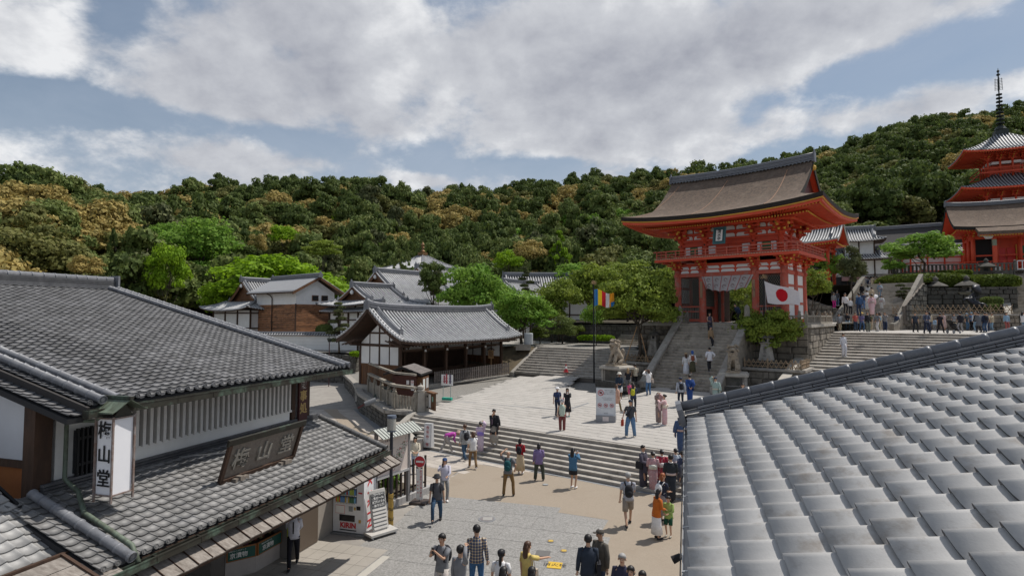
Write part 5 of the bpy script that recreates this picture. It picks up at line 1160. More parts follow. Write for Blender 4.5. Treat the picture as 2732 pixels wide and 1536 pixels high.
t = thing('retaining_wall','low stone wall behind the people on the side terrace','stone wall',(0,0,0)); masonry(t,[(W1 + Vector((-.6,2.5,0)),W1,5.5,7.1,5.5,7.1),(W1,W2,5.5,7.1,5.5,7.1)],.4,.8,m_stone_wl); mb = MB(); mb.bar(W1 + Vector((0,0,7.12)),W2 + Vector((0,0,7.12)),.4,.16); mb.build('coping',m_stone,t)
sheet('planting_strip',[W1,W2,U2 + Vector((2,0,0)),U1 + Vector((-2,1,0))],7.14,M('mossy_soil',(.10,.12,.04),(.08,.07,.04),2,.95))
t = thing('retaining_wall','rough boulder wall below the clipped hedges','stone wall',(0,0,0)); masonry(t,[(U1,U2,7.1,10.1,7.1,10.1),(UL(5.9,2),UL(5.9,10),6.5,8,6.5,10.6)],.55,.95,m_stone_dk,jit=.5,th=.2)
sheet('hedge_bed',[U1,U2,U2 + AZ(38) * 8,U1 + AZ(30) * 8],10.1,M('mossy_soil2',(.16,.17,.05),(.10,.09,.05),2,.95))
V1, V2 = Vector((48.4, 72.0, 0)), Vector((60.2, 67.9, 0))
t = thing('retaining_wall','upper stone wall beneath the long grey balustrade','stone wall',(0,0,0)); masonry(t,[(V1,V2,10,12.4,10,12.4)],.6,1.0,m_stone_dk,jit=.4)
balus('stone_balustrade','long grey stone balustrade in front of the vermilion gate building',[V1,V2],12.35,1.0,m_stone_dk,step=.42,every=40,slab=(.2,.12),postw=.3)
sheet('shrine_terrace',[V1,V2,V2 + Vector((30,-10,0)),V2 + Vector((40,60,0)),V1 + Vector((20,50,0)),V1 + Vector((-.5,1,0))],12.4,m_slab)
O4 = Vector((49.6,56.2,5.6)); stairs('V','tall dark stone staircase at the right edge rising to the shrine gate',O4,128,12,40,.1725,.445,m_riserd,blk=3)
t = thing('stair_flank','long pale slanting coping of the tall dark staircase','stair coping',O4,azr(128)); w = slopewall(t,[(-.5,0),(-.5,.5),(17.8,7.2),(17.8,0)],.5,m_stone_wl); w.location = (-.3,0,0); mb = MB(); mb.bar((-.3,-.6,.55),(-.3,17.9,7.4),.62,.26); mb.build('coping',m_coping,t)
pr = thing('metal_railing','grey painted railing beside the vermilion building top right','railing',(0,0,0)); mb = MB(); A_,B_ = V2 + Vector((.2,-.1,0)),V2 + Vector((9,-4.5,0))
mb.bar(A_ + Vector((0,0,13.6)),B_ + Vector((0,0,13.6)),.1,.1); mb.bar(A_ + Vector((0,0,12.6)),B_ + Vector((0,0,12.6)),.1,.1); mb.build('rail',m_ltmetal,pr); mb = MB(); mb.box(-.04,.04,-.04,.04,12.5,13.6); me = mb.mesh('bar',m_ltmetal)
for i in range(22): p = A_.lerp(B_, i / 21); ob('bar', me, pr, (p.x, p.y, 0))
OL = P(1373, 995, 1.9)
stairs('L','broad stone steps behind the flagpole up to the left forecourt',OL,126.6,10.5,11,.2,.37,m_riser,blk=2.2)
t = thing('stair_flank','low sloping stone edge left of the broad forecourt steps','stair coping',OL,azr(126.6)); w = slopewall(t,[(-.2,-.3),(-.2,.1),(4.1,2.3),(4.6,2.3),(4.6,-.3)],.35,m_stone); w.location = (-.2,0,0)
TL = OL + AZ(36.6) * 4.07; TLr = TL + AZ(126.6) * 10.5
fore = [Vector((-8,66.6,0)),Vector((-4.5,58,0)),TL,TLr,GL(-8.1,-1.2),GL(-10,5.2),GL(-26,6),Vector((22,92,0)),Vector((10,118,0)),Vector((-8,118,0))]
fc = sheet('left_forecourt', fore, 4.1, m_gravel)
sheet('light_road',[P(1330,913,4.12),P(1480,903,4.12),P(1560,890,4.12),P(1600,884,4.12),P(1640,884,4.12),P(1640,893,4.12),P(1600,897,4.12),P(1500,915,4.12),P(1340,924,4.12)],4.115,m_slab)
bk_ = MB(); a0,a1,a2 = Vector((-4.9,51.5,1.7)),OL + Vector((-.4,0,-.1)),TL + Vector((-.4,0,2.2)); a3 = Vector((-5,58.5,4.1)); bk_.add([a0,a1,a2,a3],[(0,1,2,3)]); S('earth_bank',bk_,M('bank_earth',(.13,.10,.06),(.08,.065,.04),3,.95,.5,20))
t = thing('stone_block','grey concrete block and drum on the bank beside the forecourt steps','concrete block',P(1410,925,4.1)); mb = MB(); mb.box(-1.2,.2,-.5,.5,-.3,.25); mb.build('slab',m_stone,t); mb = MB(); mb.lathe([(.42,.25),(.42,1.25),(.38,1.3),(.01,1.3)],16,(.0,0,0)); mb.build('drum',paint((.42,.45,.47),.7),t)
OX = PD(1637,918,58); stairs('X','small dim flight of steps behind the left tree and parked car',(OX.x,OX.y,4.1),126.6,3.4,12,.17,.33,m_riserd)
sheet('gate_side_ground', [GL(-26, 6), GL(-10, 5.2), GL(-10, 9), GL(-26, 20)], 6.1, m_gravel)
# ------------------------------------------------------------------ shrine gate, pagoda and upper buildings on the right
def redbody(t, hx, hy, z0, z1, nx, ny, org=(0, 0), colr=.26):
 cx,cy = org; mb = MB(); mb.box(cx - hx + .4,cx + hx - .4,cy - hy + .9,cy + hy - .9,z0,z1); mb.build('inner_wall',m_red,t)
 c = MB(); c.lathe([(colr, z0), (colr * .92, z1)], 12); me = c.mesh('column', m_red, True)
 for i in range(nx + 1):
  for j in range(ny + 1):
   if 0 < i < nx and 0 < j < ny: continue
   ob('column', me, t, (cx - hx + 2 * hx * i / nx, cy - hy + 2 * hy * j / ny, 0))
def rafterring(t, HX, HY, z, ix, iy, lift, org=(0, 0), step=.3, drop=.25, name='rafters', lc=2.):
 mb = MB(); cx, cy = org
 for sgn in (-1, 1):
  k = -HX + .15
  while k < HX:
   mb.cur = 0; zz = z + lift * math.exp(-(HX - abs(k)) / lc); xi_ = max(-ix,min(ix,k)); mb.bar((cx + k,cy + sgn * HY,zz),(cx + xi_,cy + sgn * iy,z + drop),.1,.12); mb.cur = 1; mb.cbox((cx + k,cy + sgn * (HY + .01),zz),.12,.03,.13); k += step
  k = -HY + .15
  while k < HY:
   mb.cur = 0; zz = z + lift * math.exp(-(HY - abs(k)) / lc); yi_ = max(-iy,min(iy,k)); mb.bar((cx + sgn * HX,cy + k,zz),(cx + sgn * ix,cy + yi_,z + drop),.1,.12); mb.cur = 1; mb.cbox((cx + sgn * (HX + .01),cy + k,zz),.03,.12,.13); k += step
 mb.build(name, [m_red, m_yel], t, kind='stuff')
SG = thing('shrine_gate','vermilion shrine gate building with deep bark roof at the right edge','shrine gate',(66.0,76.2,0),azr(118))
z0 = 13.1; redbody(SG, 3.6, 2.4, z0, 18.4, 3, 2)
def sgb(nm, mat, *bx):
 mb = MB()
 for b_ in bx: mb.box(*b_)
 return mb.build(nm, mat, SG)
sgb('dark_bay',m_black,(-3.3,-1.3,-1.6,-1.45,14.0,17.3)); sgb('beam',m_red,(-4.0,4.0,-2.5,-2.3,17.2,17.5),(-4.0,4.0,-2.52,-2.3,18.0,18.3),(-3.4,3.4,-2.48,-2.36,14.9,15.1),(-3.7,-3.5,-2.4,2.4,17.2,17.5)); sgb('white_frieze',m_white,(-3.4,3.4,-2.3,-2.2,17.55,17.95))
sgb('door',M('bright_red',(.62,.03,.02),rough=.4),(-.9,-.1,-1.62,-1.5,14.0,16.0),(.1,.9,-1.62,-1.5,14.0,16.0)); sgb('gold_jamb',m_yel,(-1.1,-.98,-1.63,-1.5,13.8,16.4),(.98,1.1,-1.63,-1.5,13.8,16.4)); sgb('green_window',paint((.02,.14,.05),.5),(1.5,2.9,-1.6,-1.5,14.6,16.2))
sgb('platform',m_red,(-4.9,4.9,-3.6,3.6,12.95,13.15)); sgb('platform_edge',m_yel,(-4.95,4.95,-3.66,-3.6,13.1,13.14)); sgb('platform_base',m_stone_dk,(-4.7,4.7,-3.4,3.4,12.4,12.95))
mb = MB(); c4 = [(-4.8, 3.5), (-4.8, -3.5), (4.8, -3.5)]
for h in (13.55, 13.85, 14.15):
 for a, b in zip(c4, c4[1:]): mb.bar((*a, h), (*b, h), .1, .09)
mb.build('railing',m_red,SG); mb = MB(); mb.box(-.06,.06,-.06,.06,13.1,14.2); me = mb.mesh('railing_post',m_red)
for i in range(8): ob('railing_post', me, SG, (-4.8 + i * 1.37, -3.5, 0))
for i in range(1, 6): ob('railing_post', me, SG, (-4.8, -3.5 + i * 1.3, 0))
for x in (-2.0,2.0): mb = MB(); mb.box(x - .2,x + .2,-5.5,-5.1,12.4,17.0); mb.build('porch_pillar',m_red,SG); mb = MB(); mb.box(x - .21,x + .21,-5.51,-5.09,16.0,16.8); mb.build('painted_capital',paint((.25,.28,.20)),SG); mb = MB(); mb.frus((x - .6,-5.5,16.9),.3,.12,.5,.14,.35); mb.build('carved_cloud',m_white,SG)
mb = MB(); mb.box(-2.8, 2.8, -5.4, -5.2, 17.05, 17.35); mb.build('porch_beam', m_red, SG)
temple_roof(SG,6.0,5.0,18.5,22.0,None,'kirizuma',mat=m_bark,under=m_red,edge=m_barkedge,th=.45,lift=.35,lc=2.4,rows=None,ridge=.42,desc=False,barge=m_barkedge,conc=.5,ridgemat=m_rdk)
mb = MB(); mb.grid(lambda u,v: ((u - .5) * 7.6,-4.7 - 2.0 * v,18.55 - .85 * v + .1 * abs(u - .5)),12,4); n_ = len(mb.v); mb.add([(x,y,z_ - .4) for x,y,z_ in mb.v],[tuple(reversed(f_)) for f_ in mb.f]); per = [i for i in range(13)] + [12 + 13 * j for j in range(1,5)] + [4 * 13 + i for i in range(11,-1,-1)] + [13 * j for j in range(3,0,-1)]
mb.f += [(a,a + n_,b + n_,b) for a,b in zip(per,per[1:] + per[:1])]; mb.mi = [0] * len(mb.f); mb.build('porch_roof',m_bark,SG)
rafterring(SG, 5.7, 4.7, 18.05, 3.6, 2.3, .3, drop=.2); mb = MB()
for i in range(26): mb.cbox((-3.6 + i * .288, -6.55, 17.2), .13, .05, .14)
mb.build('porch_rafter_ends',m_yel,SG,kind='stuff'); mb = MB(); mb.box(-3.75,3.75,-6.6,-6.5,17.28,17.36); mb.build('porch_fascia',m_red,SG)
for i in range(4):
 o = ob('bracket_set', bme, SG, (-3.6 + i * 2.4, -2.4, 17.5)); o.scale = (1.1,) * 3
o = ob('bracket_set', bme, SG, (-3.6, 0, 17.5), -math.pi / 2); o.scale = (1.1,) * 3
PG = thing('pagoda','three-storey vermilion pagoda with tall bronze spire','pagoda',(82.8,95,0),azr(118))
for (ze,zr_,H_,wb,zt) in ((33.8,36.6,6.3,2.4,33.7),(27.6,30.3,6.9,2.8,27.5),(21.8,25,7.3,3.1,21.6)):
 redbody(PG, wb, wb, zt - 3.6, zt + .4, 3, 3, colr=.16); rz_ = 0
 temple_roof(PG,H_,H_,ze,38.2 if ze > 31 else ze + 4.1,H_,'hogyo',mat=m_hdark,under=m_red,th=.3,lift=.5,lc=2.2,rows=(.42,.11),rowmat=M('pagoda_tile',(.26,.27,.29),(.32,.33,.34),3,.4),conc=.28)
 rafterring(PG, H_ - .3, H_ - .3, ze - .25, wb, wb, .4, step=.36, drop=.1, lc=2.6)
 mb = MB()
 for s in (-1,1): mb.box(-wb - 1.3,wb + 1.3,s * (wb + 1.2) - .05,s * (wb + 1.2) + .05,zt - 2.4,zt - 2.28); mb.box(-wb - 1.3,wb + 1.3,s * (wb + 1.2) - .06,s * (wb + 1.2) + .06,zt - 3.1,zt - 2.9); mb.box(s * (wb + 1.2) - .05,s * (wb + 1.2) + .05,-wb - 1.3,wb + 1.3,zt - 2.4,zt - 2.29); mb.box(s * (wb + 1.2) - .06,s * (wb + 1.2) + .06,-wb - 1.3,wb + 1.3,zt - 3.1,zt - 2.91)
 mb.build('balcony',m_red,PG); mb = MB(); mb.box(-wb - .02,wb + .02,-wb + .5,wb - .5,zt - 1.5,zt - 1.1); mb.box(-wb + .5,wb - .5,-wb - .03,wb + .03,zt - 1.5,zt - 1.1); mb.build('white_frieze',m_white,PG)
 for i in range(4):
  for y_,r_ in ((-wb,0),): o = ob('bracket_set',bme,PG,(-wb + i * 2 * wb / 3,y_,zt - .7),0); o.scale = (1.0,1.3,1.0)
  o = ob('bracket_set',bme,PG,(-wb,-wb + i * 2 * wb / 3,zt - .7),-math.pi / 2); o.scale = (1.0,1.3,1.0)
m_bronze = M('dark_bronze', (.05, .06, .055), (.03, .035, .03), 4, .5, metal=.5)
mb = MB(); mb.box(-.9,.9,-.9,.9,37.5,38.3); mb.lathe([(.8,38.3),(.9,38.5),(.6,39.0),(.25,39.2),(.1,39.6),(.09,48.6),(.01,49.2)],12); mb.build('spire',m_bronze,PG); mb = MB(); mb.lathe([(.25,-.09),(.56,-.1),(.6,0),(.56,.1),(.25,.09)],16); me = mb.mesh('spire_ring',m_bronze,True)
for i in range(9): o = ob('spire_ring',me,PG,(0,0,39.6 + i * .62)); s_ = 1 - .035 * i; o.scale = (s_,s_,1)
mb = MB()
for a in range(4):
 for k in range(8): mb.bar((0,0,45.4 + k * .26),(.55 * math.cos(a * math.pi / 2),.55 * math.sin(a * math.pi / 2),45.4 + k * .26),.05,.05)
 mb.bar((.5 * math.cos(a * math.pi / 2),.5 * math.sin(a * math.pi / 2),45.3),(.42 * math.cos(a * math.pi / 2),.42 * math.sin(a * math.pi / 2),47.4),.05,.05)
mb.build('spire_flame',m_bronze,PG,kind='stuff'); mb = MB(); mb.ell((0,0,48.0),(.28,.28,.2),10,6); mb.ell((0,0,48.6),(.2,.2,.24),10,6); mb.build('spire_jewel',m_bronze,PG)
BT = thing('bell_tower','vermilion bell tower with tiled gable roof behind the main gate','bell tower',(36.0,67,0),azr(132)); redbody(BT,1.5,1.3,10.7,15.2,1,1,colr=.2)
for c_ in list(BT.children):
 if c_.name.startswith('inner_wall'): bpy.data.objects.remove(c_)
mb = MB(); mb.lathe([(.5,12.6),(.48,13.6),(.3,14.1),(.05,14.3)],14); mb.build('bell',m_bronze,BT); mb = MB()
for z_ in (12.0,14.6,15.1): mb.bar((-1.8,-1.3,z_),(1.8,-1.3,z_),.16,.2); mb.bar((-1.8,1.3,z_),(1.8,1.3,z_),.16,.2); mb.bar((-1.5,-1.6,z_ + .01),(-1.5,1.6,z_ + .01),.16,.2); mb.bar((1.5,-1.6,z_ + .01),(1.5,1.6,z_ + .01),.16,.2)
mb.build('tie_beams',m_red,BT); temple_roof(BT,2.9,2.9,15.3,17.7,None,'kirizuma',mat=m_hdark,under=m_red,th=.2,rows=(.3,.09),lift=.3,barge=m_coping,conc=.5); rafterring(BT,2.7,2.8,15.05,1.5,1.3,.2,step=.28)
WB = thing('white_hall','white walled building with two tiers of grey tiled roof beyond the stairs','temple building',(53.6,88,0),azr(112)); body(WB,3.6,2.6,10.7,15.8,4,2,m_plaster,m_dwood,rails=(13.2,15.4),low=m_black,lowz=13.0)
temple_roof(WB,5.4,4.4,15.4,17.2,2.4,'irimoya',rows=(.34,.08),lift=.35); body(WB,2.0,1.6,16.4,18.4,2,1,m_plaster,m_dwood,name='upper_wall'); temple_roof(WB,3.4,2.8,18.2,20.4,1.0,'irimoya',rows=(.34,.08),lift=.35,name='upper_roof')
mb = MB(); mb.box(-2.6, .6, -3.3, -2.7, 12.3, 12.9); mb.build('awning', paint((.30, .16, .15)), WB)
BH = thing('large_hall','large dark bark-roofed hall rising behind the maple on the right','temple hall',(71,104,0),azr(122)); body(BH,7,5,12,17,5,3,m_plaster,m_dwood)
temple_roof(BH,11.5,8.5,16.6,23.0,3.0,'irimoya',mat=M('dark_bark',(.07,.065,.065),(.05,.047,.045),4,.9,.4),under=m_dwood,th=.3,rows=None,ridge=.5,desc=False,lift=.4,ridgemat=m_rdk)
CR = thing('corridor','red and white corridor with short tiled roof left of the shrine gate','corridor',(63.4,84,0),azr(100)); body(CR,4.5,1.2,12.4,16.0,4,1,m_white,m_red,rails=(13.6,14.8,15.6)); temple_roof(CR,5.2,2.0,16.2,17.3,None,'kirizuma',rows=(.36,.09),lift=.1,desc=False,ridge=.25)
# ------------------------------------------------------------------ guardian statues, lanterns, flags, fences, signs
def skin(name, V_, E_, Rr, mat, parent, levels=2, roots=(0,)):
 me = bpy.data.meshes.new(name); me.from_pydata([tuple(v) for v in V_],E_,[]); me.materials.append(mat); o = ob(name,me,parent)
 m = o.modifiers.new('Skin', 'SKIN'); m.use_smooth_shade = True
 if not me.skin_vertices:
  import bmesh as _b
 sv = me.skin_vertices[0].data
 for i,r in enumerate(Rr): sv[i].radius = (r,r) if not hasattr(r,'__len__') else r; sv[i].use_root = i in roots
 s = o.modifiers.new('Subdivision','SUBSURF'); s.levels = levels; s.render_levels = levels; return o
m_lion = M('statue_stone',(.36,.30,.23),(.25,.205,.155),4,.92,.5,30,stain=(.08,.07,.055),sscale=2.6,samt=.85)
def komainu(px, py, z0, ph, label, az, mouth):
 p = P(px,py,z0) ; t = thing('pedestal',label.replace('guardian lion-dog','tall stepped stone pedestal under the guardian lion-dog'),'stone pedestal',p,azr(az)); w = 1.05; mb = MB()
 mb.box(-w * 1.12,w * 1.12,-w * .98,w * .98,0,.22); mb.build('base_step',m_stone_dk,t); mb = MB(); mb.box(-w * 1.0,w * 1.0,-w * .86,w * .86,.22,.42); mb.build('base_step',m_stone_dk,t)
 mb = MB(); mb.box(-w * .74,w * .74,-w * .6,w * .6,.42,ph - .24); mb.build('die',m_stone,t); mb = MB(); mb.box(-w * .56,w * .56,-w * .615,-w * .6,.5,ph - .32); mb.build('dark_panel',m_stone_dk,t)
 for sx in (-1,1): mb = MB(); mb.box(sx * w * .76 - .09,sx * w * .76 + .09,-w * .68,-w * .5,.42,ph - .24); mb.build('corner_post',m_stone,t)
 mb = MB(); mb.box(-w * .92,w * .92,-w * .8,w * .8,ph - .24,ph - .1); mb.frus((0,0,ph - .1),w * .85,w * .74,w * .8,w * .7,.1); mb.build('cap_slab',m_coping,t)
 k = thing('guardian_statue', label, 'lion-dog statue', (p.x, p.y, z0 + ph), azr(az))
 mb = MB(); mb.box(-.42, .42, -.78, .62, 0, .12); mb.build('plinth', m_lion, k)
 V_ = [(0,.32,.46),(0,.05,.72),(0,-.18,1.02),(0,-.24,1.32),(0,-.30,1.56),(0,-.55,1.52),(0,-.66,1.44),(.22,-.30,.85),(.24,-.46,.45),(.24,-.58,.2),(-.22,-.30,.85),(-.24,-.46,.45),(-.24,-.58,.2),
   (.26,.2,.38),(.32,-.08,.26),(.32,-.30,.18),(-.26,.2,.38),(-.32,-.08,.26),(-.32,-.30,.18),(0,.55,.5),(0,.66,.85),(0,.60,1.2)]
 E_ = [(0,1),(1,2),(2,3),(3,4),(4,5),(5,6),(2,7),(7,8),(8,9),(2,10),(10,11),(11,12),(0,13),(13,14),(14,15),(0,16),(16,17),(17,18),(0,19),(19,20),(20,21)]
 Rr = [.30,.30,.32,.30,.29,.19,.13,.15,.12,.13,.15,.12,.13,.2,.14,.11,.2,.14,.11,.12,.2,.09]
 skin('body', V_, E_, Rr, m_lion, k); rnd = random.Random(3); mb = MB()
 for i in range(46):
  a = rnd.uniform(0,6.28); h_ = rnd.uniform(1.15,1.85); r_ = .34 - .10 * abs(h_ - 1.45); y_ = -.18 + r_ * math.sin(a)
  if y_ < -.42 and h_ > 1.3: continue
  mb.ell((r_ * math.cos(a), y_, h_), (.085, .085, .085), 6, 5)
 mb.build('mane', m_lion, k, smooth=True, kind='stuff'); mb = MB()
 for s in (-1,1): mb.ell((s * .15,-.46,1.70),(.06,.06,.05),8,6); mb.ell((s * .26,-.2,1.76),(.05,.10,.12),8,6)
 mb.ell((0,-.74,1.54),(.10,.06,.06),8,6); mb.ell((0,-.48,1.76),(.2,.12,.06),8,6); mb.build('face',m_lion,k,smooth=True)
 mb = MB(); mb.ell((0,-.72,1.40),(.12,.05,.05 if mouth else .02),8,6); mb.build('mouth',m_black,k)
 for s in (-1, 1):
  for q in range(3): mb = MB(); mb.ell((s * .24 + (q - 1) * .07,-.68,.17),(.045,.09,.06),6,5); mb.build('toe',m_lion,k,smooth=True)
 return k
komainu(1958,1045,1.85,1.35,'weathered stone guardian lion-dog right of the steep gate stairs',115,True)
komainu(1647,1032,1.9,1.55,'weathered stone guardian lion-dog beside the left flagpole',142,False)
def lantern(name, p, s, label, mat=m_stone, tall=False, az=130):
 t = thing(name, label, 'stone lantern', p, azr(az)); t.scale = (s, s, s); mb = MB()
 if tall: mb.box(-.85, .85, -.85, .85, 0, .35); mb.box(-.65, .65, -.65, .65, .35, .62)
 else: mb.lathe([(.4, 0), (.4, .15), (.3, .25)], 8)
 mb.build('base', m_stone_dk, t); mb = MB()
 if tall: mb.frus((0, 0, .62), .48, .48, .30, .30, 1.25); z = 1.87
 else: mb.lathe([(.22, .2), (.17, .5), (.17, 1.1), (.25, 1.25)], 10); z = 1.25
 mb.build('shaft', mat, t)
 if tall:
  text('石\n光\n山',.26,m_stone_dk,t,face_mtx((0,-.40,1.25),(1,0,0),(0,-1,.15)),.01,space=.95)
 mb = MB(); mb.frus((0,0,z),.3,.3,.45,.45,.16); mb.build('platform',mat,t); mb = MB(); mb.box(-.22,.22,-.22,.22,z + .16,z + .52); b_ = mb.build('light_box',mat,t); mb = MB(); mb.box(-.12,.12,-.226,.226,z + .22,z + .46); mb.build('opening',m_black,b_)
 mb = MB(); mb.lathe([(.62,z + .50),(.66,z + .56),(.42,z + .72),(.16,z + .86),(.1,z + .9),(.16,z + 1.0),(.12,z + 1.1),(.01,z + 1.22)],6 if tall else 12,rot=.52); mb.build('roof',m_stone_dk,t); return t
q = GL(-4.4,-4.4); lantern('stone_lantern',(q.x,q.y,3.25),.92,'large stone lantern on tapering inscribed shaft under the left tree',tall=True,az=131)
q = GL(4.2,-4.1); lantern('stone_lantern',(q.x,q.y,3.3),.9,'large stone lantern half hidden by the tree right of the gate stairs',tall=True,az=131)
for px, pyt, D in ((2498, 735, 63.2), (2581, 735, 61.8)):
 q = PD(px,805,D); lantern('stone_lantern',(q.x,q.y,7.14),1.75,'stone lantern with broad round cap in front of the clipped hedges, %s one' % ('left-hand' if px < 2550 else 'right-hand'),m_stone)
q = PD(2632,735,69); lantern('stone_lantern',(q.x,q.y,10.1),1.6,'dark stone lantern by the long balustrade near the right edge',m_stone_dk)
def stakes(name, label, A, B, za, zb, h=.62, step=.30, mat=None):
 mat = mat or M('bamboo',(.33,.24,.15),(.24,.17,.11),6,.7,rnd=.2); t = thing(name,label,'bamboo fence',(0,0,0)); d_ = B - A; L_ = d_.length; d_ = d_ / L_; k = MB(); k.tube([(-step * .62,0,.02),(step * .62,0,h)],.026,6); k2 = MB(); k2.tube([(step * .62,.05,.02),(-step * .62,.05,h)],.026,6)
 ms = [k.mesh('bamboo_stake',mat),k2.mesh('bamboo_stake',mat)]; rz = math.atan2(d_.y,d_.x); n_ = int(L_ / step)
 for i in range(n_):
  p_ = A + d_ * (i + .5) * L_ / n_; z_ = za + (zb - za) * (i + .5) / n_
  for q_ in ms: ob('bamboo_stake', q_, t, (p_.x, p_.y, z_), rz)
 for hh in (.14,.40): mb = MB(); mb.tube([A + Vector((0,0,za + hh)),B + Vector((0,0,zb + hh))],.03,6); mb.build('bamboo_rail',mat,t)
 for i in range(int(L_ / 1.6) + 1): p_ = A + d_ * min(L_,i * 1.6); mb = MB(); mb.tube([(p_.x,p_.y,za - .05),(p_.x,p_.y,za + .7)],.045,8); mb.build('fence_post',mat,t)
stakes('bamboo_fence','criss-cross bamboo fence behind the right-hand lion-dog',GL(3.0,-5.1),GL(6.7,-5.1),3.36,3.36); stakes('bamboo_fence','short criss-cross bamboo fence turning the corner beside the wide stairs',GL(6.75,-5.1),GL(6.6,-2.4),3.36,3.36)
stakes('bamboo_fence','criss-cross bamboo fence behind the left-hand lion-dog',GL(-7.8,-5.5),GL(-3.0,-5.5),3.30,3.30); stakes('bamboo_fence','long criss-cross bamboo fence above the terrace wall',W1 + Vector((.3,.4,0)),W2 + Vector((-.2,.4,0)),7.18,7.18,.95,.42)
stakes('bamboo_fence','criss-cross bamboo fence seen through the gate opening',GL(-3,12),GL(5,12),6.4,6.4,.9,.4)
def flagpole(px,py,z,top,label): p = P(px,py,z); t = thing('flagpole',label,'flagpole',p); mb = MB(); mb.tube([(0,0,0),(0,0,top - z)],[.065,.045],10); mb.build('pole',m_black,t); mb = MB(); mb.lathe([(.11,0),(.11,.05),(.07,.08)],10); mb.build('base_collar',m_metal,t); mb = MB(); mb.tube([(.14,-.03,.3),(.12,-.02,top - z - .3)],.008,4); mb.build('halyard',m_ltmetal,t); mb = MB(); rr_ = random.Random(5);
m_straw = M('straw', (.42, .30, .18), (.30, .2, .1), 8, .9)
def fpole(px, py, z, top, label):
 p = P(px,py,z); t = thing('flagpole',label,'flagpole',p); mb = MB(); mb.tube([(0,0,0),(0,0,top - z)],[.065,.045],10); mb.build('pole',m_black,t); mb = MB(); mb.tube([(.14,-.03,.3),(.12,-.02,top - z - .3)],.008,4); mb.build('halyard',m_ltmetal,t)
 mb = MB(); rr_ = random.Random(5)
 for i in range(40): a = rr_.uniform(0,6.28); e_ = rr_.uniform(-.6,1.3); l_ = rr_.uniform(.12,.3); mb.bar((0,0,top - z + .05),(l_ * math.cos(a) * math.cos(e_),l_ * math.sin(a) * math.cos(e_),top - z + .1 + l_ * math.sin(e_)),.02,.02)
 mb.build('straw_tuft', m_straw, t, kind='stuff'); return p
pl = fpole(1585,1020,1.9,9.45,'slim black flagpole with straw tuft beside the left lion-dog'); prr = fpole(2043,1030,1.9,9.75,'slim black flagpole with straw tuft in front of the right tree')
def flag(p, label, W_, H_, zt, fn, mats, mi, nu, nv):
 t = MB(); t.grid(lambda u,v: fn(u,v),nu,nv); t.mi = [mi((i % nu + .5) / nu,(i // nu + .5) / nv) for i in range(nu * nv)]; o = t.build('flag',mats,None,smooth=True,loc=p); tag(o,label,'flag'); return o
F = lambda n_, c: M(n_, c, tuple(x * .9 for x in c), 6, .85, trans=.35)
flag(pl,'five-striped blue yellow red white orange flag on the left pole',1.6,1.3,9,lambda u,v: (.05 + 1.55 * u,.14 * math.sin(u * 9 + 1.2 * v) * u,7.15 - 1.28 * v - .30 * u + .10 * math.sin(u * 7) + .30 * u * v * .9 * (1 if v > .5 else .6)),
  [F('flag_blue',(.02,.16,.42)),F('flag_yellow',(.75,.52,.02)),F('flag_red',(.55,.02,.03)),F('flag_white',(.80,.78,.78)),F('flag_orange',(.75,.30,.02))],lambda u,v: min(4,int(u * 5.2)) if u < .86 else (4 if v < .66 else 0),26,12)
flag(prr,'white flag with red disc flying from the right pole',2.7,1.6,9,lambda u,v: (.05 + .28 * v * (1 - u) + 2.62 * u - .05 * v,.10 * math.sin(u * 8 + v * 2) * u,7.68 - (1.62 - .62 * u) * v - .80 * u - .05 * math.sin(u * 6)),
  [F('flag_white2',(.82,.80,.82)),F('flag_disc',(.62,.008,.02))],lambda u,v: 1 if ((u - .47) * 2.62) ** 2 + ((v - .5) * 1.30) ** 2 < .155 * 1.35 else 0,64,40)
c1 = P(1160, 1030, 1.5); c2 = P(1357, 1003, 1.8);
pf = thing('picket_fence','grey weathered picket fence in front of the stable','fence',(0,0,0)); d_ = c2 - c1; n_ = 40; mb = MB(); mb.box(-.055,.055,-.02,.02,0,.98); me = mb.mesh('picket',M('grey_wood',(.20,.17,.15),(.13,.11,.10),5,.85,rnd=.2)); rz = math.atan2(d_.y,d_.x)
for i in range(n_): p = c1 + d_ * i / (n_ - 1); ob('picket', me, pf, (p.x, p.y, zM(p) + .08), rz)
for hh in (.35,.78): mb = MB(); mb.bar(c1 + Vector((0,.05,zM(c1) - c1.z + hh)),c2 + Vector((0,.05,zM(c2) - c2.z + hh)),.06,.07); mb.build('rail',MATS['grey_wood'],pf)
mb = MB(); mb.bar(Vector((c1.x,c1.y,zM(c1) + .03)),Vector((c2.x,c2.y,zM(c2) + .03)),.24,.12); mb.build('kerb',m_coping,pf)
p = P(1310,998,1.75); t = thing('notice_post','small roofed wooden notice board on a tall post before the stable','notice board',(p.x,p.y + .4,1.7),azr(110)); m_pale = M('fresh_wood',(.50,.30,.15),(.42,.24,.12),5,.7)
mb = MB(); mb.box(-.05,.05,-.05,.05,0,2.0); mb.build('post',m_pale,t); mb = MB(); mb.box(-.26,.26,-.09,-.05,1.45,2.2); mb.build('board',m_pale,t); mb = MB(); mb.bar((-.34,-.05,2.22),(0,-.05,2.42),.24,.04,up=(0,0,1)); mb.bar((.34,-.05,2.22),(0,-.05,2.42),.24,.04); mb.build('roof',m_bwood,t); text('重要\n文化財\n馬駐',.15,m_ink,t,face_mtx((0,-.095,1.85),(1,0,0),(0,-1,0)),.002)
m_boothr = M('slate_roof',(.17,.15,.14),(.12,.105,.10),4,.85,.2,40,rnd=.1); m_booth = M('booth_brown',(.10,.035,.025),(.07,.025,.02),3,.65,.2,30)
bo = P(1040,1085,1.3); BO = thing('notice_booth','small dark brown ticket booth with shingled gable roof and posted papers','booth',(bo.x,bo.y + 1.2,1.3),azr(98))
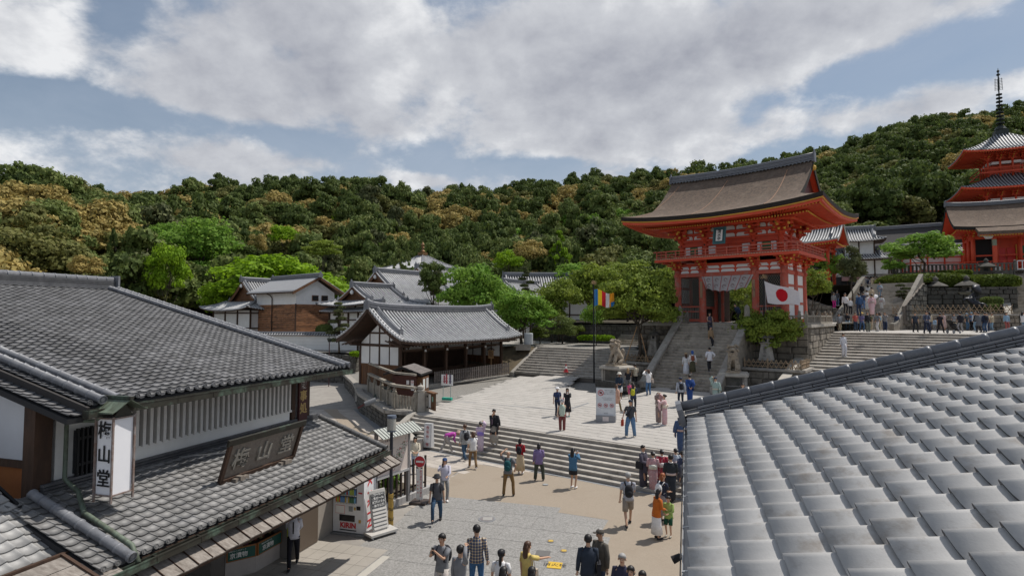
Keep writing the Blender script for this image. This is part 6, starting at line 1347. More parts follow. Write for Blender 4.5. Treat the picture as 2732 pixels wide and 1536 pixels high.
mb = MB(); mb.box(-.1,1.5,0,1.6,0,1.85); mb.build('cabin',m_booth,BO); mb = MB(); mb.box(-.16,1.56,-.05,0,.95,1.05); mb.box(1.5,1.58,0,1.7,1.5,1.62); mb.build('trim',m_bwood,BO)
for k, s_ in enumerate((-1, 1)):
 a_ = R(20); L_ = 1.35; sh = MB(); sh.box(0,.36,0,.21,0,.014); me = sh.mesh('shingle',m_boothr); dn_ = Vector((s_ * math.cos(a_),0,-math.sin(a_))); al_ = Vector((0,1,0)) * (1 if s_ > 0 else -1)
 for i in range(7):
  for j in range(7):
   X_ = al_; Y_ = -dn_; m = Matrix((X_,Y_,X_.cross(Y_))).transposed().to_4x4(); m.translation = Vector((.7,.8 - s_ * 1.27 * 1 ,2.42)) + dn_ * (L_ - i * .19) + al_ * j * .362 + Vector((0,0,.01 * (i % 2) + .04)); o_ = ob('shingle',me,BO); o_.matrix_local = m
 mb = MB(); q0 = Vector((.7,-.5,2.42)); q1 = Vector((.7,2.1,2.42)); mb.add([q0,q1,q1 + dn_ * L_,q0 + dn_ * L_,q0 - Vector((0,0,.08)),q1 - Vector((0,0,.08)),q1 + dn_ * L_ - Vector((0,0,.08)),q0 + dn_ * L_ - Vector((0,0,.08))],[(0,1,2,3),(7,6,5,4),(3,2,6,7),(0,3,7,4),(1,5,6,2)]); mb.build('roof_board',m_black,BO)
for x,z_,w_,h_,c_ in ((.95,1.42,.18,.26,(.75,.72,.72)),(1.25,1.34,.2,.42,(.78,.77,.76)),(1.27,1.02,.2,.24,(.75,.75,.74))): mb = MB(); mb.box(x - w_ / 2,x + w_ / 2,-.06,-.05,z_ - h_ / 2,z_ + h_ / 2); mb.build('paper_notice',paint(c_),BO)
mb = MB(); mb.tube([(1.25 + .07 * math.cos(a),-.063,1.44 + .07 * math.sin(a)) for a in np.linspace(0,6.28,13)],.008,4); mb.bar((1.2,-.063,1.49),(1.3,-.063,1.39),.01,.012,up=(0,1,0)); mb.build('no_smoking_mark',paint((.6,.05,.04)),BO)
mb = MB(); mb.box(1.52, 1.9, .1, 1.5, 0, 1.75); mb.build('counter_side', m_bwood, BO);
for y_,w_,c_ in ((.35,.4,(.66,.70,.68)),(1.1,.5,(.45,.45,.45))): mb = MB(); mb.box(1.9,1.92,y_ - w_ / 2,y_ + w_ / 2,.95,1.6); mb.build('notice_glass',paint(c_,.3),BO)
NBd = thing('notice_board','low brown notice board with white sheets beside the stone gate post','notice board',P(1143,1094,1.3),azr(150)); mb = MB(); mb.box(0,1.0,0,.08,.1,1.1); mb.build('board',m_bwood,NBd); mb = MB(); mb.box(-.05,1.1,-.15,.15,1.1,1.16); mb.build('cap',m_bwood,NBd); mb = MB(); mb.box(.08,.38,-.015,0,.2,1.0); mb.build('sheet',m_white,NBd); mb = MB(); mb.box(.6,.75,-.015,0,.6,.9); mb.build('green_card',paint((.25,.45,.35)),NBd)
tp_ = P(1010,1062,1.35); t = MB(); t.grid(lambda u,v: (u * 2.2 - .3,v * 1.6,.75 * math.sin(min(1,u * 1.15) * math.pi) ** .5 * math.sin(v * math.pi) ** .4 * (.8 + .2 * noise.noise(Vector((u * 4,v * 4,0)))) ),24,16); o = t.build('tarpaulin',M('green_tarp',(.045,.06,.045),(.03,.04,.03),3,.6),None,smooth=True,loc=(tp_.x - .3,tp_.y + .9,1.3)); tag(o,'dark green tarpaulin over stored goods behind the balustrade','tarpaulin')
m_wframe = paint((.72, .72, .72), .4)
p = P(1194,1068,1.35); t = thing('temple_sign','white framed sign with small pagoda pictures on thin legs','sign',p,azr(106)); mb = MB()
for x in (-.32, .22): mb.bar((x, 0, 0), (x, 0, 1.4), .03, .03);
mb.build('leg',paint((.25,.33,.33),.5),t); mb = MB(); mb.box(-.45,.38,-.04,0,1.0,1.72); mb.build('frame',m_wframe,t); mb = MB(); mb.box(-.41,.34,-.05,-.04,1.04,1.68); f_ = mb.build('panel',m_white,t)
def little_temple(x, z_, s, c, par):
 mb = MB()
 for k in range(3): mb.add([(x - s * (.16 - .03 * k),-.055,z_ + k * .09 * s * 3),(x + s * (.16 - .03 * k),-.055,z_ + k * .09 * s * 3),(x + s * .06,-.055,z_ + .05 * s * 3 + k * .09 * s * 3),(x - s * .06,-.055,z_ + .05 * s * 3 + k * .09 * s * 3)],[(0,1,2,3)]); mb.box(x - s * .08,x + s * .08,-.056,-.05,z_ - .06 * s * 3 + k * .09 * s * 3,z_ + k * .09 * s * 3)
 mb.build('picture', c, par)
little_temple(-.22,1.26,.6,paint((.35,.08,.10)),f_); little_temple(-.06,1.26,.75,paint((.45,.10,.12)),f_); little_temple(.2,1.26,.7,paint((.12,.10,.16)),f_)
for i,x in enumerate((-.2,.15)): o = MB(); o.box(x - .16,x + .16,-.14,.14,.03,.2); o = o.build('sign_weight',paint((.04,.42,.30),.5),None,loc=p,rz=azr(106),label='green plastic weight at the sign foot, %s one' % ('left' if i == 0 else 'right'),cat='weight',group='weights at the sign foot')
m_sgn = paint((.66,.67,.68),.45); m_rr = paint((.55,.04,.05),.5); m_bk = paint((.03,.03,.035),.5); m_tx = paint((.22,.22,.24),.7)
def ring_sign(par, x, y, z_, r, icon=None):
 mb = MB(); mb.tube([(x + r * math.cos(a),y,z_ + r * math.sin(a)) for a in np.linspace(0,6.2832,21)],r * .12,4); mb.bar((x - r * .7,y,z_ + r * .7),(x + r * .7,y,z_ - r * .7),r * .16,r * .16,up=(0,1,0)); mb.build('prohibition_ring',m_rr,par)
 mb = MB(); mb.box(x - r * .5, x + r * .5, y + .002, y + .008, z_ - r * .32, z_ + r * .3)
 if icon == 'camera': mb.box(x - r * .2,x + r * .2,y + .001,y + .008,z_ + r * .3,z_ + r * .45)
 mb.build('icon', m_bk if icon else m_tx, par)
p = P(1617,1128,1.28); t = thing('warning_sign','large grey A-frame warning sign with prohibition symbols on a weighted base','sign',p,azr(104))
mb = MB(); mb.box(-.52,.52,-.28,.42,.10,.44); mb.build('base',paint((.28,.28,.29),.7),t); mb = MB()
for x in (-.4, .4): mb.box(x - .12, x + .12, -.2, .34, 0, .1)
mb.build('foot', paint((.2, .2, .2)), t); a_ = R(7)
for s_ in (-1, 1):
 pn = ob('sign_panel',None,t,(0,.07 + s_ * .22,.44)); pn.rotation_euler = (-s_ * a_,0,0) if s_ < 0 else (a_,0,0); pn.rotation_euler = (R(-8) if s_ < 0 else R(8),0,0)
 mb = MB(); mb.box(-.5, .5, -.015, .015, 0, 1.42); q_ = mb.build('face', m_sgn, pn)
 if s_ < 0:
  mb = MB()
  for a,b in (((-.5,0),(.5,0)),((.5,0),(.5,1.42)),((.5,1.42),(-.5,1.42)),((-.5,1.42),(-.5,0))): mb.bar((a[0],-.02,a[1]),(b[0],-.02,b[1]),.03,.03)
  mb.build('frame', m_ltmetal, q_)
  ring_sign(q_, -.27, -.022, 1.17, .14, 'camera')
  for x in (-.32, 0, .32): ring_sign(q_, x, -.022, .52, .095, 'x')
  for s2,z_,sz in (('境内での撮影',1.30,.08),('ドローン撮影は',1.21,.08),('固く禁止します',1.12,.08)): text(s2,sz,m_tx,q_,face_mtx((.17,-.018,z_),(1,0,0),(0,-1,0)),.001)
  text('No commercial photography\nNo tripods or drones\nwithout permission',.055,m_tx,q_,face_mtx((.1,-.018,.86),(1,0,0),(0,-1,0)),.001,space=1.1); text('No smoking  No drinking  No pets',.045,m_tx,q_,face_mtx((0,-.018,.36),(1,0,0),(0,-1,0)),.001); text('清水寺',.07,m_tx,q_,face_mtx((0,-.018,.1),(1,0,0),(0,-1,0)),.001)
mb = MB(); mb.box(-.16,.16,-.285,-.28,.14,.38); mb.build('base_label',paint((.7,.62,.60)),t)
p = P(1144,1191,.15); t = thing('standing_sign','narrow rounded standing sign with four prohibition symbols beside the steps','sign',p,azr(112)); mb = MB(); w_ = .235
mb.frus((0, 0, 0), w_, .17, w_ * .94, .09, 1.22); mb.build('casing', paint((.52, .52, .52), .5), t)
mb = MB(); mb.add([(-w_ * .8,-.165,.25),(w_ * .8,-.165,.25),(w_ * .78,-.105,1.15),(-w_ * .78,-.105,1.15)],[(0,1,2,3)]); q_ = mb.build('panel',m_sgn,t)
for z_ in (1.02, .80, .56, .16): ring_sign(q_, 0, -.18 + (z_ - .2) * .07, z_, .07, 'x')
for z_,s2 in ((.91,'NO SMOKING'),(.69,'飲食禁止'),(.42,'No drones')): text(s2,.04,m_tx,q_,face_mtx((0,-.172 + (z_ - .2) * .065,z_),(1,0,0),(0,-1,.07)),.001)
p = PS('L',1510,992); t = thing('traffic_cone','small red and white traffic cone at the foot of the forecourt steps','traffic cone',p); mb = MB(); mb.box(-.2,.2,-.2,.2,0,.04); mb.build('base',m_rr,t); mb = MB(); mb.lathe([(.15,.04),(.11,.28)],12); mb.lathe([(.06,.5),(.03,.68)],12); mb.build('cone',m_rr,t); mb = MB(); mb.lathe([(.112,.28),(.062,.5)],12); mb.build('band',m_white,t)
# ------------------------------------------------------------------ street furniture by the shop
p = P(1042,1402,0); t = thing('street_lamp','slim street lamp with perforated drum head and bamboo-wrapped foot','street lamp',p)
mb = MB(); mb.tube([(0,0,0),(0,0,3.2)],.055,12); mb.build('pole',paint((.022,.024,.035),.4),t)
mb = MB(); mb.lathe([(.145,3.15),(.145,3.58),(.12,3.62),(.01,3.64)],20); h_ = mb.build('lamp_head',M('lamp_shade',(.62,.60,.52),rough=.5),t,smooth=False)
mb = MB(); nn_ = 22
for j in range(11):
 for i in range(nn_):
  a = 2 * math.pi * (i + .5 * (j % 2)) / nn_; b_ = 2 * math.pi * (i + .5 * (j % 2) + .62) / nn_; z_ = 3.18 + j * .038
  mb.add([(.15 * math.cos(a),.15 * math.sin(a),z_),(.15 * math.cos(b_),.15 * math.sin(b_),z_ + .015),(.15 * math.cos(b_),.15 * math.sin(b_),z_ + .036),(.15 * math.cos(a),.15 * math.sin(a),z_ + .022)],[(0,1,2,3)])
mb.build('perforated_screen',m_gstrip,h_,kind='stuff'); mb = MB(); mb.lathe([(.15,3.56),(.165,3.58),(.15,3.66),(.13,3.66)],20); mb.lathe([(.15,3.12),(.155,3.17),(.09,3.13)],20); mb.build('rim',paint((.10,.12,.16),.5),t)
mb = MB(); mb.tube([(0,0,.0),(0,0,.012)],.01,4); m_bam = M('yellow_bamboo',(.50,.33,.08),(.38,.25,.06),6,.55,rnd=.15)
bb = MB(); bb.tube([(.075, 0, 0), (.072, 0, 1.06)], .016, 5); me = bb.mesh('bamboo_strip', m_bam)
for i in range(16): o_ = ob('bamboo_strip', me, t, (0, 0, 0), 2 * math.pi * i / 16)
mb = MB()
for z_ in (.22,.27,.55,.60,.93): mb.tube([(.094 * math.cos(a),.094 * math.sin(a),z_ + .02 * math.sin(a * 2)) for a in np.linspace(0,6.28,13)],.008,4)
mb.build('binding', m_black, t)
fa,fb = P(965,1400,0),P(1140,1318,0); fa = P(1010,1372,0); dF = (fb - fa).normalized(); fa2 = fa - dF * 1.2; nF = Vector((-dF.y,dF.x,0))
kb = thing('planter_kerb','low grey stone kerb below the dark paling fence','kerb',(0,0,0)); L_ = (fb - fa2).length; km = MB(); km.box(.004,.596,0,.28,0,.26); me = km.mesh('kerb_stone',M('kerb_granite',(.36,.35,.34),(.30,.29,.285),3,.8,rnd=.08))
for i in range(int(L_ / .6) + 1): q = fa2 + dF * i * .6; ob('kerb_stone',me,kb,q,math.atan2(dF.y,dF.x))
sheet('planter_soil',[fa2 + nF * .2,fb + dF * .2 + nF * .2,fb + dF * .2 + nF * 1.6,fa2 + nF * 1.6],.2,m_soil)
pf = thing('paling_fence','dark vertical paling fence on the kerb beneath the map board','fence',(0,0,0)); m_pal = paint((.035,.022,.018),.6); mb = MB(); mb.box(-.035,.035,-.03,.03,.24,1.5); me = mb.mesh('paling',m_pal)
for i in range(17): q = fa2 + dF * (.15 + i * .235) + nF * .14; ob('paling',me,pf,q,math.atan2(dF.y,dF.x))
mb = MB(); mb.bar(fa2 + nF * .19 + Vector((0,0,.45)),fb + nF * .19 + Vector((0,0,.45)),.04,.06); mb.bar(fa2 + nF * .19 + Vector((0,0,1.25)),fb + nF * .19 + Vector((0,0,1.25)),.04,.06); mb.build('rail',m_pal,pf)
ma = PD(1013,1300,19.9); ma.z = 0; mbx = thing('map_board','area map board on two posts under a small grey ribbed roof','map board',(ma.x - .1,ma.y,.2),math.atan2(dF.y,dF.x)); m_post = paint((.20,.19,.19),.6)
for x in (0,1.66): mb = MB(); mb.box(x - .05,x + .05,.0,.1,0,2.75); mb.build('post',m_post,mbx)
mb = MB(); mb.box(.05,1.62,.02,.08,1.22,2.5); pnl = mb.build('panel',M('map_paper',(.62,.53,.47),(.58,.50,.45),2,.6),mbx); mb = MB(); mb.box(.0,1.66,-.02,.12,1.14,1.22); mb.build('bottom_rail',m_ltmetal,mbx)
rr_ = random.Random(11); cols_ = [paint((.10,.22,.10)),paint((.5,.05,.05)),paint((.45,.45,.42)),paint((.14,.12,.12))]; mb = MB()
for i in range(140):
 u_ = rr_.random(); x = .75 + u_ * .75 + rr_.uniform(-.15,.08); z_ = 1.45 + u_ * .75 + rr_.uniform(-.22,.2); mb.cur = rr_.choice([0,0,1,2,3]); w_ = rr_.uniform(.03,.09); h__ = rr_.uniform(.012,.035); x = min(1.52,max(.15,x)); z_ = min(2.42,max(1.3,z_)); mb.add([(x,.017,z_),(x + w_,.017,z_ + .006),(x + w_,.017,z_ + h__),(x,.017,z_ + h__)],[(0,1,2,3)])
for i in range(10): mb.cur = 2; z_ = 1.36 + i * .09; x = .12 + (i % 3) * .12; mb.add([(x,.016,z_),(x + .5,.016,z_),(x + .56,.016,z_ + .035),(x + .02,.016,z_ + .03)],[(0,1,2,3)])
mb.build('map_print',cols_,pnl,kind='stuff'); text('ようこそ清水へ',.09,m_ink,pnl,face_mtx((.42,.015,2.4),(1,0,0),(0,-1,0)),.001)
for k in range(14): mb = MB(); x = -.16 + k * .148; mb.add([(x,-.42,2.62),(x + .142,-.42,2.62),(x + .142,.05,2.88),(x,.05,2.88),(x,-.42,2.60),(x + .142,-.42,2.60),(x + .142,.05,2.86),(x,.05,2.86)],[(0,1,2,3),(7,6,5,4),(0,4,5,1),(0,3,7,4),(1,5,6,2)]); mb.build('roof_panel',paint((.40,.42,.38),.5),mbx)
mb = MB()
for k in range(15): x = -.165 + k * .148; mb.bar((x, -.43, 2.63), (x, .06, 2.895), .012, .02)
mb.build('roof_rib',m_gstrip,mbx,kind='stuff'); mb = MB(); mb.add([(-.17,.05,2.88),(1.9,.05,2.88),(1.9,.42,2.66),(-.17,.42,2.66)],[(0,1,2,3)]); mb.build('rear_roof',paint((.40,.42,.38),.5),mbx)
p = P(1120,1342,0); t = thing('no_entry_sign','round red no-entry sign above a white board with red vertical characters','sign',(p.x,p.y,0),azr(104)); mb = MB(); mb.box(-.32,.32,-.28,.28,0,.10); mb.build('base',paint((.06,.045,.04)),t)
mb = MB(); mb.box(-.02, .02, -.02, .02, .1, 1.75); mb.build('pole', m_metal, t)
def disc(par,r,y0,y1,z_,mat,nm): mb = MB(); n_ = 24; mb.add([(r * math.cos(2 * math.pi * k / n_),y0,z_ + r * math.sin(2 * math.pi * k / n_)) for k in range(n_)] + [(r * math.cos(2 * math.pi * k / n_),y1,z_ + r * math.sin(2 * math.pi * k / n_)) for k in range(n_)],[tuple(range(n_)),tuple(range(2 * n_ - 1,n_ - 1,-1))] + [(k,n_ + k,n_ + (k + 1) % n_,(k + 1) % n_) for k in range(n_)]); return mb.build(nm,mat,par)
dd_ = disc(t,.225,-.035,-.025,1.55,m_white,'disc'); disc(dd_,.205,-.038,-.034,1.55,m_rr,'red_face'); mb = MB(); mb.box(-.15,.15,-.042,-.038,1.515,1.585); mb.build('white_bar',m_white,dd_)
mb = MB(); mb.box(-.13,.13,-.03,-.02,.15,1.28); q_ = mb.build('board',m_white,t); text('許\n可\n車\n両\n以\n外\n進\n入\n禁\n止',.105,m_rr,q_,face_mtx((.05,-.032,.74),(1,0,0),(0,-1,0)),.001,space=.95); text('警\n察\n署\n長',.06,m_rr,q_,face_mtx((-.07,-.032,.6),(1,0,0),(0,-1,0)),.001,space=2.2)
p = P(888,1420,0); VM = thing('vending_machine','white drinks vending machine with red letters standing at the shop corner','vending machine',(p.x,p.y,0),azr(106.4)); m_vw = paint((.72,.72,.73),.35); Wv = 1.12
mb = MB(); mb.box(0,Wv,.0,.74,.07,1.84); mb.build('cabinet',m_vw,VM); mb = MB(); mb.box(-.1,Wv + .05,-.12,.7,0,.05); mb.build('base_plate',m_metal,VM)
mb = MB(); mb.box(.10,.86,-.012,.0,.98,1.76); vw_ = mb.build('display_window',paint((.03,.045,.09),.3),VM)
cans = [(.42,.50,.10),(.55,.16,.05),(.15,.30,.55),(.60,.60,.62),(.50,.36,.08),(.10,.22,.12),(.45,.05,.05),(.20,.42,.60)]
bm_ = [MB() for _ in cans]; cm_ = []
for c_ in cans: k_ = MB(); k_.lathe([(.022,0),(.024,.02),(.024,.13),(.012,.16),(.012,.18)],8); cm_.append(k_.mesh('bottle',paint(c_,.35)))
for j in range(3):
 for i in range(13): ob('bottle',cm_[(i // 2 + j * 3 + (i % 3 == 0)) % 8],vw_,(.14 + i * .056,-.035,1.02 + j * .25))
 mb = MB(); mb.box(.10,.86,-.06,-.012,.985 + j * .25,1.012 + j * .25); mb.build('shelf_strip',m_white,vw_); mb = MB()
 for i in range(13): mb.box(.125 + i * .056,.15 + i * .056,-.064,-.06,.99 + j * .25,1.005 + j * .25)
 mb.build('buttons', m_black, vw_, kind='stuff')
def vp(nm,mat,x0,x1,z0_,z1_,d_=.012): mb = MB(); mb.box(x0,x1,-d_,0,z0_,z1_); return mb.build(nm,mat,VM)
vp('notice',m_white,.1,.42,.66,.90); vp('notice_border',m_rr,.09,.43,.65,.91,.006); vp('coin_panel',paint((.25,.27,.28)),.58,.72,.74,.90); vp('card_reader',m_black,.86,1.0,.80,.92); vp('bill_slot',paint((.45,.30,.04)),.77,.83,.79,.88); vp('delivery_flap',paint((.02,.02,.025),.2),.24,.80,.42,.62); vp('side_panel_label',m_rr,.92,1.06,1.32,1.36); vp('sticker',paint((.5,.3,.05)),.94,1.02,.40,.50); vp('kick_slot',m_black,.26,.86,.13,.16)
text('KIRIN', .23, m_rr, VM, face_mtx((.56, -.012, .29), (1, 0, 0), (0, -1, 0)), .004, bold=.008)
for k,ch in enumerate('KIRIN'): text(ch,.36,m_rr,VM,face_mtx((Wv + .002,.34,1.62 - k * .33),(0,0,-1),(1,0,0)),.004,bold=.012)
mb = MB(); mb.box(.12, 1.0, .1, .6, 1.84, 1.90); mb.build('top_cover', m_metal, VM)
p = P(993,1436,.1); DS = thing('display_stand','leaning slatted menu display stand on a wheeled board','display stand',(p.x - .36,p.y + .34,0),azr(46)); DS.scale = (.92,.8,.88); m_ds = paint((.50,.48,.45),.5); mb = MB(); mb.box(0,1.05,-.62,.0,.12,.2); mb.build('trolley_board',m_ds,DS)
for x in (.08, .97):
 for y in (-.54,-.08): mb = MB(); mb.tube([(x - .02,y,.06),(x + .02,y,.06)],.055,10); mb.build('castor',m_metal,DS)
a_ = R(14); up_ = Vector((0,math.sin(a_),math.cos(a_))); nr_ = Vector((0,-math.cos(a_),math.sin(a_))); o_ = Vector((.22,-.30,.2)); mb = MB()
mb.add([o_,o_ + Vector((.62,0,0)),o_ + Vector((.62,0,0)) + up_ * 1.42,o_ + up_ * 1.42] + [q + Vector((0,.06,0)) for q in (o_,o_ + Vector((.62,0,0)),o_ + Vector((.62,0,0)) + up_ * 1.42,o_ + up_ * 1.42)],[(0,1,2,3),(7,6,5,4),(0,3,7,4),(1,5,6,2),(3,2,6,7)]); fr_ = mb.build('panel',m_ds,DS)
for j in range(10): mb = MB(); c_ = o_ + up_ * (.10 + j * .128) + nr_ * .015; mb.bar(c_ + Vector((.04,0,0)),c_ + Vector((.58,0,0)),.05,.10,up=(0,.5,.86)); mb.build('slat',m_ds if j < 6 else paint((.10,.10,.10)),fr_)
for j in range(4): text(('ほうじ茶','抹茶ソフト','生ビール','コーヒー')[j],.10,m_white,fr_,face_mtx(o_ + up_ * (.87 + j * .128) + nr_ * .055 + Vector((.31,0,0)),(1,0,0),nr_),.002,bold=.003)
p = PD(878,960,53); t = thing('garden_lamp','small dark lantern-topped lamp post by the white precinct wall','street lamp',(p.x,p.y,.5)); mb = MB(); mb.tube([(0,0,0),(0,0,4.1)],.045,8); mb.build('pole',paint((.07,.03,.03)),t); mb = MB(); mb.lathe([(.12,4.1),(.22,4.4),(.26,4.42),(.05,4.55),(.02,4.65)],8); mb.build('lamp_head',m_bronze,t)
t = thing('floodlight','grey floodlight fixed at the corner of the shop eave','floodlight',WM(SH) @ Vector((.35,.7,4.35))); mb = MB(); mb.tube([(0,0,0),(.32,.1,.1)],[.07,.09],12); mb.build('housing',m_gstrip,t); mb = MB(); mb.bar((0,0,0),(-.2,0,-.12),.05,.05); mb.build('arm',paint((.12,.03,.03)),t)
p = PD(1640,893,63); t = thing('parked_car','black parked taxi behind the tree left of the gate','car',(p.x,p.y,4.1),azr(20)); m_car = paint((.012,.013,.018),.2)
mb = MB(); prf = [(-2.2,.35),(-2.25,.85),(-1.9,1.0),(-1.35,1.08),(-.7,1.62),(.9,1.66),(1.9,1.1),(2.2,.95),(2.2,.35)]; n_ = len(prf); mb.add([(x,-.84,z_) for x,z_ in prf] + [(x,.84,z_) for x,z_ in prf],[tuple(range(n_ - 1,-1,-1)),tuple(range(n_,2 * n_))] + [(k,(k + 1) % n_,n_ + (k + 1) % n_,n_ + k) for k in range(n_)]); mb.build('body',m_car,t)
mb = MB()
for s in (-1,1): mb.add([(-1.15,s * .845,1.1),(1.6,s * .845,1.12),(.85,s * .845,1.58),(-.65,s * .845,1.55)],[(0,1,2,3)])
mb.build('side_window', paint((.03, .05, .06), .1), t)
for x in (-1.4, 1.4):
 for s in (-1,1): mb = MB(); mb.tube([(x,s * .7,.33),(x,s * .87,.33)],.33,14); w_ = mb.build('wheel',m_black,t); mb = MB(); mb.tube([(x,s * .86,.33),(x,s * .88,.33)],.18,10); mb.build('rim',m_ltmetal,w_)
for s in (-1,1): mb = MB(); mb.box(-2.27,-2.2,s * .6 - .14,s * .6 + .14,.72,.84); mb.build('headlight',m_white,t)
mb = MB(); mb.box(-.15, .15, -.1, .1, 1.64, 1.76); mb.build('roof_lamp', paint((.5, .1, .08)), t)
p = PD(2603,838,57.5); t = thing('dragon_statue','dark bronze coiling dragon statue rearing above the terrace crowd','statue',(p.x,p.y,7.1),azr(120)); m_drg = M('dragon_bronze',(.035,.037,.045),(.02,.02,.026),5,.45,.3,30,metal=.3)
V_ = [(0,0,0),(.35,.1,.5),(.1,-.3,1.0),(-.4,0,1.4),(-.1,.3,1.9),(.3,0,2.3),(.1,-.25,2.7),(-.2,-.5,2.75),(.6,-.4,1.1),(.9,-.5,.8),(-.8,-.3,1.7),(-1.0,-.4,1.4),(.4,.2,3.0),(-.1,.3,3.1)]
skin('body',V_,[(0,1),(1,2),(2,3),(3,4),(4,5),(5,6),(6,7),(2,8),(8,9),(3,10),(10,11),(6,12),(6,13)],[.45,.4,.36,.34,.32,.30,.34,.16,.14,.1,.14,.1,.06,.06],m_drg,t)
mb = MB()
for i in range(26): a = i * .7; mb.frus((.36 * math.cos(a) * (1 - i * .01),.36 * math.sin(a),i * .1 + .1),.07,.05,.01,.01,.22)
mb.build('spines', m_drg, t, kind='stuff')
# ------------------------------------------------------------------ vegetation
def leafmat(n,c,c2,tr=.3,rnd=.22): return M('leaf_' + n,c,c2,.55,.75,rnd=rnd,trans=tr,spec=.25,detail=2)
LM = dict(gold=leafmat('gold',(.46,.35,.12),(.27,.225,.07)),olive=leafmat('olive',(.20,.195,.06),(.13,.145,.04)),dark=leafmat('dark',(.070,.105,.028),(.125,.165,.038),.35),
   mid=leafmat('mid',(.12,.17,.045),(.17,.20,.055)),bright=leafmat('bright',(.24,.38,.015),(.17,.30,.015),.4),maple=leafmat('maple',(.25,.31,.045),(.17,.235,.035),.4),spring=leafmat('spring',(.14,.28,.035),(.21,.33,.05),.4),
   pine=leafmat('pine',(.12,.13,.05),(.075,.09,.036),.2),hedge=leafmat('hedge',(.13,.17,.02),(.08,.115,.018),.3,.3),red=leafmat('red',(.22,.07,.05),(.10,.11,.04)))
m_trunk = M('tree_bark', (.10, .078, .058), (.055, .045, .035), 6, .95, .5, 25)
def leafmesh(name, C, Nn, size, mat, rs, aspect=.8, tri=False):
 k = len(C); r = rs.normal(size=(k,3)); X = np.cross(Nn,r); X /= np.linalg.norm(X,axis=1)[:,None] + 1e-9; Y = np.cross(Nn,X); Y /= np.linalg.norm(Y,axis=1)[:,None] + 1e-9
 s = (size * rs.uniform(.6,1.35,k))[:,None]; a = X * s; b = Y * s * aspect; bend = Nn * s * .25
 V = np.stack([C - a * .5 - b,C + a * .6 - b * .7,C + a + bend * 0 + b * .6 - bend,C - a * .7 + b - bend],1).reshape(-1,3)
 me = bpy.data.meshes.new(name); me.vertices.add(4 * k); me.vertices.foreach_set('co',V.reshape(-1)); me.loops.add(4 * k); me.loops.foreach_set('vertex_index',np.arange(4 * k)); me.polygons.add(k); me.polygons.foreach_set('loop_start',np.arange(k) * 4)
 me.materials.append(mat); me.update(calc_edges=True); return me
def rdir(rs, k, up=-.25):
 d = rs.normal(size=(k * 3, 3)); d /= np.linalg.norm(d, axis=1)[:, None]; d = d[d[:, 2] > up][:k]
 while len(d) < k: d = np.concatenate([d, d])[:k]
 return d
def clumps(rs, shape, n):
 if shape == 'cone':
  t = rs.uniform(0,1,n) ** 1.3; a = rs.uniform(0,6.283,n); r = (1 - t) * rs.uniform(.55,1.0,n) * .95 + .05; return np.stack([r * np.cos(a),r * np.sin(a),-1 + 2 * t],1),.55 * (1 - t * .55)
 if shape == 'pads':
  C = []; S_ = []
  for k in range(n): t = k / max(1,n - 1); a = k * 2.4; r = (.62 * (1 - t) + .12) * (1 if k % 3 else .3); C.append((r * math.cos(a),r * math.sin(a),-.85 + 1.75 * t)); S_.append(.55 - .22 * t)
  return np.array(C), np.array(S_)
 if shape == 'tall':
  d = rdir(rs,n,-.9); return d * np.array([.75,.75,.95]) * rs.uniform(.6,1,n)[:,None],rs.uniform(.7,1.1,n)
 d = rdir(rs,n,-.75); rr = rs.uniform(.45,.92,n); return d * rr[:,None] * np.array([1,1,.9]),rs.uniform(.75,1.25,n)
def crown(name, seed, shape, n, cr, nl, ls, mat, flat=.75, up=-.35):
 rs = np.random.RandomState(seed); C,S_ = clumps(rs,shape,n); per = max(8,nl // n); P_ = []; N_ = []
 for c, s in zip(C, S_):
  d = rdir(rs,per,up); sh = rs.uniform(.72,1.06,per)[:,None]; sc = np.array([1,1,flat if shape != 'pads' else .28]) * cr * s
  lump = 1 + .22 * np.sin(d[:,:1] * 7 + seed) * np.cos(d[:,1:2] * 6 + c[0] * 5); P_.append(c + d * sc * sh * lump); nn = d + rs.normal(size=d.shape) * .32; N_.append(nn / np.linalg.norm(nn,axis=1)[:,None])
 return leafmesh(name, np.concatenate(P_), np.concatenate(N_), ls, mat, rs), C
def trunkmesh(name, seed, C, zb, r0, nlimb=7, lean=.05, top=.3):
 rs = random.Random(seed); mb = MB(); pts = [(0, 0, zb)]; n = 6
 for i in range(1,n + 1): t = i / n; pts.append((rs.uniform(-lean,lean) * i,rs.uniform(-lean,lean) * i,zb + (top - zb) * t))
 mb.tube(pts, [r0 * (1.25 if i == 0 else 1 - .75 * i / n) for i in range(n + 1)], 7)
 for k in range(min(nlimb, len(C))):
  c = C[(k * 7) % len(C)]; i = rs.randint(2,n - 1); a = Vector(pts[i]); b = Vector(c); m_ = a.lerp(b,.5) + Vector((0,0,-.08)); mb.tube([a,m_,b],[r0 * .42,r0 * .26,r0 * .08],5)
 return mb.mesh(name, m_trunk, True)
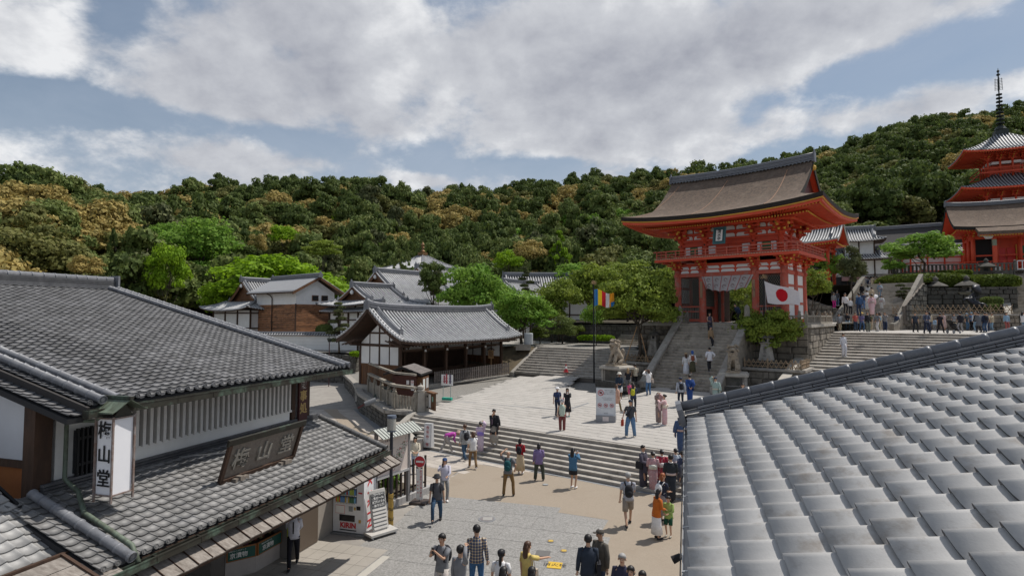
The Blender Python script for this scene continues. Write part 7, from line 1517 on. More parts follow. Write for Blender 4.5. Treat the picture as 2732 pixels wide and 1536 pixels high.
def tree_at(kind,px,top,bot,wpx,D,zg,label,name='tree',shape='round',leaves=5000,ls=.05,n=26,cr=.40,seed=None,cat='tree',group=None,stakes_=False,trunk_r=.05,flat=.75):
 q = PD(px,(top + bot) / 2,D); sc = D / FPX; rx = wpx * sc / 2; rz = (bot - top) * sc / 2; seed = seed or int(px * 7 + top); t = thing(name,label,cat,(q.x,q.y,zg),random.uniform(0,6),group)
 me,C = crown('crown',seed,shape,n,cr,leaves,ls,LM[kind],flat); o = ob('crown',me,t,(0,0,q.z - zg)); o.scale = (rx / 1.12,rx / 1.12,rz / 1.08)
 zb = -(q.z - zg) / rz * 1.08; tm = trunkmesh('trunk',seed,C,zb,trunk_r,9,top=.45 if shape != 'cone' else .8); o = ob('trunk',tm,t,(0,0,q.z - zg)); o.scale = (rx / 1.12,rx / 1.12,rz / 1.08)
 if stakes_:
  for a in (0,2.1,4.2): mb = MB(); mb.tube([(math.cos(a) * 1.1,math.sin(a) * 1.1,0),(0,0,min(3.2,(q.z - zg) * .9))],.035,6); mb.build('support_pole',m_pale,t)
 return t
tree_at('maple',1702,706,925,245,46.5,3.25,'broad yellow-green tree between the left lion-dog and the gate',leaves=15000,ls=.032,n=60,cr=.30,stakes_=True,trunk_r=.05)
tree_at('maple',2045,806,965,180,42.3,3.3,'yellow-green tree behind the white and red flag',leaves=11000,ls=.036,n=46,cr=.32,trunk_r=.045)
tree_at('spring',1262,688,880,205,61,3.9,'feathery green maple overhanging the stable roof',leaves=10000,ls=.036,n=46,cr=.32)
tree_at('spring',1392,765,910,190,57,3.9,'layered green maple at the right end of the stable',leaves=11000,ls=.036,n=50,cr=.3)
tree_at('spring',1330,740,850,130,66,3.9,'thin green maple crown between the stable and the long hall',leaves=6000,ls=.04,n=32)
tree_at('dark',1152,688,800,95,64,3.9,'dark conifer with two bare trunks in front of the silver roofs',leaves=7000,ls=.045,n=30,cr=.36,shape='tall',trunk_r=.07)
tree_at('pine',1165,720,812,70,66,3.9,'lower dark conifer crown beside the two bare trunks',leaves=4500,ls=.045,n=20,cr=.36,shape='tall')
for px,l_ in ((1062,'left one'),(1086,'right one')): tree_at('mid',px,646,738,40,80,3.5,'narrow pointed cypress of the pair beside the gold finial, ' + l_,'cypress_tree','cone',2500,.09,34,.42,group='pair of pointed cypresses')
tree_at('pine',906,800,920,92,55,3.5,'cloud-pruned pine with layered pads beside the white wall','pine_tree','pads',7000,.05,11,.72,cat='pine',trunk_r=.06)
tree_at('bright',745,668,870,400,84,3.5,'huge bright green domed tree behind the storehouse',leaves=14000,ls=.036,n=80,cr=.27)
tree_at('bright',610,735,860,150,80,3.5,'bright green lower crown left of the huge domed tree',leaves=6000,ls=.045,n=36,cr=.33)
tree_at('bright',870,735,840,110,86,3.5,'bright green shoulder of foliage right of the storehouse roof',leaves=4500,ls=.05,n=30,cr=.35)
tree_at('pine',1402,708,800,66,66,4,'brownish pine standing above the forecourt maples','pine_tree','pads',3500,.07,9,.75,cat='pine',trunk_r=.06)
tree_at('gold',1410,640,712,98,108,4,'golden flowering tree behind the round bright green one',leaves=4500,ls=.05,n=34)
tree_at('bright',1355,664,730,88,104,4,'round bright green tree below the golden flowering one',leaves=4000,ls=.05,n=30)
tree_at('bright',1492,612,712,80,108,4,'tall vivid green tree with ragged pointed top',leaves=4500,ls=.055,n=34,shape='cone',cr=.5)
tree_at('mid',1500,832,912,82,60,4.1,'tall clipped dark green shrub by the forecourt road','shrub',leaves=5000,ls=.04,n=30,cat='shrub')
tree_at('hedge',1440,870,915,70,59,4.1,'low rounded shrub at the roadside left of the tall clipped one','shrub',leaves=3500,ls=.05,n=20,cat='shrub')
tree_at('hedge',1540,860,905,50,62,4.1,'small light green shrub right of the tall clipped one','shrub',leaves=2500,ls=.06,n=16,cat='shrub')
tree_at('maple',1472,800,870,90,63,4.1,'yellow-tinged maple above the roadside shrubs',leaves=4500,ls=.05,n=30)
tree_at('spring',1590,800,890,85,56,4.1,'young slender tree on the small grass island',leaves=3500,ls=.05,n=22,trunk_r=.03)
tree_at('maple',1490,735,845,130,64,4.1,'fresh yellow-green tree between the long hall and the striped flag',leaves=6000,ls=.045,n=38)
tree_at('maple',1580,690,840,180,68,4.1,'pale yellow-green tree behind the striped flag',leaves=8000,ls=.042,n=44,cr=.32)
tree_at('maple',1670,688,800,180,72,4.1,'large pale green tree rising left of the gate roof',leaves=8000,ls=.042,n=44,cr=.32)
tree_at('spring',1530,690,790,130,88,4.1,'soft green tree beyond the long hall',leaves=5000,ls=.05,n=34)
tree_at('dark',1772,610,740,75,84,6,'dark pine just left of the gate body','pine_tree','tall',4000,.06,26,.38,cat='pine')
tree_at('maple',1800,690,790,110,72,6,'light green foliage at the left edge of the gate',leaves=4500,ls=.05,n=30)
tree_at('mid',1945,725,880,190,66,6.3,'dark green garden tree seen through the gate opening',leaves=6500,ls=.05,n=40)
tree_at('maple',1990,740,850,80,60,6.3,'sunlit small tree inside the gate opening',leaves=3000,ls=.05,n=20)
tree_at('maple',2170,712,815,95,53,5.0,'yellow-green bush tree against the right side of the gate',leaves=6000,ls=.045,n=34)
tree_at('spring',2218,665,760,100,66,9,'fresh green tree under the bell tower eaves',leaves=3500,ls=.06,n=26)
tree_at('pine',2272,650,770,88,62,8.6,'tall brownish pine beside the busy staircase','pine_tree','tall',5500,.045,30,.34,cat='pine')
tree_at('spring',2458,606,725,185,69.5,10.6,'spreading green maple on crossed poles left of the shrine gate',leaves=9000,ls=.04,n=48,cr=.30,stakes_=True)
tree_at('spring',2385,685,735,65,69,10.6,'small maple beside the top of the busy staircase',leaves=2500,ls=.06,n=20)
tree_at('pine',2408,754,840,82,61,7.15,'propped garden pine on the planting strip','pine_tree','pads',5500,.055,9,.80,cat='pine',stakes_=True)
tree_at('olive',80,585,770,240,80,2,'large olive-brown tree above the shop roof at far left',leaves=8000,ls=.045,n=50)
tree_at('gold',230,678,745,85,76,2,'small golden-pink flowering tree above the roof ridge',leaves=3500,ls=.06,n=24)
tree_at('dark',300,606,830,85,92,2,'dark cedar column behind the ridge end','cedar_tree','cone',4500,.07,44,.36,cat='cedar')
tree_at('bright',448,640,800,105,84,2,'vivid green tree in front of dark woods',leaves=5500,ls=.05,n=36)
tree_at('spring',530,570,720,190,104,3,'tall soft green broadleaf above the bright dome',leaves=7000,ls=.045,n=44)
tree_at('spring',430,585,700,110,108,3,'green broadleaf left of the tallest soft green one',leaves=4500,ls=.05,n=34)
tree_at('bright',755,597,665,82,118,6,'lime green tree high among dark conifers',leaves=3000,ls=.06,n=26)
tree_at('maple',860,632,700,100,102,4,'flat-topped pale green tree right of the lime one',leaves=3500,ls=.055,n=24,flat=.4)
tree_at('gold',690,615,680,50,112,4,'slim golden tree between lime and soft green crowns',leaves=2500,ls=.06,n=20)
tree_at('mid',2310,590,665,190,112,12,'dense green foliage mound behind the large dark hall',leaves=6000,ls=.045,n=40)
def hedge(px,y0,y1,w,D,zg,label,kind='hedge',name='clipped_hedge',depth=None,leaves=3500,ls=None,floor=None):
 q = PD(px,(y0 + y1) / 2,D); rx = w * D / FPX / 2; rz = (y1 - y0) * D / FPX / 2; rs = np.random.RandomState(int(px)); d = rdir(rs,leaves,-.5); e = np.sign(d) * np.abs(d) ** .72; e /= (np.abs(e) ** 3).sum(1)[:,None] ** (1 / 3)
 dp = depth or min(rx,1.6); t = thing(name,label,'hedge',(q.x,q.y,q.z),azr(115)); nn = d + rs.normal(size=d.shape) * .5; nn /= np.linalg.norm(nn,axis=1)[:,None]
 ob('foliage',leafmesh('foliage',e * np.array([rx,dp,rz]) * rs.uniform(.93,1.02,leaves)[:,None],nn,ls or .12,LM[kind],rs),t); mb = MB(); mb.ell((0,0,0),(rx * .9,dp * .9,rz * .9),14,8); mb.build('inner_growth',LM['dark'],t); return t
hedge(2462,730,778,215,65.5,10.1,'long domed yellow-green clipped hedge in front of the balustrade',leaves=7000,depth=2); hedge(2632,733,772,140,65,10.1,'second domed clipped hedge nearer the dark stairs',leaves=5000,depth=1.6); hedge(2692,738,765,34,64,10.1,'small round clipped hedge at the stair coping')
hedge(2524,722,740,34,67.5,10.1,'small round hedge left of its neighbour under the balustrade',leaves=1500); hedge(2568,720,741,40,67.5,10.1,'round hedge centred below the grey balustrade',leaves=1500); hedge(2645,792,815,44,58.8,7.2,'dark round bush on the boulder wall terrace','mid',leaves=1800); hedge(2645,810,832,30,58.2,7.2,'small low bush under the dark round bush','mid',leaves=1200)
hedge(868,866,908,44,61,3.5,'flowering shrub spilling over the white precinct wall','mid','flowering_shrub',leaves=2200); hedge(1590,895,908,95,57,4.1,'low grass island around the slender young tree','bright','grass_island',leaves=3000,depth=1.2)
hedge(955,938,950,45,54.5,3.4,'patch of bright ground cover at the stone wall top','bright','ground_cover_patch',leaves=900,depth=.5)
q = fa2 + nF * .75 + dF * 2.2
for k,(a,b,r_,kd,lb) in enumerate(((.3,.6,.45,'red','red-leaved bush behind the paling fence'),(1.4,.7,.5,'mid','green bush behind the dark palings under the map board'),(2.5,.7,.4,'spring','light green bush at the far end of the paling fence'))):
 p = fa2 + dF * a + nF * b; rs = np.random.RandomState(k + 9); d = rdir(rs,1600,-.7); t = thing('bush',lb,'bush',(p.x,p.y,.2)); ob('foliage',leafmesh('foliage',d * r_ * rs.uniform(.5,1.05,1600)[:,None] * np.array([1,1,1.25]) + np.array([0,0,.6]),d,.045,LM[kd],rs),t)
protos = []
for i,(kd,shp,n_,cr_,lv) in enumerate([('gold','round',30,.42,3600),('gold','round',34,.38,3600),('olive','round',30,.42,3400),('olive','round',26,.45,3400),('dark','round',28,.42,3400),('dark','tall',30,.4,3400),('dark','tall',26,.45,3400),('mid','round',30,.42,3400),('mid','tall',30,.4,3400),('bright','round',30,.42,3400),('spring','round',28,.4,3400),('pine','tall',24,.42,3400)]):
 me,C = crown('crown',40 + i,shp,n_,cr_,lv,.075,LM[kd],.72); tm = trunkmesh('trunk',i,C,-2.3,.05,4,top=.3); protos.append((kd,shp,me,tm))
LBL = dict(gold='golden-flowering round-crowned tree on the wooded hillside',olive='olive-brown round-crowned tree on the wooded hillside',dark='dark green evergreen tree on the wooded hillside',mid='mid green tree on the wooded hillside',bright='bright lime-green tree on the wooded hillside',spring='fresh soft green tree on the wooded hillside',pine='slender brownish-green pine on the wooded hillside')
spots = []; rs = random.Random(21)
def pick(px, t, x, y):
 n_ = noise.noise(Vector((x * .022,y * .022,9))) + .5 * noise.noise(Vector((x * .07,y * .07,3))); r = rs.random()
 if px < 330: w = dict(gold=.28, olive=.32, mid=.2, dark=.08, spring=.12)
 elif px < 950: w = dict(gold=.34,olive=.2,mid=.12,dark=.22,spring=.10,bright=.02) if t > .3 else dict(olive=.25,mid=.25,dark=.15,spring=.20,bright=.07,pine=.05)
 elif px < 1150: w = dict(gold=.16, olive=.24, dark=.28, mid=.22, pine=.05, spring=.05)
 elif px < 1950: w = dict(gold=.42,olive=.25,dark=.25,mid=.08) if t > .45 else dict(dark=.20,mid=.28,olive=.2,gold=.10,spring=.17,pine=.05)
 else: w = dict(gold=.24,olive=.2,dark=.46,mid=.10) if t > .25 else dict(dark=.5,mid=.35,olive=.15)
 if n_ > .12 and 'gold' in w: w = dict(w); w['gold'] *= 2.2
 if n_ < -.15: w = dict(w); w['dark'] = w.get('dark',.1) * 2.5; w['gold'] = w.get('gold',0) * .25
 s = sum(w.values()); r *= s
 for k, v_ in w.items():
  r -= v_
  if r <= 0: break
 return k
y = 62.0
while y < 300:
 step = 4.5 + (y - 60) * .008
 x = -1.0 * y - 20
 while x < 1.02 * y + 14:
  X_, Y_ = x + rs.uniform(-1, 1) * step * .45, y + rs.uniform(-1, 1) * step * .45; x += step
  px = 1366 + FPX * X_ / Y_
  if px < -160 or px > 2900: continue
  D1 = float(np.interp(px,[0,900,1300,1700,2100,2732],[185,215,255,270,250,230])); D0 = float(np.interp(px,[0,500,1100,1700,2200,2732],[66,92,112,100,92,100])); t = (Y_ - D0) / (D1 - D0)
  if t < -.02 or t > 1.12 or (px > 2150 and Y_ < 112): continue
  k = pick(px,t,X_,Y_); c = [i for i,p_ in enumerate(protos) if p_[0] == k]; i = rs.choice(c); s = rs.uniform(2.8,4.6) * (1.0 if k not in ('bright','spring') else .85); tall = 1.25 if protos[i][1] != 'round' else rs.uniform(.8,1.0)
  if t > .93: s *= .8
  if 850 < px < 1560 and k in ('dark','mid','pine') and rs.random() < .6 and t < .8: s *= .72; tall = 1.75
  spots.append((Y_ * (1 + .3 * (px < -30 or px > 2760)),X_,Y_,hill(X_,Y_),i,s,tall,rs.uniform(0,6.28)))
 y += step * .9
spots.sort()
NT = 260
for (_, X_, Y_, Z_, i, s, tall, a) in spots[:NT]:
 kd,shp,cm_,tm_ = protos[i]; px = 1366 + FPX * X_ / Y_; where = 'at far left above the shop roof' if px < 330 else 'behind the storehouse' if px < 850 else 'beyond the tiled halls' if px < 1300 else 'left of the gate roof' if px < 1800 else 'behind the main gate' if px < 2250 else 'near the pagoda'
 t = thing('tree' if kd != 'pine' else 'pine_tree',LBL[kd] + ' ' + where,'tree',(X_,Y_,Z_ - .5),a,'trees on the wooded hillside')
 for nm,me in (('crown',cm_),('trunk',tm_)): o = ob(nm,me,t,(0,0,s * tall * 1.9)); o.scale = (s,s,s * tall)
far = spots[NT:]
pc_ = bpy.data.collections.new('prototypes')
for i,(kd,shp,cm_,tm_) in enumerate(protos): o = bpy.data.objects.new('woodland_crown_%02d' % i,cm_); pc_.objects.link(o)
me = bpy.data.meshes.new('hillside_woods'); me.from_pydata([(X_,Y_,Z_ + s * tall * 1.45) for (_,X_,Y_,Z_,i,s,tall,a) in far],[],[])
at = me.attributes.new('pick', 'INT', 'POINT'); at.data.foreach_set('value', [f[4] for f in far])
at = me.attributes.new('rot','FLOAT_VECTOR','POINT'); at.data.foreach_set('vector',[c for f in far for c in (0,0,f[7])])
at = me.attributes.new('scl','FLOAT_VECTOR','POINT'); at.data.foreach_set('vector',[c for f in far for c in (f[5],f[5],f[5] * f[6])])
woods = ob('hillside_woods',me,None,label='dense mixed woodland of dark, olive and golden crowns covering the far hillside',cat='woodland',kind='stuff')
ng = bpy.data.node_groups.new('scatter','GeometryNodeTree'); ng.interface.new_socket('Geometry',in_out='INPUT',socket_type='NodeSocketGeometry'); ng.interface.new_socket('Geometry',in_out='OUTPUT',socket_type='NodeSocketGeometry')
gi = ng.nodes.new('NodeGroupInput'); go = ng.nodes.new('NodeGroupOutput'); ip = ng.nodes.new('GeometryNodeInstanceOnPoints'); ci = ng.nodes.new('GeometryNodeCollectionInfo'); ci.inputs['Collection'].default_value = pc_; ci.inputs['Separate Children'].default_value = True; ci.inputs['Reset Children'].default_value = True
def na(n_,ty): a = ng.nodes.new('GeometryNodeInputNamedAttribute'); a.data_type = ty; a.inputs['Name'].default_value = n_; return a.outputs['Attribute']
e2 = ng.nodes.new('FunctionNodeEulerToRotation'); ng.links.new(na('rot','FLOAT_VECTOR'),e2.inputs[0]); ng.links.new(gi.outputs[0],ip.inputs['Points']); ng.links.new(ci.outputs[0],ip.inputs['Instance']); ip.inputs['Pick Instance'].default_value = True
ng.links.new(na('pick','INT'),ip.inputs['Instance Index']); ng.links.new(e2.outputs[0],ip.inputs['Rotation']); ng.links.new(na('scl','FLOAT_VECTOR'),ip.inputs['Scale']); ng.links.new(ip.outputs[0],go.inputs[0])
woods.modifiers.new('Scatter', 'NODES').node_group = ng
# ------------------------------------------------------------------ people
SKIN = [M('skin_a',(.50,.30,.20),rough=.6),M('skin_b',(.40,.23,.15),rough=.6),M('skin_c',(.20,.105,.06),rough=.6)]
HAIR = dict(k=M('hair_black',(.012,.010,.010),rough=.5),b=M('hair_brown',(.07,.032,.016),rough=.5),o=M('hair_orange',(.26,.075,.02),rough=.5),g=M('hair_grey',(.32,.31,.30),rough=.6),y=M('hair_blond',(.28,.18,.09),rough=.5),w=M('hair_whitecloth',(.6,.6,.6),rough=.8))
def ik(a, b, l1, l2, pole):
 a = Vector(a); b = Vector(b); d = b - a; L = min(d.length,(l1 + l2) * .995); d = d.normalized(); b = a + d * L; c = (l1 * l1 - l2 * l2 + L * L) / (2 * L); h = math.sqrt(max(0,l1 * l1 - c * c)); p = Vector(pole); p = p - d * p.dot(d)
 if p.length < 1e-4: p = d.orthogonal()
 return a + d * c + p.normalized() * h, b
HANDS = dict(down=(.27,.03,-.10),down2=(.25,.08,-.06),phone=(.06,.36,.50),phone1=(.12,.36,.56),waist=(.09,.27,.14),back=(.06,-.20,.04),head=(.14,.04,.80),chin=(.03,.20,.50),point=(.20,.60,.32),reach=(.08,.50,-.35),up=(.12,.34,.66),hip=(.26,-.02,.10),side=(.34,.10,.02),cross=(.02,.26,.22),high=(.20,.30,.80),knee=(.1,.4,.05))
LEGS = dict(stand=((.10,0,0),(-.10,.02,0),.93),wide=((.20,.02,0),(-.18,-.02,0),.91),walk=((.09,.30,0),(-.09,-.30,.03),.90),walk2=((.09,-.26,.04),(-.09,.28,0),.90),step=((.10,.20,.16),(-.10,-.12,0),.93),down=((.10,.22,-.14),(-.10,-.08,0),.91),together=((.06,.03,0),(-.06,0,0),.93),squat=((.11,.10,0),(-.11,.05,0),.38),sit=((.10,.42,0),(-.10,.40,0),.46),stride=((.15,.34,.12),(-.14,-.3,0),.86))
NP = [0]
def plaid(bw=False):
 k = 'checked_cloth' if bw else 'plaid_cloth'
 if k in MATS: return MATS[k]
 m = M(k,(.03,.05,.11)); nt = m.node_tree; b = nt.nodes['Principled BSDF']; tc = nt.nodes.new('ShaderNodeTexCoord'); prev = None
 for ax in 'XZ':
  w = nt.nodes.new('ShaderNodeTexWave'); w.bands_direction = ax; w.inputs['Scale'].default_value = 4.5 if not bw else 7; nt.links.new(tc.outputs['Object'],w.inputs['Vector']); r = nt.nodes.new('ShaderNodeMath'); r.operation = 'GREATER_THAN'; r.inputs[1].default_value = .72 if not bw else .5; nt.links.new(w.outputs['Fac'],r.inputs[0])
  if prev: a = nt.nodes.new('ShaderNodeMath'); a.operation = 'ADD'; nt.links.new(prev,a.inputs[0]); nt.links.new(r.outputs[0],a.inputs[1]); prev = a.outputs[0]
  else: prev = r.outputs[0]
 cr = nt.nodes.new('ShaderNodeValToRGB'); dv = nt.nodes.new('ShaderNodeMath'); dv.operation = 'MULTIPLY'; dv.inputs[1].default_value = .5; nt.links.new(prev,dv.inputs[0]); nt.links.new(dv.outputs[0],cr.inputs[0]); e = cr.color_ramp.elements; c3 = [(.04,.07,.15,1),(.30,.22,.14,1),(.55,.50,.42,1)] if not bw else [(.6,.6,.6,1),(.2,.2,.2,1),(.03,.03,.03,1)]
 e[0].color = c3[0]; e[1].color = c3[2]; q = e.new(.5); q.color = c3[1]; nt.links.new(cr.outputs[0],b.inputs['Base Color']); return m
def person(pos,h,az,label,top=('tee',(.1,.1,.1)),bot=('trousers',(.05,.05,.06)),hair=('short','k'),legs='stand',arms=('down','down'),lean=0,hat=None,skn=0,shoes=(.5,.5,.5),obi=None,near=True,bag=None,phone=False,bald=False,headturn=0,glasses=False,grp=None,beard=False):
 NP[0] += 1; s = h / 1.75; t = thing('person',label,'person',pos,R(-az),grp); t.scale = (s,s,s); fR,fL,hz = LEGS[legs]; H = Vector((0,0,hz)); rot = Matrix.Rotation(R(-lean),4,'X'); sk = SKIN[skn]; n = 10 if near else 7
 def up(x, y, z): return H + rot @ Vector((x, y, z))
 chest,neck,head = up(0,0,.34),up(0,0,.53),up(0,.02,.70); sh = {1: up(.175,0,.47),-1: up(-.175,0,.47)}; J = {}
 for sd_, nm in ((1, arms[1]), (-1, arms[0])):
  hp = HANDS[nm]; base = H + Vector((hp[0] * sd_,hp[1],hp[2])) if nm in ('down','down2','side','reach','knee') and lean > 20 else up(hp[0] * sd_,hp[1],hp[2]); pole = Vector((.5 * sd_,-.6,-.6)) if nm != 'back' else Vector((sd_,-.4,0)); e_,w_ = ik(sh[sd_],base,.28,.25,pole); J[sd_] = (e_,w_)
 F = {}
 for sd_, ft in ((1, fR), (-1, fL)):
  hipj = H + Vector((.09 * sd_,0,-.02)); an = Vector((ft[0],ft[1],ft[2] + .085)); k_,a_ = ik(hipj,an,.43,.42,Vector((.15 * sd_,1,.1))); F[sd_] = (hipj,k_,a_)
 V_ = [H,chest,neck,head + Vector((0,0,-.06)),head,head + Vector((0,0,.06))]; Rr = [.11,.115,.052,.070,.086,.07]; E_ = [(0,1),(1,2),(2,3),(3,4),(4,5)]
 def av(p,r,c): V_.append(Vector(p)); Rr.append(r); E_.append((c,len(V_) - 1)) if c is not None else None; return len(V_) - 1
 hr = Matrix.Rotation(R(-headturn), 4, 'Z')
 if near: av(head + hr @ Vector((0, .105, -.015)), .014, 4)
 roots = [0]
 for sd_ in (1, -1):
  i = av(sh[sd_],.052,1); e_,w_ = J[sd_]; i = av(e_,.038,i); i = av(w_,.026,i); d_ = (w_ - e_).normalized(); pal = w_ + d_ * .07; i = av(pal,.030,i)
  if near:
   sdv = d_.cross(Vector((0,0,1)) if abs(d_.z) < .8 else Vector((0,1,0))).normalized(); crl = Vector((0,.6,-.2)) if abs(d_.z) > .8 else Vector((0,0,-.7))
   for k in range(4):
    o = (k - 1.5) * .019; L_ = (.065,.078,.072,.056)[k]; a = av(pal + sdv * o,.0095,None); roots.append(a); b = av(pal + sdv * o + d_ * L_ * .6,.009,a); av(pal + sdv * o + (d_ + crl * .5).normalized() * L_ * 1.05,.0075,b)
   a = av(w_ + d_ * .03 + sdv * .02,.011,None); roots.append(a); b = av(w_ + d_ * .055 + sdv * .048,.0105,a); av(w_ + d_ * .095 + sdv * .056,.009,b)
  hp_,k_,a_ = F[sd_]; i = av(hp_,.078,0); i = av(k_,.052,i); i = av(a_,.034,i); av(a_ + Vector((0,.12,-.05)),.03,i)
 skin('body', V_, E_, Rr, sk, t, 2 if near else 1, tuple(roots))
 def part(mb, nm, mat, par=t, sm=True): return mb.build(nm, mat, par, smooth=sm)
 tk,tc = top[0],top[1]; bk,bc = bot[0],bot[1]; kc = lambda c: M('patterned_%02x%02x%02x' % tuple(int(v * 255) for v in c),c,tuple(v * .8 for v in c),9,.85,stain=tuple(v * .45 + .42 for v in c),sscale=9,samt=.85)
 tm = kc(tc) if tk == 'kimono' and max(tc) > .3 else plaid() if 'plaid shirt' in label else cloth(tc); bmt = kc(bc) if bk == 'robe' and max(tc) > .3 else plaid(True) if 'checked' in label else cloth(bc)
 robe = tk in ('kimono', 'haori')
 if tk is not None:
  hem = {'tee': -.06,'shirt': -.06,'jacket': -.13,'coat': -.36,'tank': -.04,'crop': .02,'vest': -.10,'kimono': .04,'haori': -.42}[tk]; g = {'jacket': 1.12,'coat': 1.15,'haori': 1.12,'kimono': 1.06}.get(tk,1.0); mb = MB()
  zz = [hem,hem * .4 + .04,.14,.32,.43,.49,.535]; rr = [(.185 * g,.135 * g),(.172 * g,.125 * g),(.158 * g,.115 * g),(.186 * g,.128 * g),(.182 * g,.105 * g),(.125,.075),(.066,.062)]
  if tk in ('coat', 'haori'): rr[0] = (.23, .165)
  pts = [(H + Vector((0,0,z_)) if z_ < 0 else up(0,0,z_)) for z_ in zz]; mb.tube(pts,rr,n + 4,side=(1,0,0)); tor = part(mb,{'tee': 't_shirt','coat': 'coat','jacket': 'jacket','kimono': 'kimono_top','haori': 'haori_coat','vest': 'vest','tank': 'top'}.get(tk,'shirt'),tm)
  if tk not in ('tank', 'vest'):
   for sd_ in (1, -1):
    e_,w_ = J[sd_]; s0 = sh[sd_] + (sh[-sd_] - sh[sd_]) * .12 + Vector((0,0,-.01)); mb = MB()
    if tk in ('tee','crop'): mb.tube([s0,sh[sd_],sh[sd_].lerp(e_,.75)],[.062,.066,.062],n)
    elif robe: mb.tube([s0,sh[sd_],e_,e_.lerp(w_,.82)],[(.07,.07),(.08,.08),(.075,.10),(.06,.10)],n)
    else: mb.tube([s0,sh[sd_],e_,e_.lerp(w_,.96)],[.06 * g,.066 * g,.054 * g,.042 * g],n)
    sl_ = part(mb, 'sleeve', tm, tor)
    if robe:                                # hanging sleeve pouch
     a = e_.lerp(w_,.15); b = e_.lerp(w_,.85); dr = Vector((0,0,-(.42 if obi else .34))); dx = (b - a).cross(Vector((0,0,1)))
     dx = (dx.normalized() if dx.length > .02 else Vector((1, 0, 0))) * .028
     if abs((b - a).normalized().z) > .75: b = a + Vector((0,.22,-.02)); dr = Vector((0,0,-.38))
     mb = MB(); mb.add([a - dx,b - dx,b - dx + dr * .9,a - dx + dr,a + dx,b + dx,b + dx + dr * .9,a + dx + dr],[(0,1,2,3),(7,6,5,4),(0,4,5,1),(1,5,6,2),(2,6,7,3),(3,7,4,0)]); part(mb,'hanging_sleeve',tm,tor,False)
  if near and tk in ('shirt','jacket','haori','kimono','coat'): mb = MB(); mb.tube([up(.07 * math.cos(a),.065 * math.sin(a),.53) for a in np.linspace(0,6.283,11)],.016,5); part(mb,'collar',tm if tk != 'kimono' else m_white,tor)
 if bk in ('trousers', 'wide', 'shorts'):
  w_ = 1.0 if bk == 'trousers' else 1.32; mb = MB(); mb.tube([H + Vector((0,0,-.12)),H + Vector((0,0,-.02)),up(0,0,.09)],[(.15,.115),(.172,.125),(.158,.115)],n + 2,side=(1,0,0)); pel = part(mb,'trousers' if bk != 'shorts' else 'shorts',bmt)
  for sd_ in (1, -1):
   hp_, k_, a_ = F[sd_]; mb = MB(); top_ = hp_ + Vector((0, 0, .02))
   if bk == 'shorts': mb.tube([top_,hp_.lerp(k_,.5),hp_.lerp(k_,.92)],[.098,.095,.092],n)
   else: mb.tube([top_,hp_.lerp(k_,.5),k_,k_.lerp(a_,.5),a_ + Vector((0,0,-.02))],[.096 * (w_ * .5 + .5),.084 * w_,.066 * w_,.062 * w_,.056 * w_],n)
   part(mb, 'trouser_leg' if bk != 'shorts' else 'shorts_leg', bmt, pel)
 elif bk in ('skirt', 'mini', 'robe', 'hakama', 'dress'):
  zb = {'skirt': .20,'mini': .62,'robe': .10,'hakama': .10,'dress': .30}[bk] if legs not in ('squat','sit') else .08; c_ = (F[1][2] + F[-1][2]) / 2; mb = MB(); wr = {'skirt': .24,'mini': .20,'robe': .165,'hakama': .25,'dress': .25}[bk]; a = H + Vector((0,0,-.35)); a.y += c_.y * .35
  spread = abs(F[1][2].y - F[-1][2].y) * .5; b = Vector((c_.x,c_.y,zb)); pth = [up(0,0,.10),H + Vector((0,0,-.06)),H.lerp(b,.5),b]
  mb.tube(pth,[(.155,.115),(.185,.145),((.19 + wr) / 2,.15 + spread * .4),(wr,wr * .8 + spread * .8)],n + 4,side=(1,0,0)); part(mb,{'robe': 'kimono_skirt','hakama': 'hakama'}.get(bk,'skirt'),bmt)
 if obi: mb = MB(); mb.tube([up(0,0,.07),up(0,0,.15 if obi[1] != 'wide' else .26)],[(.186,.14),(.184,.138)],n + 4,side=(1,0,0)); ob_ = part(mb,'obi',cloth(obi[0]))
 if obi and obi[1] == 'wide': mb = MB(); c_ = up(0,-.155,.20); mb.ell(c_,(.13,.06,.085),10,6); part(mb,'obi_knot',cloth(obi[0]),ob_)
 for sd_ in (1, -1):
  hp_,k_,a_ = F[sd_]; mb = MB(); fw = Vector((0,1,0)); c_ = a_ + Vector((0,.055,-.045)); c_.z = max(c_.z,a_.z - .05); mb.tube([c_ + fw * -.10,c_ + fw * -.06 + Vector((0,0,.01)),c_ + fw * .06,c_ + fw * .135,c_ + fw * .15],[(.028,.028),(.042,.045),(.048,.036),(.034,.024),(.012,.010)],8,side=(1,0,0)); part(mb,'shoe',cloth(shoes))
 hm = HAIR[hair[1]] if hair[1] in HAIR else cloth(hair[1]); hk = hair[0]
 if near or True:
  for sd_ in (1,-1): mb = MB(); mb.ell(head + hr @ Vector((.088 * sd_,.0,-.01)),(.016,.026,.034),6,5); part(mb,'ear',sk)
 if near:
  for sd_ in (1,-1): mb = MB(); mb.ell(head + hr @ Vector((.033 * sd_,.083,.012)),(.014,.008,.008),8,5); part(mb,'eye',m_black)
  mb = MB(); mb.ell(head + hr @ Vector((0,.082,-.052)),(.026,.010,.008),8,5); part(mb,'mouth',M('lips',(.30,.09,.07),rough=.6))
  if glasses:
   mb = MB(); mb.box(-.07,.07,.086,.096,-.008,.03); g_ = part(mb,'glasses',m_black,t,False); g_.location = head
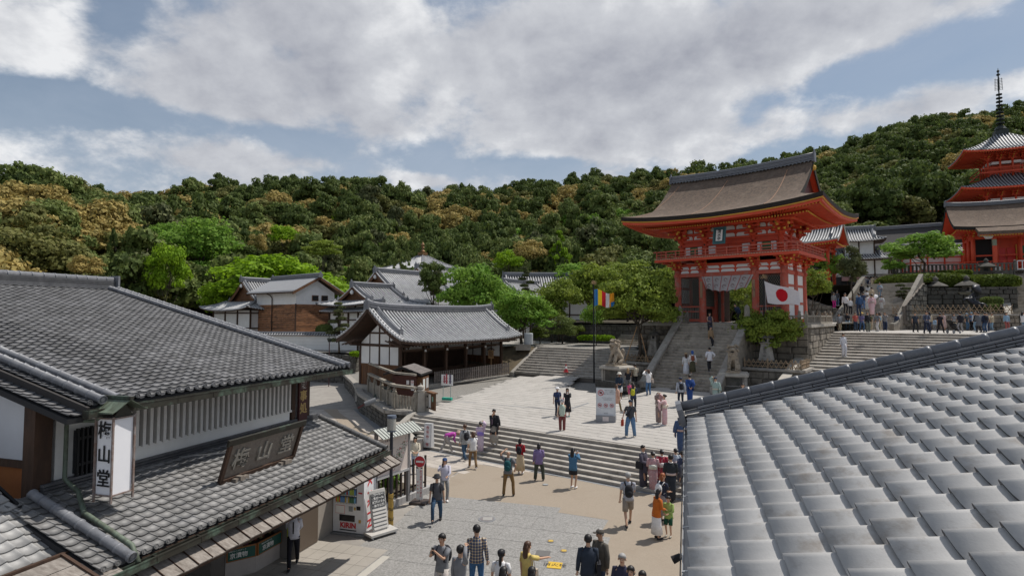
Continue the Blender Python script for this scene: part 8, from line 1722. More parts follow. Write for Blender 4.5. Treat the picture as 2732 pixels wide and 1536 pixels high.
 if not bald:
  mb = MB()
  def htf(v): return v if v.z > -.02 or v.y < .01 else Vector((v.x * .9, min(v.y, .02), v.z))
  mb.ell(head + Vector((0,-.012,.028)),(.100,.108,.104 if hk != 'bald' else .09),12,8,tf=lambda v: Vector((v.x,v.y if v.z > .03 else min(v.y,.035 + v.z * .9),max(v.z,-.085))))
  ha = part(mb, 'hair', hm); ha.rotation_euler = (0, 0, 0)
  if hk in ('long', 'pony', 'bob'):
   L_ = {'long': .40,'pony': .34,'bob': .15}[hk]; mb = MB(); wv = .095 if hk != 'pony' else .04; mb.tube([head + Vector((0,-.05,.05)),head + Vector((0,-.085,-.06)),head + Vector((0,-.10,-L_ * .6)),head + Vector((0,-.09,-L_))],[(wv * .9,.05),(wv,.055),(wv * .95,.04),(wv * .4,.02)],10,side=(1,0,0)); part(mb,'hair_length',hm,ha)
  if hk == 'bun': mb = MB(); mb.ell(head + Vector((0,-.11,.03)),(.055,.05,.055),8,6); part(mb,'hair_bun',hm,ha); mb = MB(); mb.ell(head + Vector((.05,-.10,.07)),(.035,.02,.03),6,5); part(mb,'hair_flower',m_white,ha)
 if hat:
  hk_, hc = hat; hcm = cloth(hc); mb = MB(); c_ = head + Vector((0, -.005, .045))
  if hk_ == 'cap': mb.ell(c_,(.105,.112,.085),12,7,tf=lambda v: Vector((v.x,v.y,max(v.z,-.01)))); q_ = part(mb,'cap',hcm); mb = MB(); mb.ell(c_ + hr @ Vector((0,.12,.0)),(.07,.075,.012),10,4); part(mb,'cap_visor',hcm,q_)
  elif hk_ == 'brim': mb.lathe([(.17,-.015),(.16,.0),(.108,.012),(.1,.08),(.06,.10),(.001,.10)],16,c_); part(mb,'hat',hcm)
  elif hk_ == 'wide': mb.lathe([(.25,-.03),(.24,-.01),(.11,.012),(.095,.09),(.05,.11),(.001,.11)],16,c_); part(mb,'hat',hcm)
  else: mb.ell(c_ + Vector((0,0,.0)),(.108,.115,.10),12,7,tf=lambda v: Vector((v.x,v.y,max(v.z,-.02)))); part(mb,'beanie',hcm)
 W_ = Matrix.Translation(pos) @ Matrix.Rotation(R(-az),4,'Z') @ Matrix.Diagonal((s,s,s,1)); who = label[:1].lower() + label[1:]
 def belong(mb, nm, mat, lb, cat, sm=True):
  o = mb.build(nm, mat, None, smooth=sm); o.matrix_world = W_; tag(o, lb, cat); return o
 short = ' '.join(who.split()[:9])
 for b_ in (bag or []):
  k_, c_ = b_; mb = MB(); cm_ = cloth(c_)
  if k_ == 'backpack':
   c0_ = up(0,-.20,.27); mb.ell((0,0,0),(.15,.10,.22),12,8,tf=lambda v: Vector((max(-.13,min(.13,v.x)),v.y,max(-.19,min(.2,v.z))))); mb.v = [tuple(c0_ + rot @ Vector(q)) for q in mb.v]; o = belong(mb,'backpack',cm_,'backpack on the back of %s' % short,'backpack')
   mb = MB(); mb.ell((0,-.09,-.05),(.10,.04,.09),8,6); mb.v = [tuple(c0_ + rot @ Vector(q)) for q in mb.v]; part(mb,'front_pocket',cm_,o)
   for sd_ in (1,-1): mb = MB(); mb.tube([up(.09 * sd_,-.13,.42),up(.11 * sd_,-.02,.525),up(.12 * sd_,.125,.42),up(.13 * sd_,.12,.2),up(.14 * sd_,-.08,.12)],[(.022,.008)] * 5,6); part(mb,'strap',cm_,o)
  elif k_ in ('tote', 'hand'):
   sd_ = 1; c0_ = up(.25,-.03,.05) if k_ == 'tote' else J[1][1] + Vector((.03,0,-.28)); mb.frus(tuple(c0_ - Vector((0,0,.13))),.05,.15,.045,.14,.27); o = belong(mb,'tote_bag' if k_ == 'tote' else 'handbag',cm_,'bag carried by %s' % short,'bag',False); mb = MB(); e_ = sh[1] + Vector((.02,0,.06)) if k_ == 'tote' else J[1][1]; mb.tube([c0_ + Vector((0,.08,.13)),e_ + Vector((0,.02,0)),c0_ + Vector((0,-.08,.13))],.010,5); part(mb,'handle',cm_,o)
  elif k_ == 'cross': c0_ = up(.12,-.14 if 'back' in label or 'away' in label else .15,.14); mb.ell(c0_,(.11,.05,.075),10,6); o = belong(mb,'shoulder_bag',cm_,'shoulder bag slung on %s' % short,'bag'); mb = MB(); mb.tube([c0_,up(-.10,c0_.y * .8,.50),up(-.12,0,.53)],.012,5); part(mb,'strap',cm_,o)
 if phone: w_ = (J[1][1] + J[-1][1]) / 2 if arms[0] == arms[1] else J[1][1]; mb = MB(); mb.box(-.038,.038,-.005,.005,-.075,.075); c_ = w_ + Vector((0,.06,.06)); mb.v = [tuple(c_ + Vector(q)) for q in mb.v]; belong(mb,'phone',paint(phone if isinstance(phone,tuple) else (.03,.03,.035),.3),'phone held up by %s' % short,'phone',False)
 return t
def Z(px, py, z=0.0): return P(px, py, z)
def HT(px,top,h): p = P(px,top,h); return Vector((p.x,p.y,0))      # placed by the head when the feet are out of frame
ST_ = ('down','down'); BK = (.02,.02,.025); NV = (.03,.045,.09); WH = (.75,.74,.74); GY_ = (.22,.22,.23); DN = (.06,.13,.25); KH = (.24,.15,.075); BG = (.50,.42,.30)
L0 = lambda px, py: P(px, py, .02)
person(L0(1165,1392),1.66,172,'man in black bucket hat and grey shirt with camera and lanyard',('tee',(.10,.10,.11)),('trousers',(.03,.07,.13)),legs='stride',hat=('brim',(.03,.03,.035)),arms=('down','down2'),bag=[('backpack',BK)],shoes=BK,glasses=True)
person(L0(1186,1336),1.62,168,'woman in blue cap and checked trousers taking a selfie',('shirt',(.62,.60,.70)),('trousers',(.35,.35,.35)),('long','b'),hat=('cap',(.03,.07,.18)),arms=('waist','phone1'),phone=True,shoes=WH)
person(L0(1356,1322),1.78,8,'bald man with teal backpack and jacket tied at his waist',('tee',(.17,.17,.18)),('trousers',(.22,.13,.05)),bald=True,legs='wide',arms=('head','hip'),bag=[('backpack',(.01,.08,.09))],shoes=(.06,.06,.06),skn=1)
person(L0(1388,1264),1.56,20,'woman in red cardigan and cream skirt seen from behind',('shirt',(.38,.01,.02)),('skirt',(.55,.44,.29)),('bob','k'),bag=[('backpack',BK)],arms=('waist','waist'),shoes=WH)
person(L0(1438,1281),1.58,10,'woman in lilac hooded top and dark green trousers seen from behind',('jacket',(.22,.16,.34)),('wide',(.055,.065,.05)),('bob','k'),legs='wide',bag=[('cross',(.65,.58,.52))],arms=('down','waist'),shoes=GY_)
person(L0(1529,1302),1.62,35,'woman in denim jacket and black shorts photographing with long dark hair',('jacket',(.06,.16,.28)),('mini',BK),('long','k'),arms=('phone','phone'),phone=WH,shoes=WH)
person(PS('S',1190,1206),1.62,75,'woman in magenta top and pale hat bending down on the steps',('shirt',(.42,.05,.34)),('trousers',(.36,.34,.33)),hat=('brim',(.50,.36,.29)),lean=80,legs='walk',arms=('knee','reach'),shoes=WH)
person(L0(1240,1226),1.74,330,'man in pale grey hoodie with black backpack walking away',('jacket',(.36,.37,.38)),('trousers',(.05,.10,.17)),('short','b'),legs='walk',bag=[('backpack',BK)],shoes=GY_)
person(L0(1262,1249),1.70,340,'person in white tee and khaki trousers with wavy brown hair',('tee',WH),('trousers',KH),('bob','b'),legs='walk2',arms=('down','chin'),shoes=WH)
person(PS('S',1282,1210),1.60,10,'woman in lavender kimono with purple sash on the lower steps',('kimono',(.62,.48,.60)),('robe',(.62,.50,.60)),('bun','k'),obi=((.30,.22,.62),'wide'),legs='together',arms=('waist','head'),shoes=WH)
person(PS('S',1318,1184),1.74,195,'man in black haori over pale grey hakama standing on the steps',('haori',BK),('hakama',(.32,.30,.27)),('short','k'),arms=('down','chin'),legs='stand',bag=[('hand',(.05,.03,.05))],shoes=WH)
person(L0(1107,1262),1.62,165,'woman in cream blouse half hidden behind the map board',('shirt',(.66,.60,.48)),('trousers',(.35,.42,.55)),('long','k'),arms=('waist','waist'),shoes=WH)
person(PM(1487,1109),1.62,160,'woman in white hat and navy dress with sunglasses on the plaza',('tee',(.03,.05,.13)),('trousers',(.03,.04,.07)),('short','k'),hat=('brim',WH),glasses=True,arms=('down','down'),shoes=BK,bag=[('cross',BK)])
person(PM(1514,1111),1.60,185,'woman in long black dress photographing toward the camera',('shirt',BK),('dress',BK),('long','k'),arms=('phone','phone'),phone=WH,bag=[('tote',(.62,.20,.22))],shoes=(.05,.25,.25))
person(PM(1500,1149),1.58,5,'person in grey beanie, mint vest and plaid maroon trousers',('vest',(.50,.60,.50)),('wide',(.20,.06,.055)),('short','w'),hat=('beanie',(.24,.25,.27)),arms=('down','phone'),shoes=(.6,.45,.4))
person(PM(1653,1068),1.78,190,'man in white straw hat, navy jacket and white shorts',('jacket',(.02,.035,.06)),('shorts',WH),skn=2,hat=('brim',(.70,.66,.58)),arms=('waist','waist'),shoes=WH)
person(PM(1676,1044),1.62,15,'woman in black top and grey trousers with long fair hair',('tee',BK),('wide',(.17,.17,.18)),('long','y'),arms=('waist','waist'),shoes=BK)
person(PM(1695,1034),1.76,10,'man in cream tee and black trousers by the left pedestal',('tee',(.66,.58,.44)),('trousers',BK),('short','k'),legs='walk',arms=('down','waist'),shoes=BK)
person(PM(1680,1063),1.05,170,'small child in bright pink among the adults',('tee',(.70,.12,.25)),('shorts',(.60,.12,.22)),('short','k'),shoes=WH)
person(PM(1690,1097),1.62,20,'person in navy and yellow anorak taking a photo of the gate',('jacket',(.03,.04,.08)),('trousers',BK),('bob','k'),arms=('phone','phone'),phone=True,bag=[('backpack',(.50,.48,.03))],shoes=BK)
person(PM(1683,1165),1.78,200,'man in dark tee and blue jeans with navy cap and red bag',('tee',(.06,.065,.075)),('wide',(.12,.22,.36)),hat=('cap',(.02,.035,.06)),legs='wide',arms=('down','side'),headturn=-60,bag=[('hand',(.40,.05,.02)),('cross',BK)],shoes=(.55,.5,.42))
person(PM(1645,1098),1.60,60,'woman in long peach coat walking behind the large sign',('coat',(.60,.36,.27)),('trousers',(.20,.15,.07)),('long','b'),legs='walk',shoes=BK)
person(PM(1731,1054),1.72,350,'woman in white sweater and jeans with raised phone and tote',('shirt',WH),('trousers',(.08,.17,.32)),('bob','b'),arms=('up','up'),phone=True,bag=[('tote',(.55,.46,.40))],shoes=GY_)
person(PM(1757,1130),1.62,150,'woman in taupe kimono posing with her companion',('kimono',(.28,.22,.21)),('robe',(.28,.22,.21)),('bun','k'),obi=((.5,.42,.38),'wide'),legs='together',arms=('down','high'),shoes=WH)
person(PM(1774,1135),1.60,285,'woman in pale pink kimono posing with her companion',('kimono',(.66,.42,.42)),('robe',(.62,.38,.40)),('bun','k'),obi=((.72,.62,.52),'wide'),legs='together',arms=('phone','high'),shoes=WH)
person(PM(1817,1084),1.74,5,'man in navy cap with black backpack and grey shirt near the gate stairs',('shirt',(.42,.45,.52)),('trousers',(.02,.025,.045)),hat=('cap',(.02,.04,.10)),bag=[('backpack',BK)],arms=('down','down'),shoes=(.5,.48,.45))
person(PM(1841,1075),1.74,2,'man in bright blue yukata with hands clasped behind',('kimono',(.02,.06,.22)),('robe',(.02,.06,.22)),('short','k'),obi=((.02,.05,.18),'n'),arms=('back','back'),legs='together',shoes=BK)
person(PS('S',1818,1212),1.70,20,'person in steel blue yukata standing beside the gutter on the steps',('kimono',(.06,.10,.20)),('robe',(.06,.10,.20)),('short','k'),obi=((.55,.38,.32),'n'),legs='together',shoes=BK)
person(L0(1716,1304),1.76,130,'man in slate purple kimono looking down at the foot of the steps',('kimono',(.065,.06,.085)),('robe',(.065,.06,.085)),('short','k'),legs='together',arms=('waist','waist'),bag=[('tote',BK)],obi=((.2,.2,.2),'n'),shoes=BK)
person(L0(1743,1312),1.60,10,'woman in dusty pink kimono with white bow sash',('kimono',(.52,.30,.32)),('robe',(.48,.28,.30)),('bun','k'),obi=((.68,.68,.60),'wide'),legs='together',arms=('waist','waist'),shoes=WH)
person(L0(1767,1306),1.60,5,'woman in crimson floral kimono with white sash',('kimono',(.35,.02,.045)),('robe',(.40,.06,.08)),('bun','k'),obi=((.70,.66,.64),'wide'),legs='together',arms=('waist','waist'),shoes=WH)
person(L0(1791,1338),1.76,8,'man in black kimono with pale pink sash among the group',('kimono',(.025,.03,.035)),('robe',(.02,.025,.035)),('short','k'),obi=((.55,.42,.38),'n'),legs='together',arms=('waist','waist'),shoes=BK)
person(L0(1804,1300),1.58,350,'woman in pale blue kimono tucked behind the group',('kimono',(.40,.45,.52)),('robe',(.40,.45,.52)),('bun','k'),obi=((.6,.5,.5),'wide'),legs='together',shoes=WH)
person(L0(1822,1312),1.62,335,'woman in navy flowered kimono by the roof edge',('kimono',(.05,.06,.11)),('robe',(.05,.05,.09)),('bun','k'),obi=((.45,.45,.5),'wide'),legs='together',shoes=(.3,.3,.4))
person(L0(1829,1330),1.60,330,'woman in black and white patterned kimono holding a bag',('kimono',(.10,.10,.12)),('robe',(.05,.05,.06)),('short','k'),obi=((.3,.3,.3),'n'),legs='together',bag=[('hand',BK)],shoes=(.3,.3,.4))
person(L0(1769,1392),1.64,60,'orange-haired woman in sunglasses with white backpack',('tee',(.02,.025,.05)),('dress',(.30,.26,.26)),('bob','o'),arms=('waist','waist'),phone=True,bag=[('backpack',WH)],glasses=True,shoes=BK,headturn=30)
person(L0(1752,1437),1.55,75,'woman in rust orange hooded coat and long white skirt',('jacket',(.52,.13,.015)),('skirt',WH),('long','k'),arms=('waist','waist'),lean=8,shoes=BK)
person(L0(1785,1430),1.26,215,'boy in green and yellow patterned jacket and dark green shorts',('jacket',(.30,.42,.12)),('shorts',(.01,.07,.04)),('short','k'),arms=('waist','waist'),shoes=(.4,.38,.32))
person(L0(1677,1403),1.80,5,'man in grey tee and cargo shorts with big black backpack',('tee',(.40,.41,.46)),('shorts',(.30,.26,.22)),('short','g'),bag=[('backpack',BK)],legs='walk',arms=('down','waist'),shoes=BK)
person(HT(1272,1399,1.78),1.78,355,'tall man in blue and tan plaid shirt and jeans',('shirt',(.08,.11,.18)),('trousers',(.05,.14,.30)),('short','k'),headturn=-60)
person(HT(1180,1422,1.74),1.74,205,'man in grey polo with backpack looking at his phone',('tee',(.20,.205,.22)),('trousers',(.55,.50,.46)),('short','k'),arms=('phone','phone'),phone=True,bag=[('backpack',BK)])
person(HT(1228,1453,1.72),1.72,40,'man in grey sweater with one hand raised to his head',('shirt',(.22,.225,.24)),('trousers',(.1,.1,.1)),('short','k'),arms=('down','head'))
person(HT(1337,1465,1.58),1.58,15,'girl in black cap and white tee with ponytail',('tee',WH),('trousers',(.08,.08,.1)),('pony','k'),hat=('cap',BK),bag=[('cross',BK)])
person(HT(1343,1511,1.62),1.62,20,'dark-haired person in front of the girl with black cap at the bottom edge',('shirt',BK),('trousers',BK),('bob','k'))
person(HT(1407,1443,1.62),1.62,50,'woman in yellow tee pointing across the plaza',('tee',(.62,.48,.16)),('trousers',(.2,.25,.3)),('long','b'),arms=('down','point'),bag=[('tote',(.50,.42,.33))])
person(HT(1419,1511,1.62),1.62,10,'black-haired person below the woman in yellow at the bottom edge',('shirt',(.05,.05,.06)),('trousers',BK),('bob','k'))
person(HT(1569,1425,1.74),1.74,5,'man in dark navy jacket with white shirt hem seen from behind',('jacket',(.025,.035,.055)),('trousers',(.06,.055,.04)),('short','k'),arms=('down','waist'),bag=[('tote',BK)])
person(HT(1602,1410,1.74),1.74,235,'older man in flat cap and brown jacket touching his companion',('jacket',(.10,.09,.075)),('trousers',(.02,.03,.06)),('short','g'),hat=('cap',(.08,.07,.06)),arms=('down','waist'),headturn=20,skn=1)
person(HT(1660,1475,1.66),1.66,200,'grey-haired old man in navy cardigan at the bottom edge',('shirt',(.03,.03,.06)),('trousers',(.06,.06,.08)),('short','g'))
person(HT(1683,1508,1.58),1.58,205,'dark-haired woman in white blouse beside the grey-haired man',('shirt',WH),('trousers',BK),('bob','k'))
person(HT(1714,1521,1.58),1.58,200,'black-haired head furthest right at the bottom edge of the crowd',('shirt',(.2,.2,.22)),('trousers',BK),('short','k'))
pq_ = P(782,1509,.03); person(pq_,1.60,165,'shop assistant in white shirt and dark tie standing under the awning',('shirt',(.60,.60,.66)),('trousers',(.012,.012,.018)),('short','k'),arms=('back','back'),legs='walk',shoes=BK,skn=1)
mb = MB(); mb.box(-.02,.02,.14,.15,1.02,1.38); o = mb.build('necktie',BK and m_black,None); o.matrix_world = Matrix.Translation(pq_) @ Matrix.Rotation(R(-165),4,'Z') @ Matrix.Diagonal((.91,.91,.91,1)); tag(o,'dark narrow tie worn by the shop assistant','tie')
mb = MB(); mb.box(.16,.18,-.16,-.02,.78,1.05); o = mb.build('folder',paint((.45,.52,.03)),None); o.matrix_world = Matrix.Translation(pq_) @ Matrix.Rotation(R(-165),4,'Z'); tag(o,'yellow-green folder held behind the shop assistant','folder')
person(P(1910,1083,1.72),1.70,200,'person in pale teal robe with a hand to the brow by the right pedestal',('kimono',(.28,.38,.35)),('robe',(.28,.38,.35)),('short','k'),hat=('beanie',(.05,.06,.09)),arms=('down','head'),obi=((.55,.5,.4),'n'),shoes=BK)
person(P(1983,1106,1.75),1.66,180,'black-haired person half hidden behind the foreground ridge',('shirt',(.1,.1,.12)),('trousers',BK),('bob','k'),near=False)
for px, py, h, az, lb, kw in (
 (1894,893,1.68,185,'woman in dark strapless top posing at the top of the gate stairs',dict(top=('tank',(.05,.05,.08)),bot=('trousers',BK),hair=('long','k'),skn=1,arms=('down','waist'),shoes=WH)),
 (1897,931,1.70,150,'man in tan jacket and dark trousers descending the gate stairs',dict(top=('jacket',(.28,.19,.11)),bot=('trousers',BK),hat=('cap',(.02,.03,.08)),legs='step',shoes=WH)),
 (1894,992,1.70,0,'person in short white jacket climbing the gate stairs',dict(top=('jacket',(.66,.66,.70)),bot=('trousers',BK),hair=('short','k'),legs='step',arms=('hip','hip'),shoes=GY_)),
 (1831,1003,1.66,5,'woman in white blouse and straw hat climbing beside her friend',dict(top=('shirt',WH),bot=('skirt',(.68,.70,.76)),hair=('long','b'),hat=('brim',(.42,.30,.18)),legs='step')),
 (1848,998,1.64,10,'woman in blue headscarf with brown backpack climbing the stairs',dict(top=('shirt',WH),bot=('skirt',(.07,.065,.035)),hair=('bob',(.03,.09,.30)),hat=('beanie',(.03,.09,.30)),bag=[('backpack',(.22,.06,.03))],legs='step'))): person(PS('G',px,py),h,az,lb,**kw)
p = GL(-.8 + 2.6,-2.6); person((p.x,p.y,6.4),1.68,250,'person in navy bending at the right of the gate opening',('shirt',(.03,.05,.10)),('trousers',BK),('short','k'),lean=35,near=False,shoes=WH)
person(PS('R',2251,951),1.74,170,'person in loose white outfit standing on the wide right stairs',('shirt',(.62,.62,.66)),('wide',(.60,.60,.64)),('short','k'),shoes=WH)
T7 = lambda x, yb: (2150 + x / 4.26, 560 + yb / 4.26)
crowd = [(330,1330,'navy school uniform and white shirt',('shirt',(.45,.47,.55)),('trousers',(.03,.04,.08)),'short','k',0),(380,1364,'black jacket and beige shorts',('jacket',BK),('shorts',BG),'short','k',5),(402,1325,'white shirt behind the black jacket',('shirt',WH),('trousers',NV),'short','k',170),(475,1358,'black top and pale jeans',('shirt',BK),('trousers',(.22,.32,.42)),'long','b',190),
   (565,1374,'coral shirt and dark jeans',('tee',(.50,.12,.10)),('trousers',(.04,.07,.12)),'short','k',180),(635,1378,'yellow straw hat, purple shirt and jeans',('shirt',(.16,.14,.28)),('trousers',(.05,.11,.22)),'short','k',185),(705,1385,'black jacket and grey-green trousers',('jacket',BK),('wide',(.16,.18,.15)),'short','k',175),(748,1340,'long navy dress',('shirt',NV),('dress',NV),'long','k',0),(815,1364,'black top and plaid mini skirt',('shirt',BK),('mini',(.20,.15,.10)),'long','k',60),
   (1188,1360,'white long dress and dark hair',('tee',(.3,.28,.27)),('skirt',WH),'long','k',20),(1247,1388,'black tee and black trousers looking at a phone',('tee',(.03,.04,.06)),('trousers',BK),'short','k',190),(1378,1404,'navy vest and trousers with backpack',('shirt',(.10,.12,.18)),('trousers',(.02,.025,.05)),'short','k',200),(1530,1400,'black shirt striding to the right',('tee',(.02,.02,.03)),('trousers',BK),'short','k',70),
   (1572,1370,'soft pink dress behind the striding man',('shirt',(.5,.35,.33)),('dress',(.45,.32,.30)),'short','b',0),(1668,1360,'floral pink top pushing a stroller',('tee',(.60,.25,.25)),('trousers',BK),'long','k',10),(1762,1384,'black jacket and light grey trousers',('jacket',(.02,.02,.03)),('trousers',(.32,.32,.33)),'short','k',0),(1832,1370,'dark shirt, jeans and light blue cap',('tee',(.05,.06,.07)),('trousers',(.06,.12,.20)),'short','k',160),
   (1885,1368,'blue tee and pale cap',('tee',(.10,.17,.32)),('trousers',BK),'short','k',170),(1925,1370,'white shirt with arms folded',('shirt',(.5,.55,.62)),('trousers',BK),'short','b',180),(1970,1390,'long slate grey coat',('coat',(.12,.13,.15)),('trousers',(.03,.03,.04)),'short','k',0),(2042,1390,'navy jacket and blue jeans with red-trimmed backpack',('jacket',(.02,.03,.06)),('trousers',(.05,.10,.20)),'short','k',0),(2092,1368,'navy hoodie near the bamboo fence',('jacket',(.04,.07,.13)),('trousers',(.12,.20,.30)),'short','k',5),
   (2145,1366,'all black clothes',('jacket',BK),('trousers',BK),'short','k',0),(2208,1345,'pinkish cream top and pale skirt',('shirt',(.35,.20,.20)),('skirt',(.6,.55,.5)),'bob','k',0)]
for i, (x, yb, d_, tp_, bt_, hk, hc, az) in enumerate(crowd):
 px, py = T7(x, yb); p = P(px, py, 5.62); kw = {}
 if x == 635: kw = dict(hat=('wide', (.60, .40, .08)))
 if x in (1832, 1885): kw = dict(hat=('cap', (.25, .38, .50)))
 if x in (1378, 1762, 2042, 380): kw = dict(bag=[('backpack', (.02, .02, .03))])
 person(p,random.uniform(1.66,1.82) if tp_[0] != 'x' else 1.6,az,'%s in %s on the side terrace' % ('woman' if hk == 'long' or bt_[0] in ('skirt','dress','mini') else 'person',d_),tp_,bt_,(hk,hc),legs='walk' if x in (1530,) else random.choice(['stand','stand','wide']),arms=('waist','waist') if i % 2 else ST_,near=False,shoes=WH if i % 3 == 0 else BK,**kw)
px,py = T7(980,1360); person(P(px,py,5.62),1.65,60,'person in white squatting on the terrace by the stair foot',('tee',WH),('trousers',(.05,.06,.08)),('long','k'),legs='squat',arms=('knee','knee'),near=False)
px,py = T7(1470,1370); person(P(px,py,5.62),1.2,0,'child with pale blue jacket and backpack on the terrace',('jacket',(.30,.42,.55)),('trousers',GY_),('short','k'),near=False,bag=[('backpack',(.25,.38,.52))])
px,py = T7(2440,1300); person(P(px,py,5.7),1.6,190,'seated woman in pale pink by the dark staircase foot',('tee',(.6,.45,.45)),('trousers',WH),('bob','k'),legs='sit',arms=('knee','knee'),near=False)
q = TT + AZ(126.5) * 14.3 + AZ(36.5) * 1.2
px,py = T7(1680,1402); p = P(px,py,5.62); s_ = thing('stroller','black pushchair with large wheels on the side terrace','stroller',p,azr(70)); mb = MB(); mb.bar((-.35,-.2,.25),(.35,-.2,.55),.03,.03); mb.bar((-.35,.2,.25),(.35,.2,.55),.03,.03); mb.bar((.35,0,.2),(-.55,0,1.05),.04,.4,up=(0,1,0)); mb.build('frame',m_black,s_); mb = MB(); mb.ell((0,0,.62),(.34,.2,.22),10,7,tf=lambda v: Vector((v.x,v.y,max(v.z,-.1)))); mb.build('seat',m_black,s_)
mb = MB(); mb.ell((.05,0,.88),(.25,.22,.18),10,6,tf=lambda v: Vector((v.x,v.y,max(v.z,0)))); mb.build('hood',m_black,s_)
for x, r_ in ((-.35, .15), (.38, .1)):
 for y in (-.24,.24): mb = MB(); mb.tube([(x,y - .02,r_),(x,y + .02,r_)],r_,12); mb.build('wheel',m_gstrip,s_)
stp = [(540,1045,'teal-black top and dark skirt',('shirt',(.03,.07,.08)),('skirt',(.04,.08,.12)),'long','k',190),(580,1000,'cream top and grey skirt',('tee',(.65,.60,.52)),('skirt',GY_),'short','k',180),(640,1005,'black jacket with backpack',('jacket',BK),('trousers',BK),'short','k',0),(706,1020,'black hair and pale blouse',('shirt',(.6,.6,.6)),('skirt',BG),'long','k',0),(752,1062,'long beige coat',('coat',(.50,.40,.28)),('trousers',BG),'short','k',0),
  (842,1000,'grey-blue patterned kimono',('kimono',(.20,.26,.32)),('robe',(.20,.26,.32)),'short','k',180),(697,1082,'bright white shirt',('tee',WH),('skirt',WH),'short','k',0),(600,1118,'pale blue shirt',('shirt',(.35,.48,.60)),('trousers',NV),'short','k',0),(656,1128,'navy tee',('tee',NV),('trousers',(.1,.2,.4)),'short','k',10),(450,1178,'white top and black trousers',('shirt',WH),('trousers',BK),'long','k',180),(506,1184,'white blouse with black strap',('shirt',WH),('trousers',BK),'long','b',180),
  (755,1200,'white and pink kimono',('kimono',(.68,.42,.45)),('robe',(.68,.45,.48)),'bun','k',0),(862,1150,'pale wedding kimono under the parasol',('kimono',(.60,.60,.60)),('robe',(.58,.58,.57)),'bun','k',60),(650,1205,'green top',('tee',(.05,.35,.15)),('trousers',WH),'short','b',0),(612,1200,'dark blue shirt',('shirt',(.04,.09,.2)),('trousers',NV),'short','k',0),(702,1150,'white sun shirt',('shirt',WH),('skirt',(.6,.6,.6)),'short','k',0),(235,1300,'school blouse by the stair rail',('shirt',(.5,.5,.55)),('skirt',NV),'long','k',90),(160,1290,'pale blouse behind the stone balustrade',('shirt',(.55,.5,.5)),('skirt',NV),'bob','k',90)]
for i, (x, yb, d_, tp_, bt_, hk, hc, az) in enumerate(stp):
 px, py = T7(x, yb); p = PS('U', px, py) if x > 300 else P(px, py, 5.62); D_ = p.y
 person(p,{862: 1.7}.get(x,random.uniform(1.62,1.78)),az,'%s in %s on the long staircase' % ('woman' if hk in ('long','bun') else 'person',d_) if x > 300 else 'woman in ' + d_,tp_,bt_,(hk,hc),legs='stand',arms=('waist','down') if i % 2 else ST_,near=False,shoes=BK,obi=((.5,.4,.4),'wide') if tp_[0] == 'kimono' else None,bag=[('backpack',BK)] if x == 640 else None)
px,py = T7(830,1060); p = PS('U',*T7(862,1150)); t = thing('parasol','white parasol tilted over the kimono couple on the stairs','parasol',p + Vector((-.9,0,1.45)),0); t.rotation_euler = (R(15),R(-35),0); mb = MB(); mb.lathe([(.52,0),(.45,.10),(.25,.2),(.02,.26)],12); mb.build('canopy',F('parasol_cloth',(.78,.77,.80)),t); mb = MB(); mb.bar((0,0,-.5),(0,0,.3),.02,.02); mb.build('shaft',m_black,t)
for x,yb,lb,c1_,c2_ in ((320,1118,'grey top and magenta trousers leaning on the stair rail',(.25,.25,.26),(.55,.03,.25)),(358,1090,'dark clothes sitting on the stair rail',(.06,.06,.07),(.08,.12,.2))): px,py = T7(x,yb); person(PD(px,py,60.5 if x == 320 else 62.5),1.68,60,'person with ' + lb,('shirt',c1_),('trousers',c2_),('short','k'),near=False)
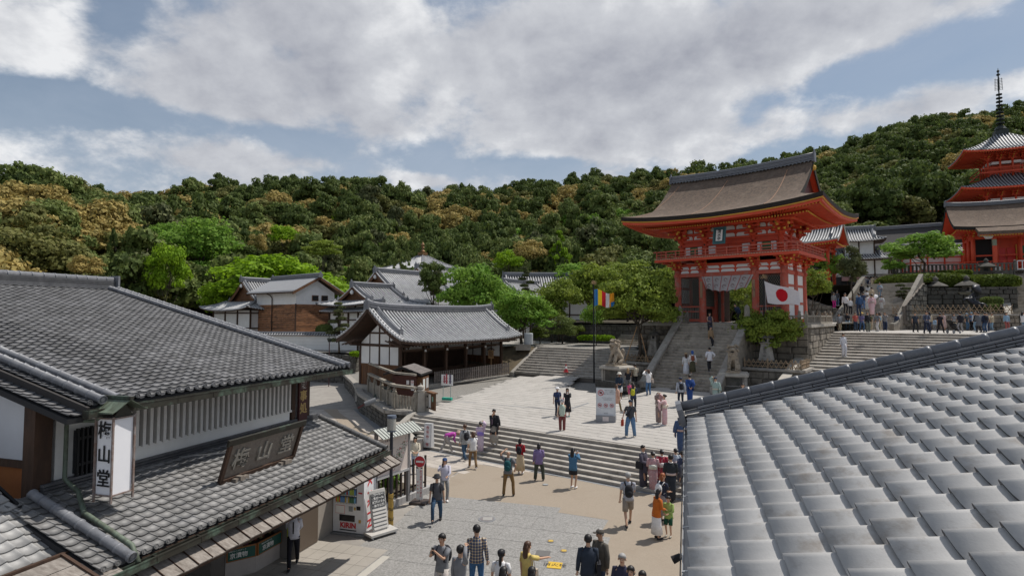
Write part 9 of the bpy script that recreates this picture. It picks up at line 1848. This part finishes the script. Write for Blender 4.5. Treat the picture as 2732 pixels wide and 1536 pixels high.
for i,(x,ty,d_,c_,c2_,hc) in enumerate([(545,762,'dark green coat',(.05,.08,.07),BK,'k'),(635,750,'black jacket',BK,BK,'k'),(676,755,'grey tee',GY_,GY_,'k'),(718,750,'white tee and blue shorts',WH,(.1,.15,.4),'k'),(757,757,'beige coat',BG,BG,'b'),(806,757,'long cream coat',(.5,.44,.34),(.45,.4,.3),'k'),(862,772,'small white top',(.5,.52,.55),NV,'k'),(905,722,'pale grey shirt',(.45,.45,.45),GY_,'b'),(930,718,'light checked shirt',(.5,.45,.42),GY_,'k'),(972,730,'white blouse',WH,(.2,.3,.4),'k'),(700,768,'navy cap and tee',NV,NV,'k'),(590,775,'striped blouse',(.4,.35,.35),BK,'b')]):
 px = 2150 + x / 4.26; pt = 560 + ty / 4.26; z_ = 10.74 + 1.68; D_ = 76 + (i % 4) * 2; q = PD(px,pt,D_); h_ = 1.72; person((q.x,D_,10.74),min(1.9,max(1.5,q.z - 10.74)) if q.z - 10.74 > 1.2 else 1.6,(i * 37) % 40 - 20,'person in %s at the head of the long staircase' % d_,('shirt' if i % 2 else 'tee',c_),('trousers',c2_),('short' if i % 3 else 'long',hc),near=False)
cl = [('white',WH),('black',BK),('navy',NV),('grey',GY_),('beige',BG),('sky blue',(.25,.38,.5)),('dusty red',(.35,.1,.09)),('olive',(.12,.13,.06))]; rc = random.Random(4)
for i in range(26):
 c1_,c2_ = rc.choice(cl),rc.choice(cl); D_ = rc.uniform(51.5,57.5); px = rc.uniform(2225,2690) if i < 16 else rc.uniform(2440,2700)
 if i < 6: px = rc.uniform(2215, 2370)
 person((P(px,880,5.6).x / P(px,880,5.6).y * D_,D_ - max(0,(px - 2400) / 300) * 4.5,5.62),rc.uniform(1.6,1.8),rc.choice([0,20,180,160,200,90,270]),'person in %s top and %s trousers %s' % (c1_[0],c2_[0],'by the terrace wall' if px > 2400 else 'at the stair foot'),(rc.choice(['tee','shirt','jacket']),c1_[1]),('trousers',c2_[1]),(rc.choice(['short','short','long','bob']),rc.choice('kkb')),near=False,arms=rc.choice([ST_,('waist','waist'),('phone','phone')]),grp='crowd on the side terrace',bag=[('backpack',rc.choice(cl)[1])] if i % 5 == 0 else None)
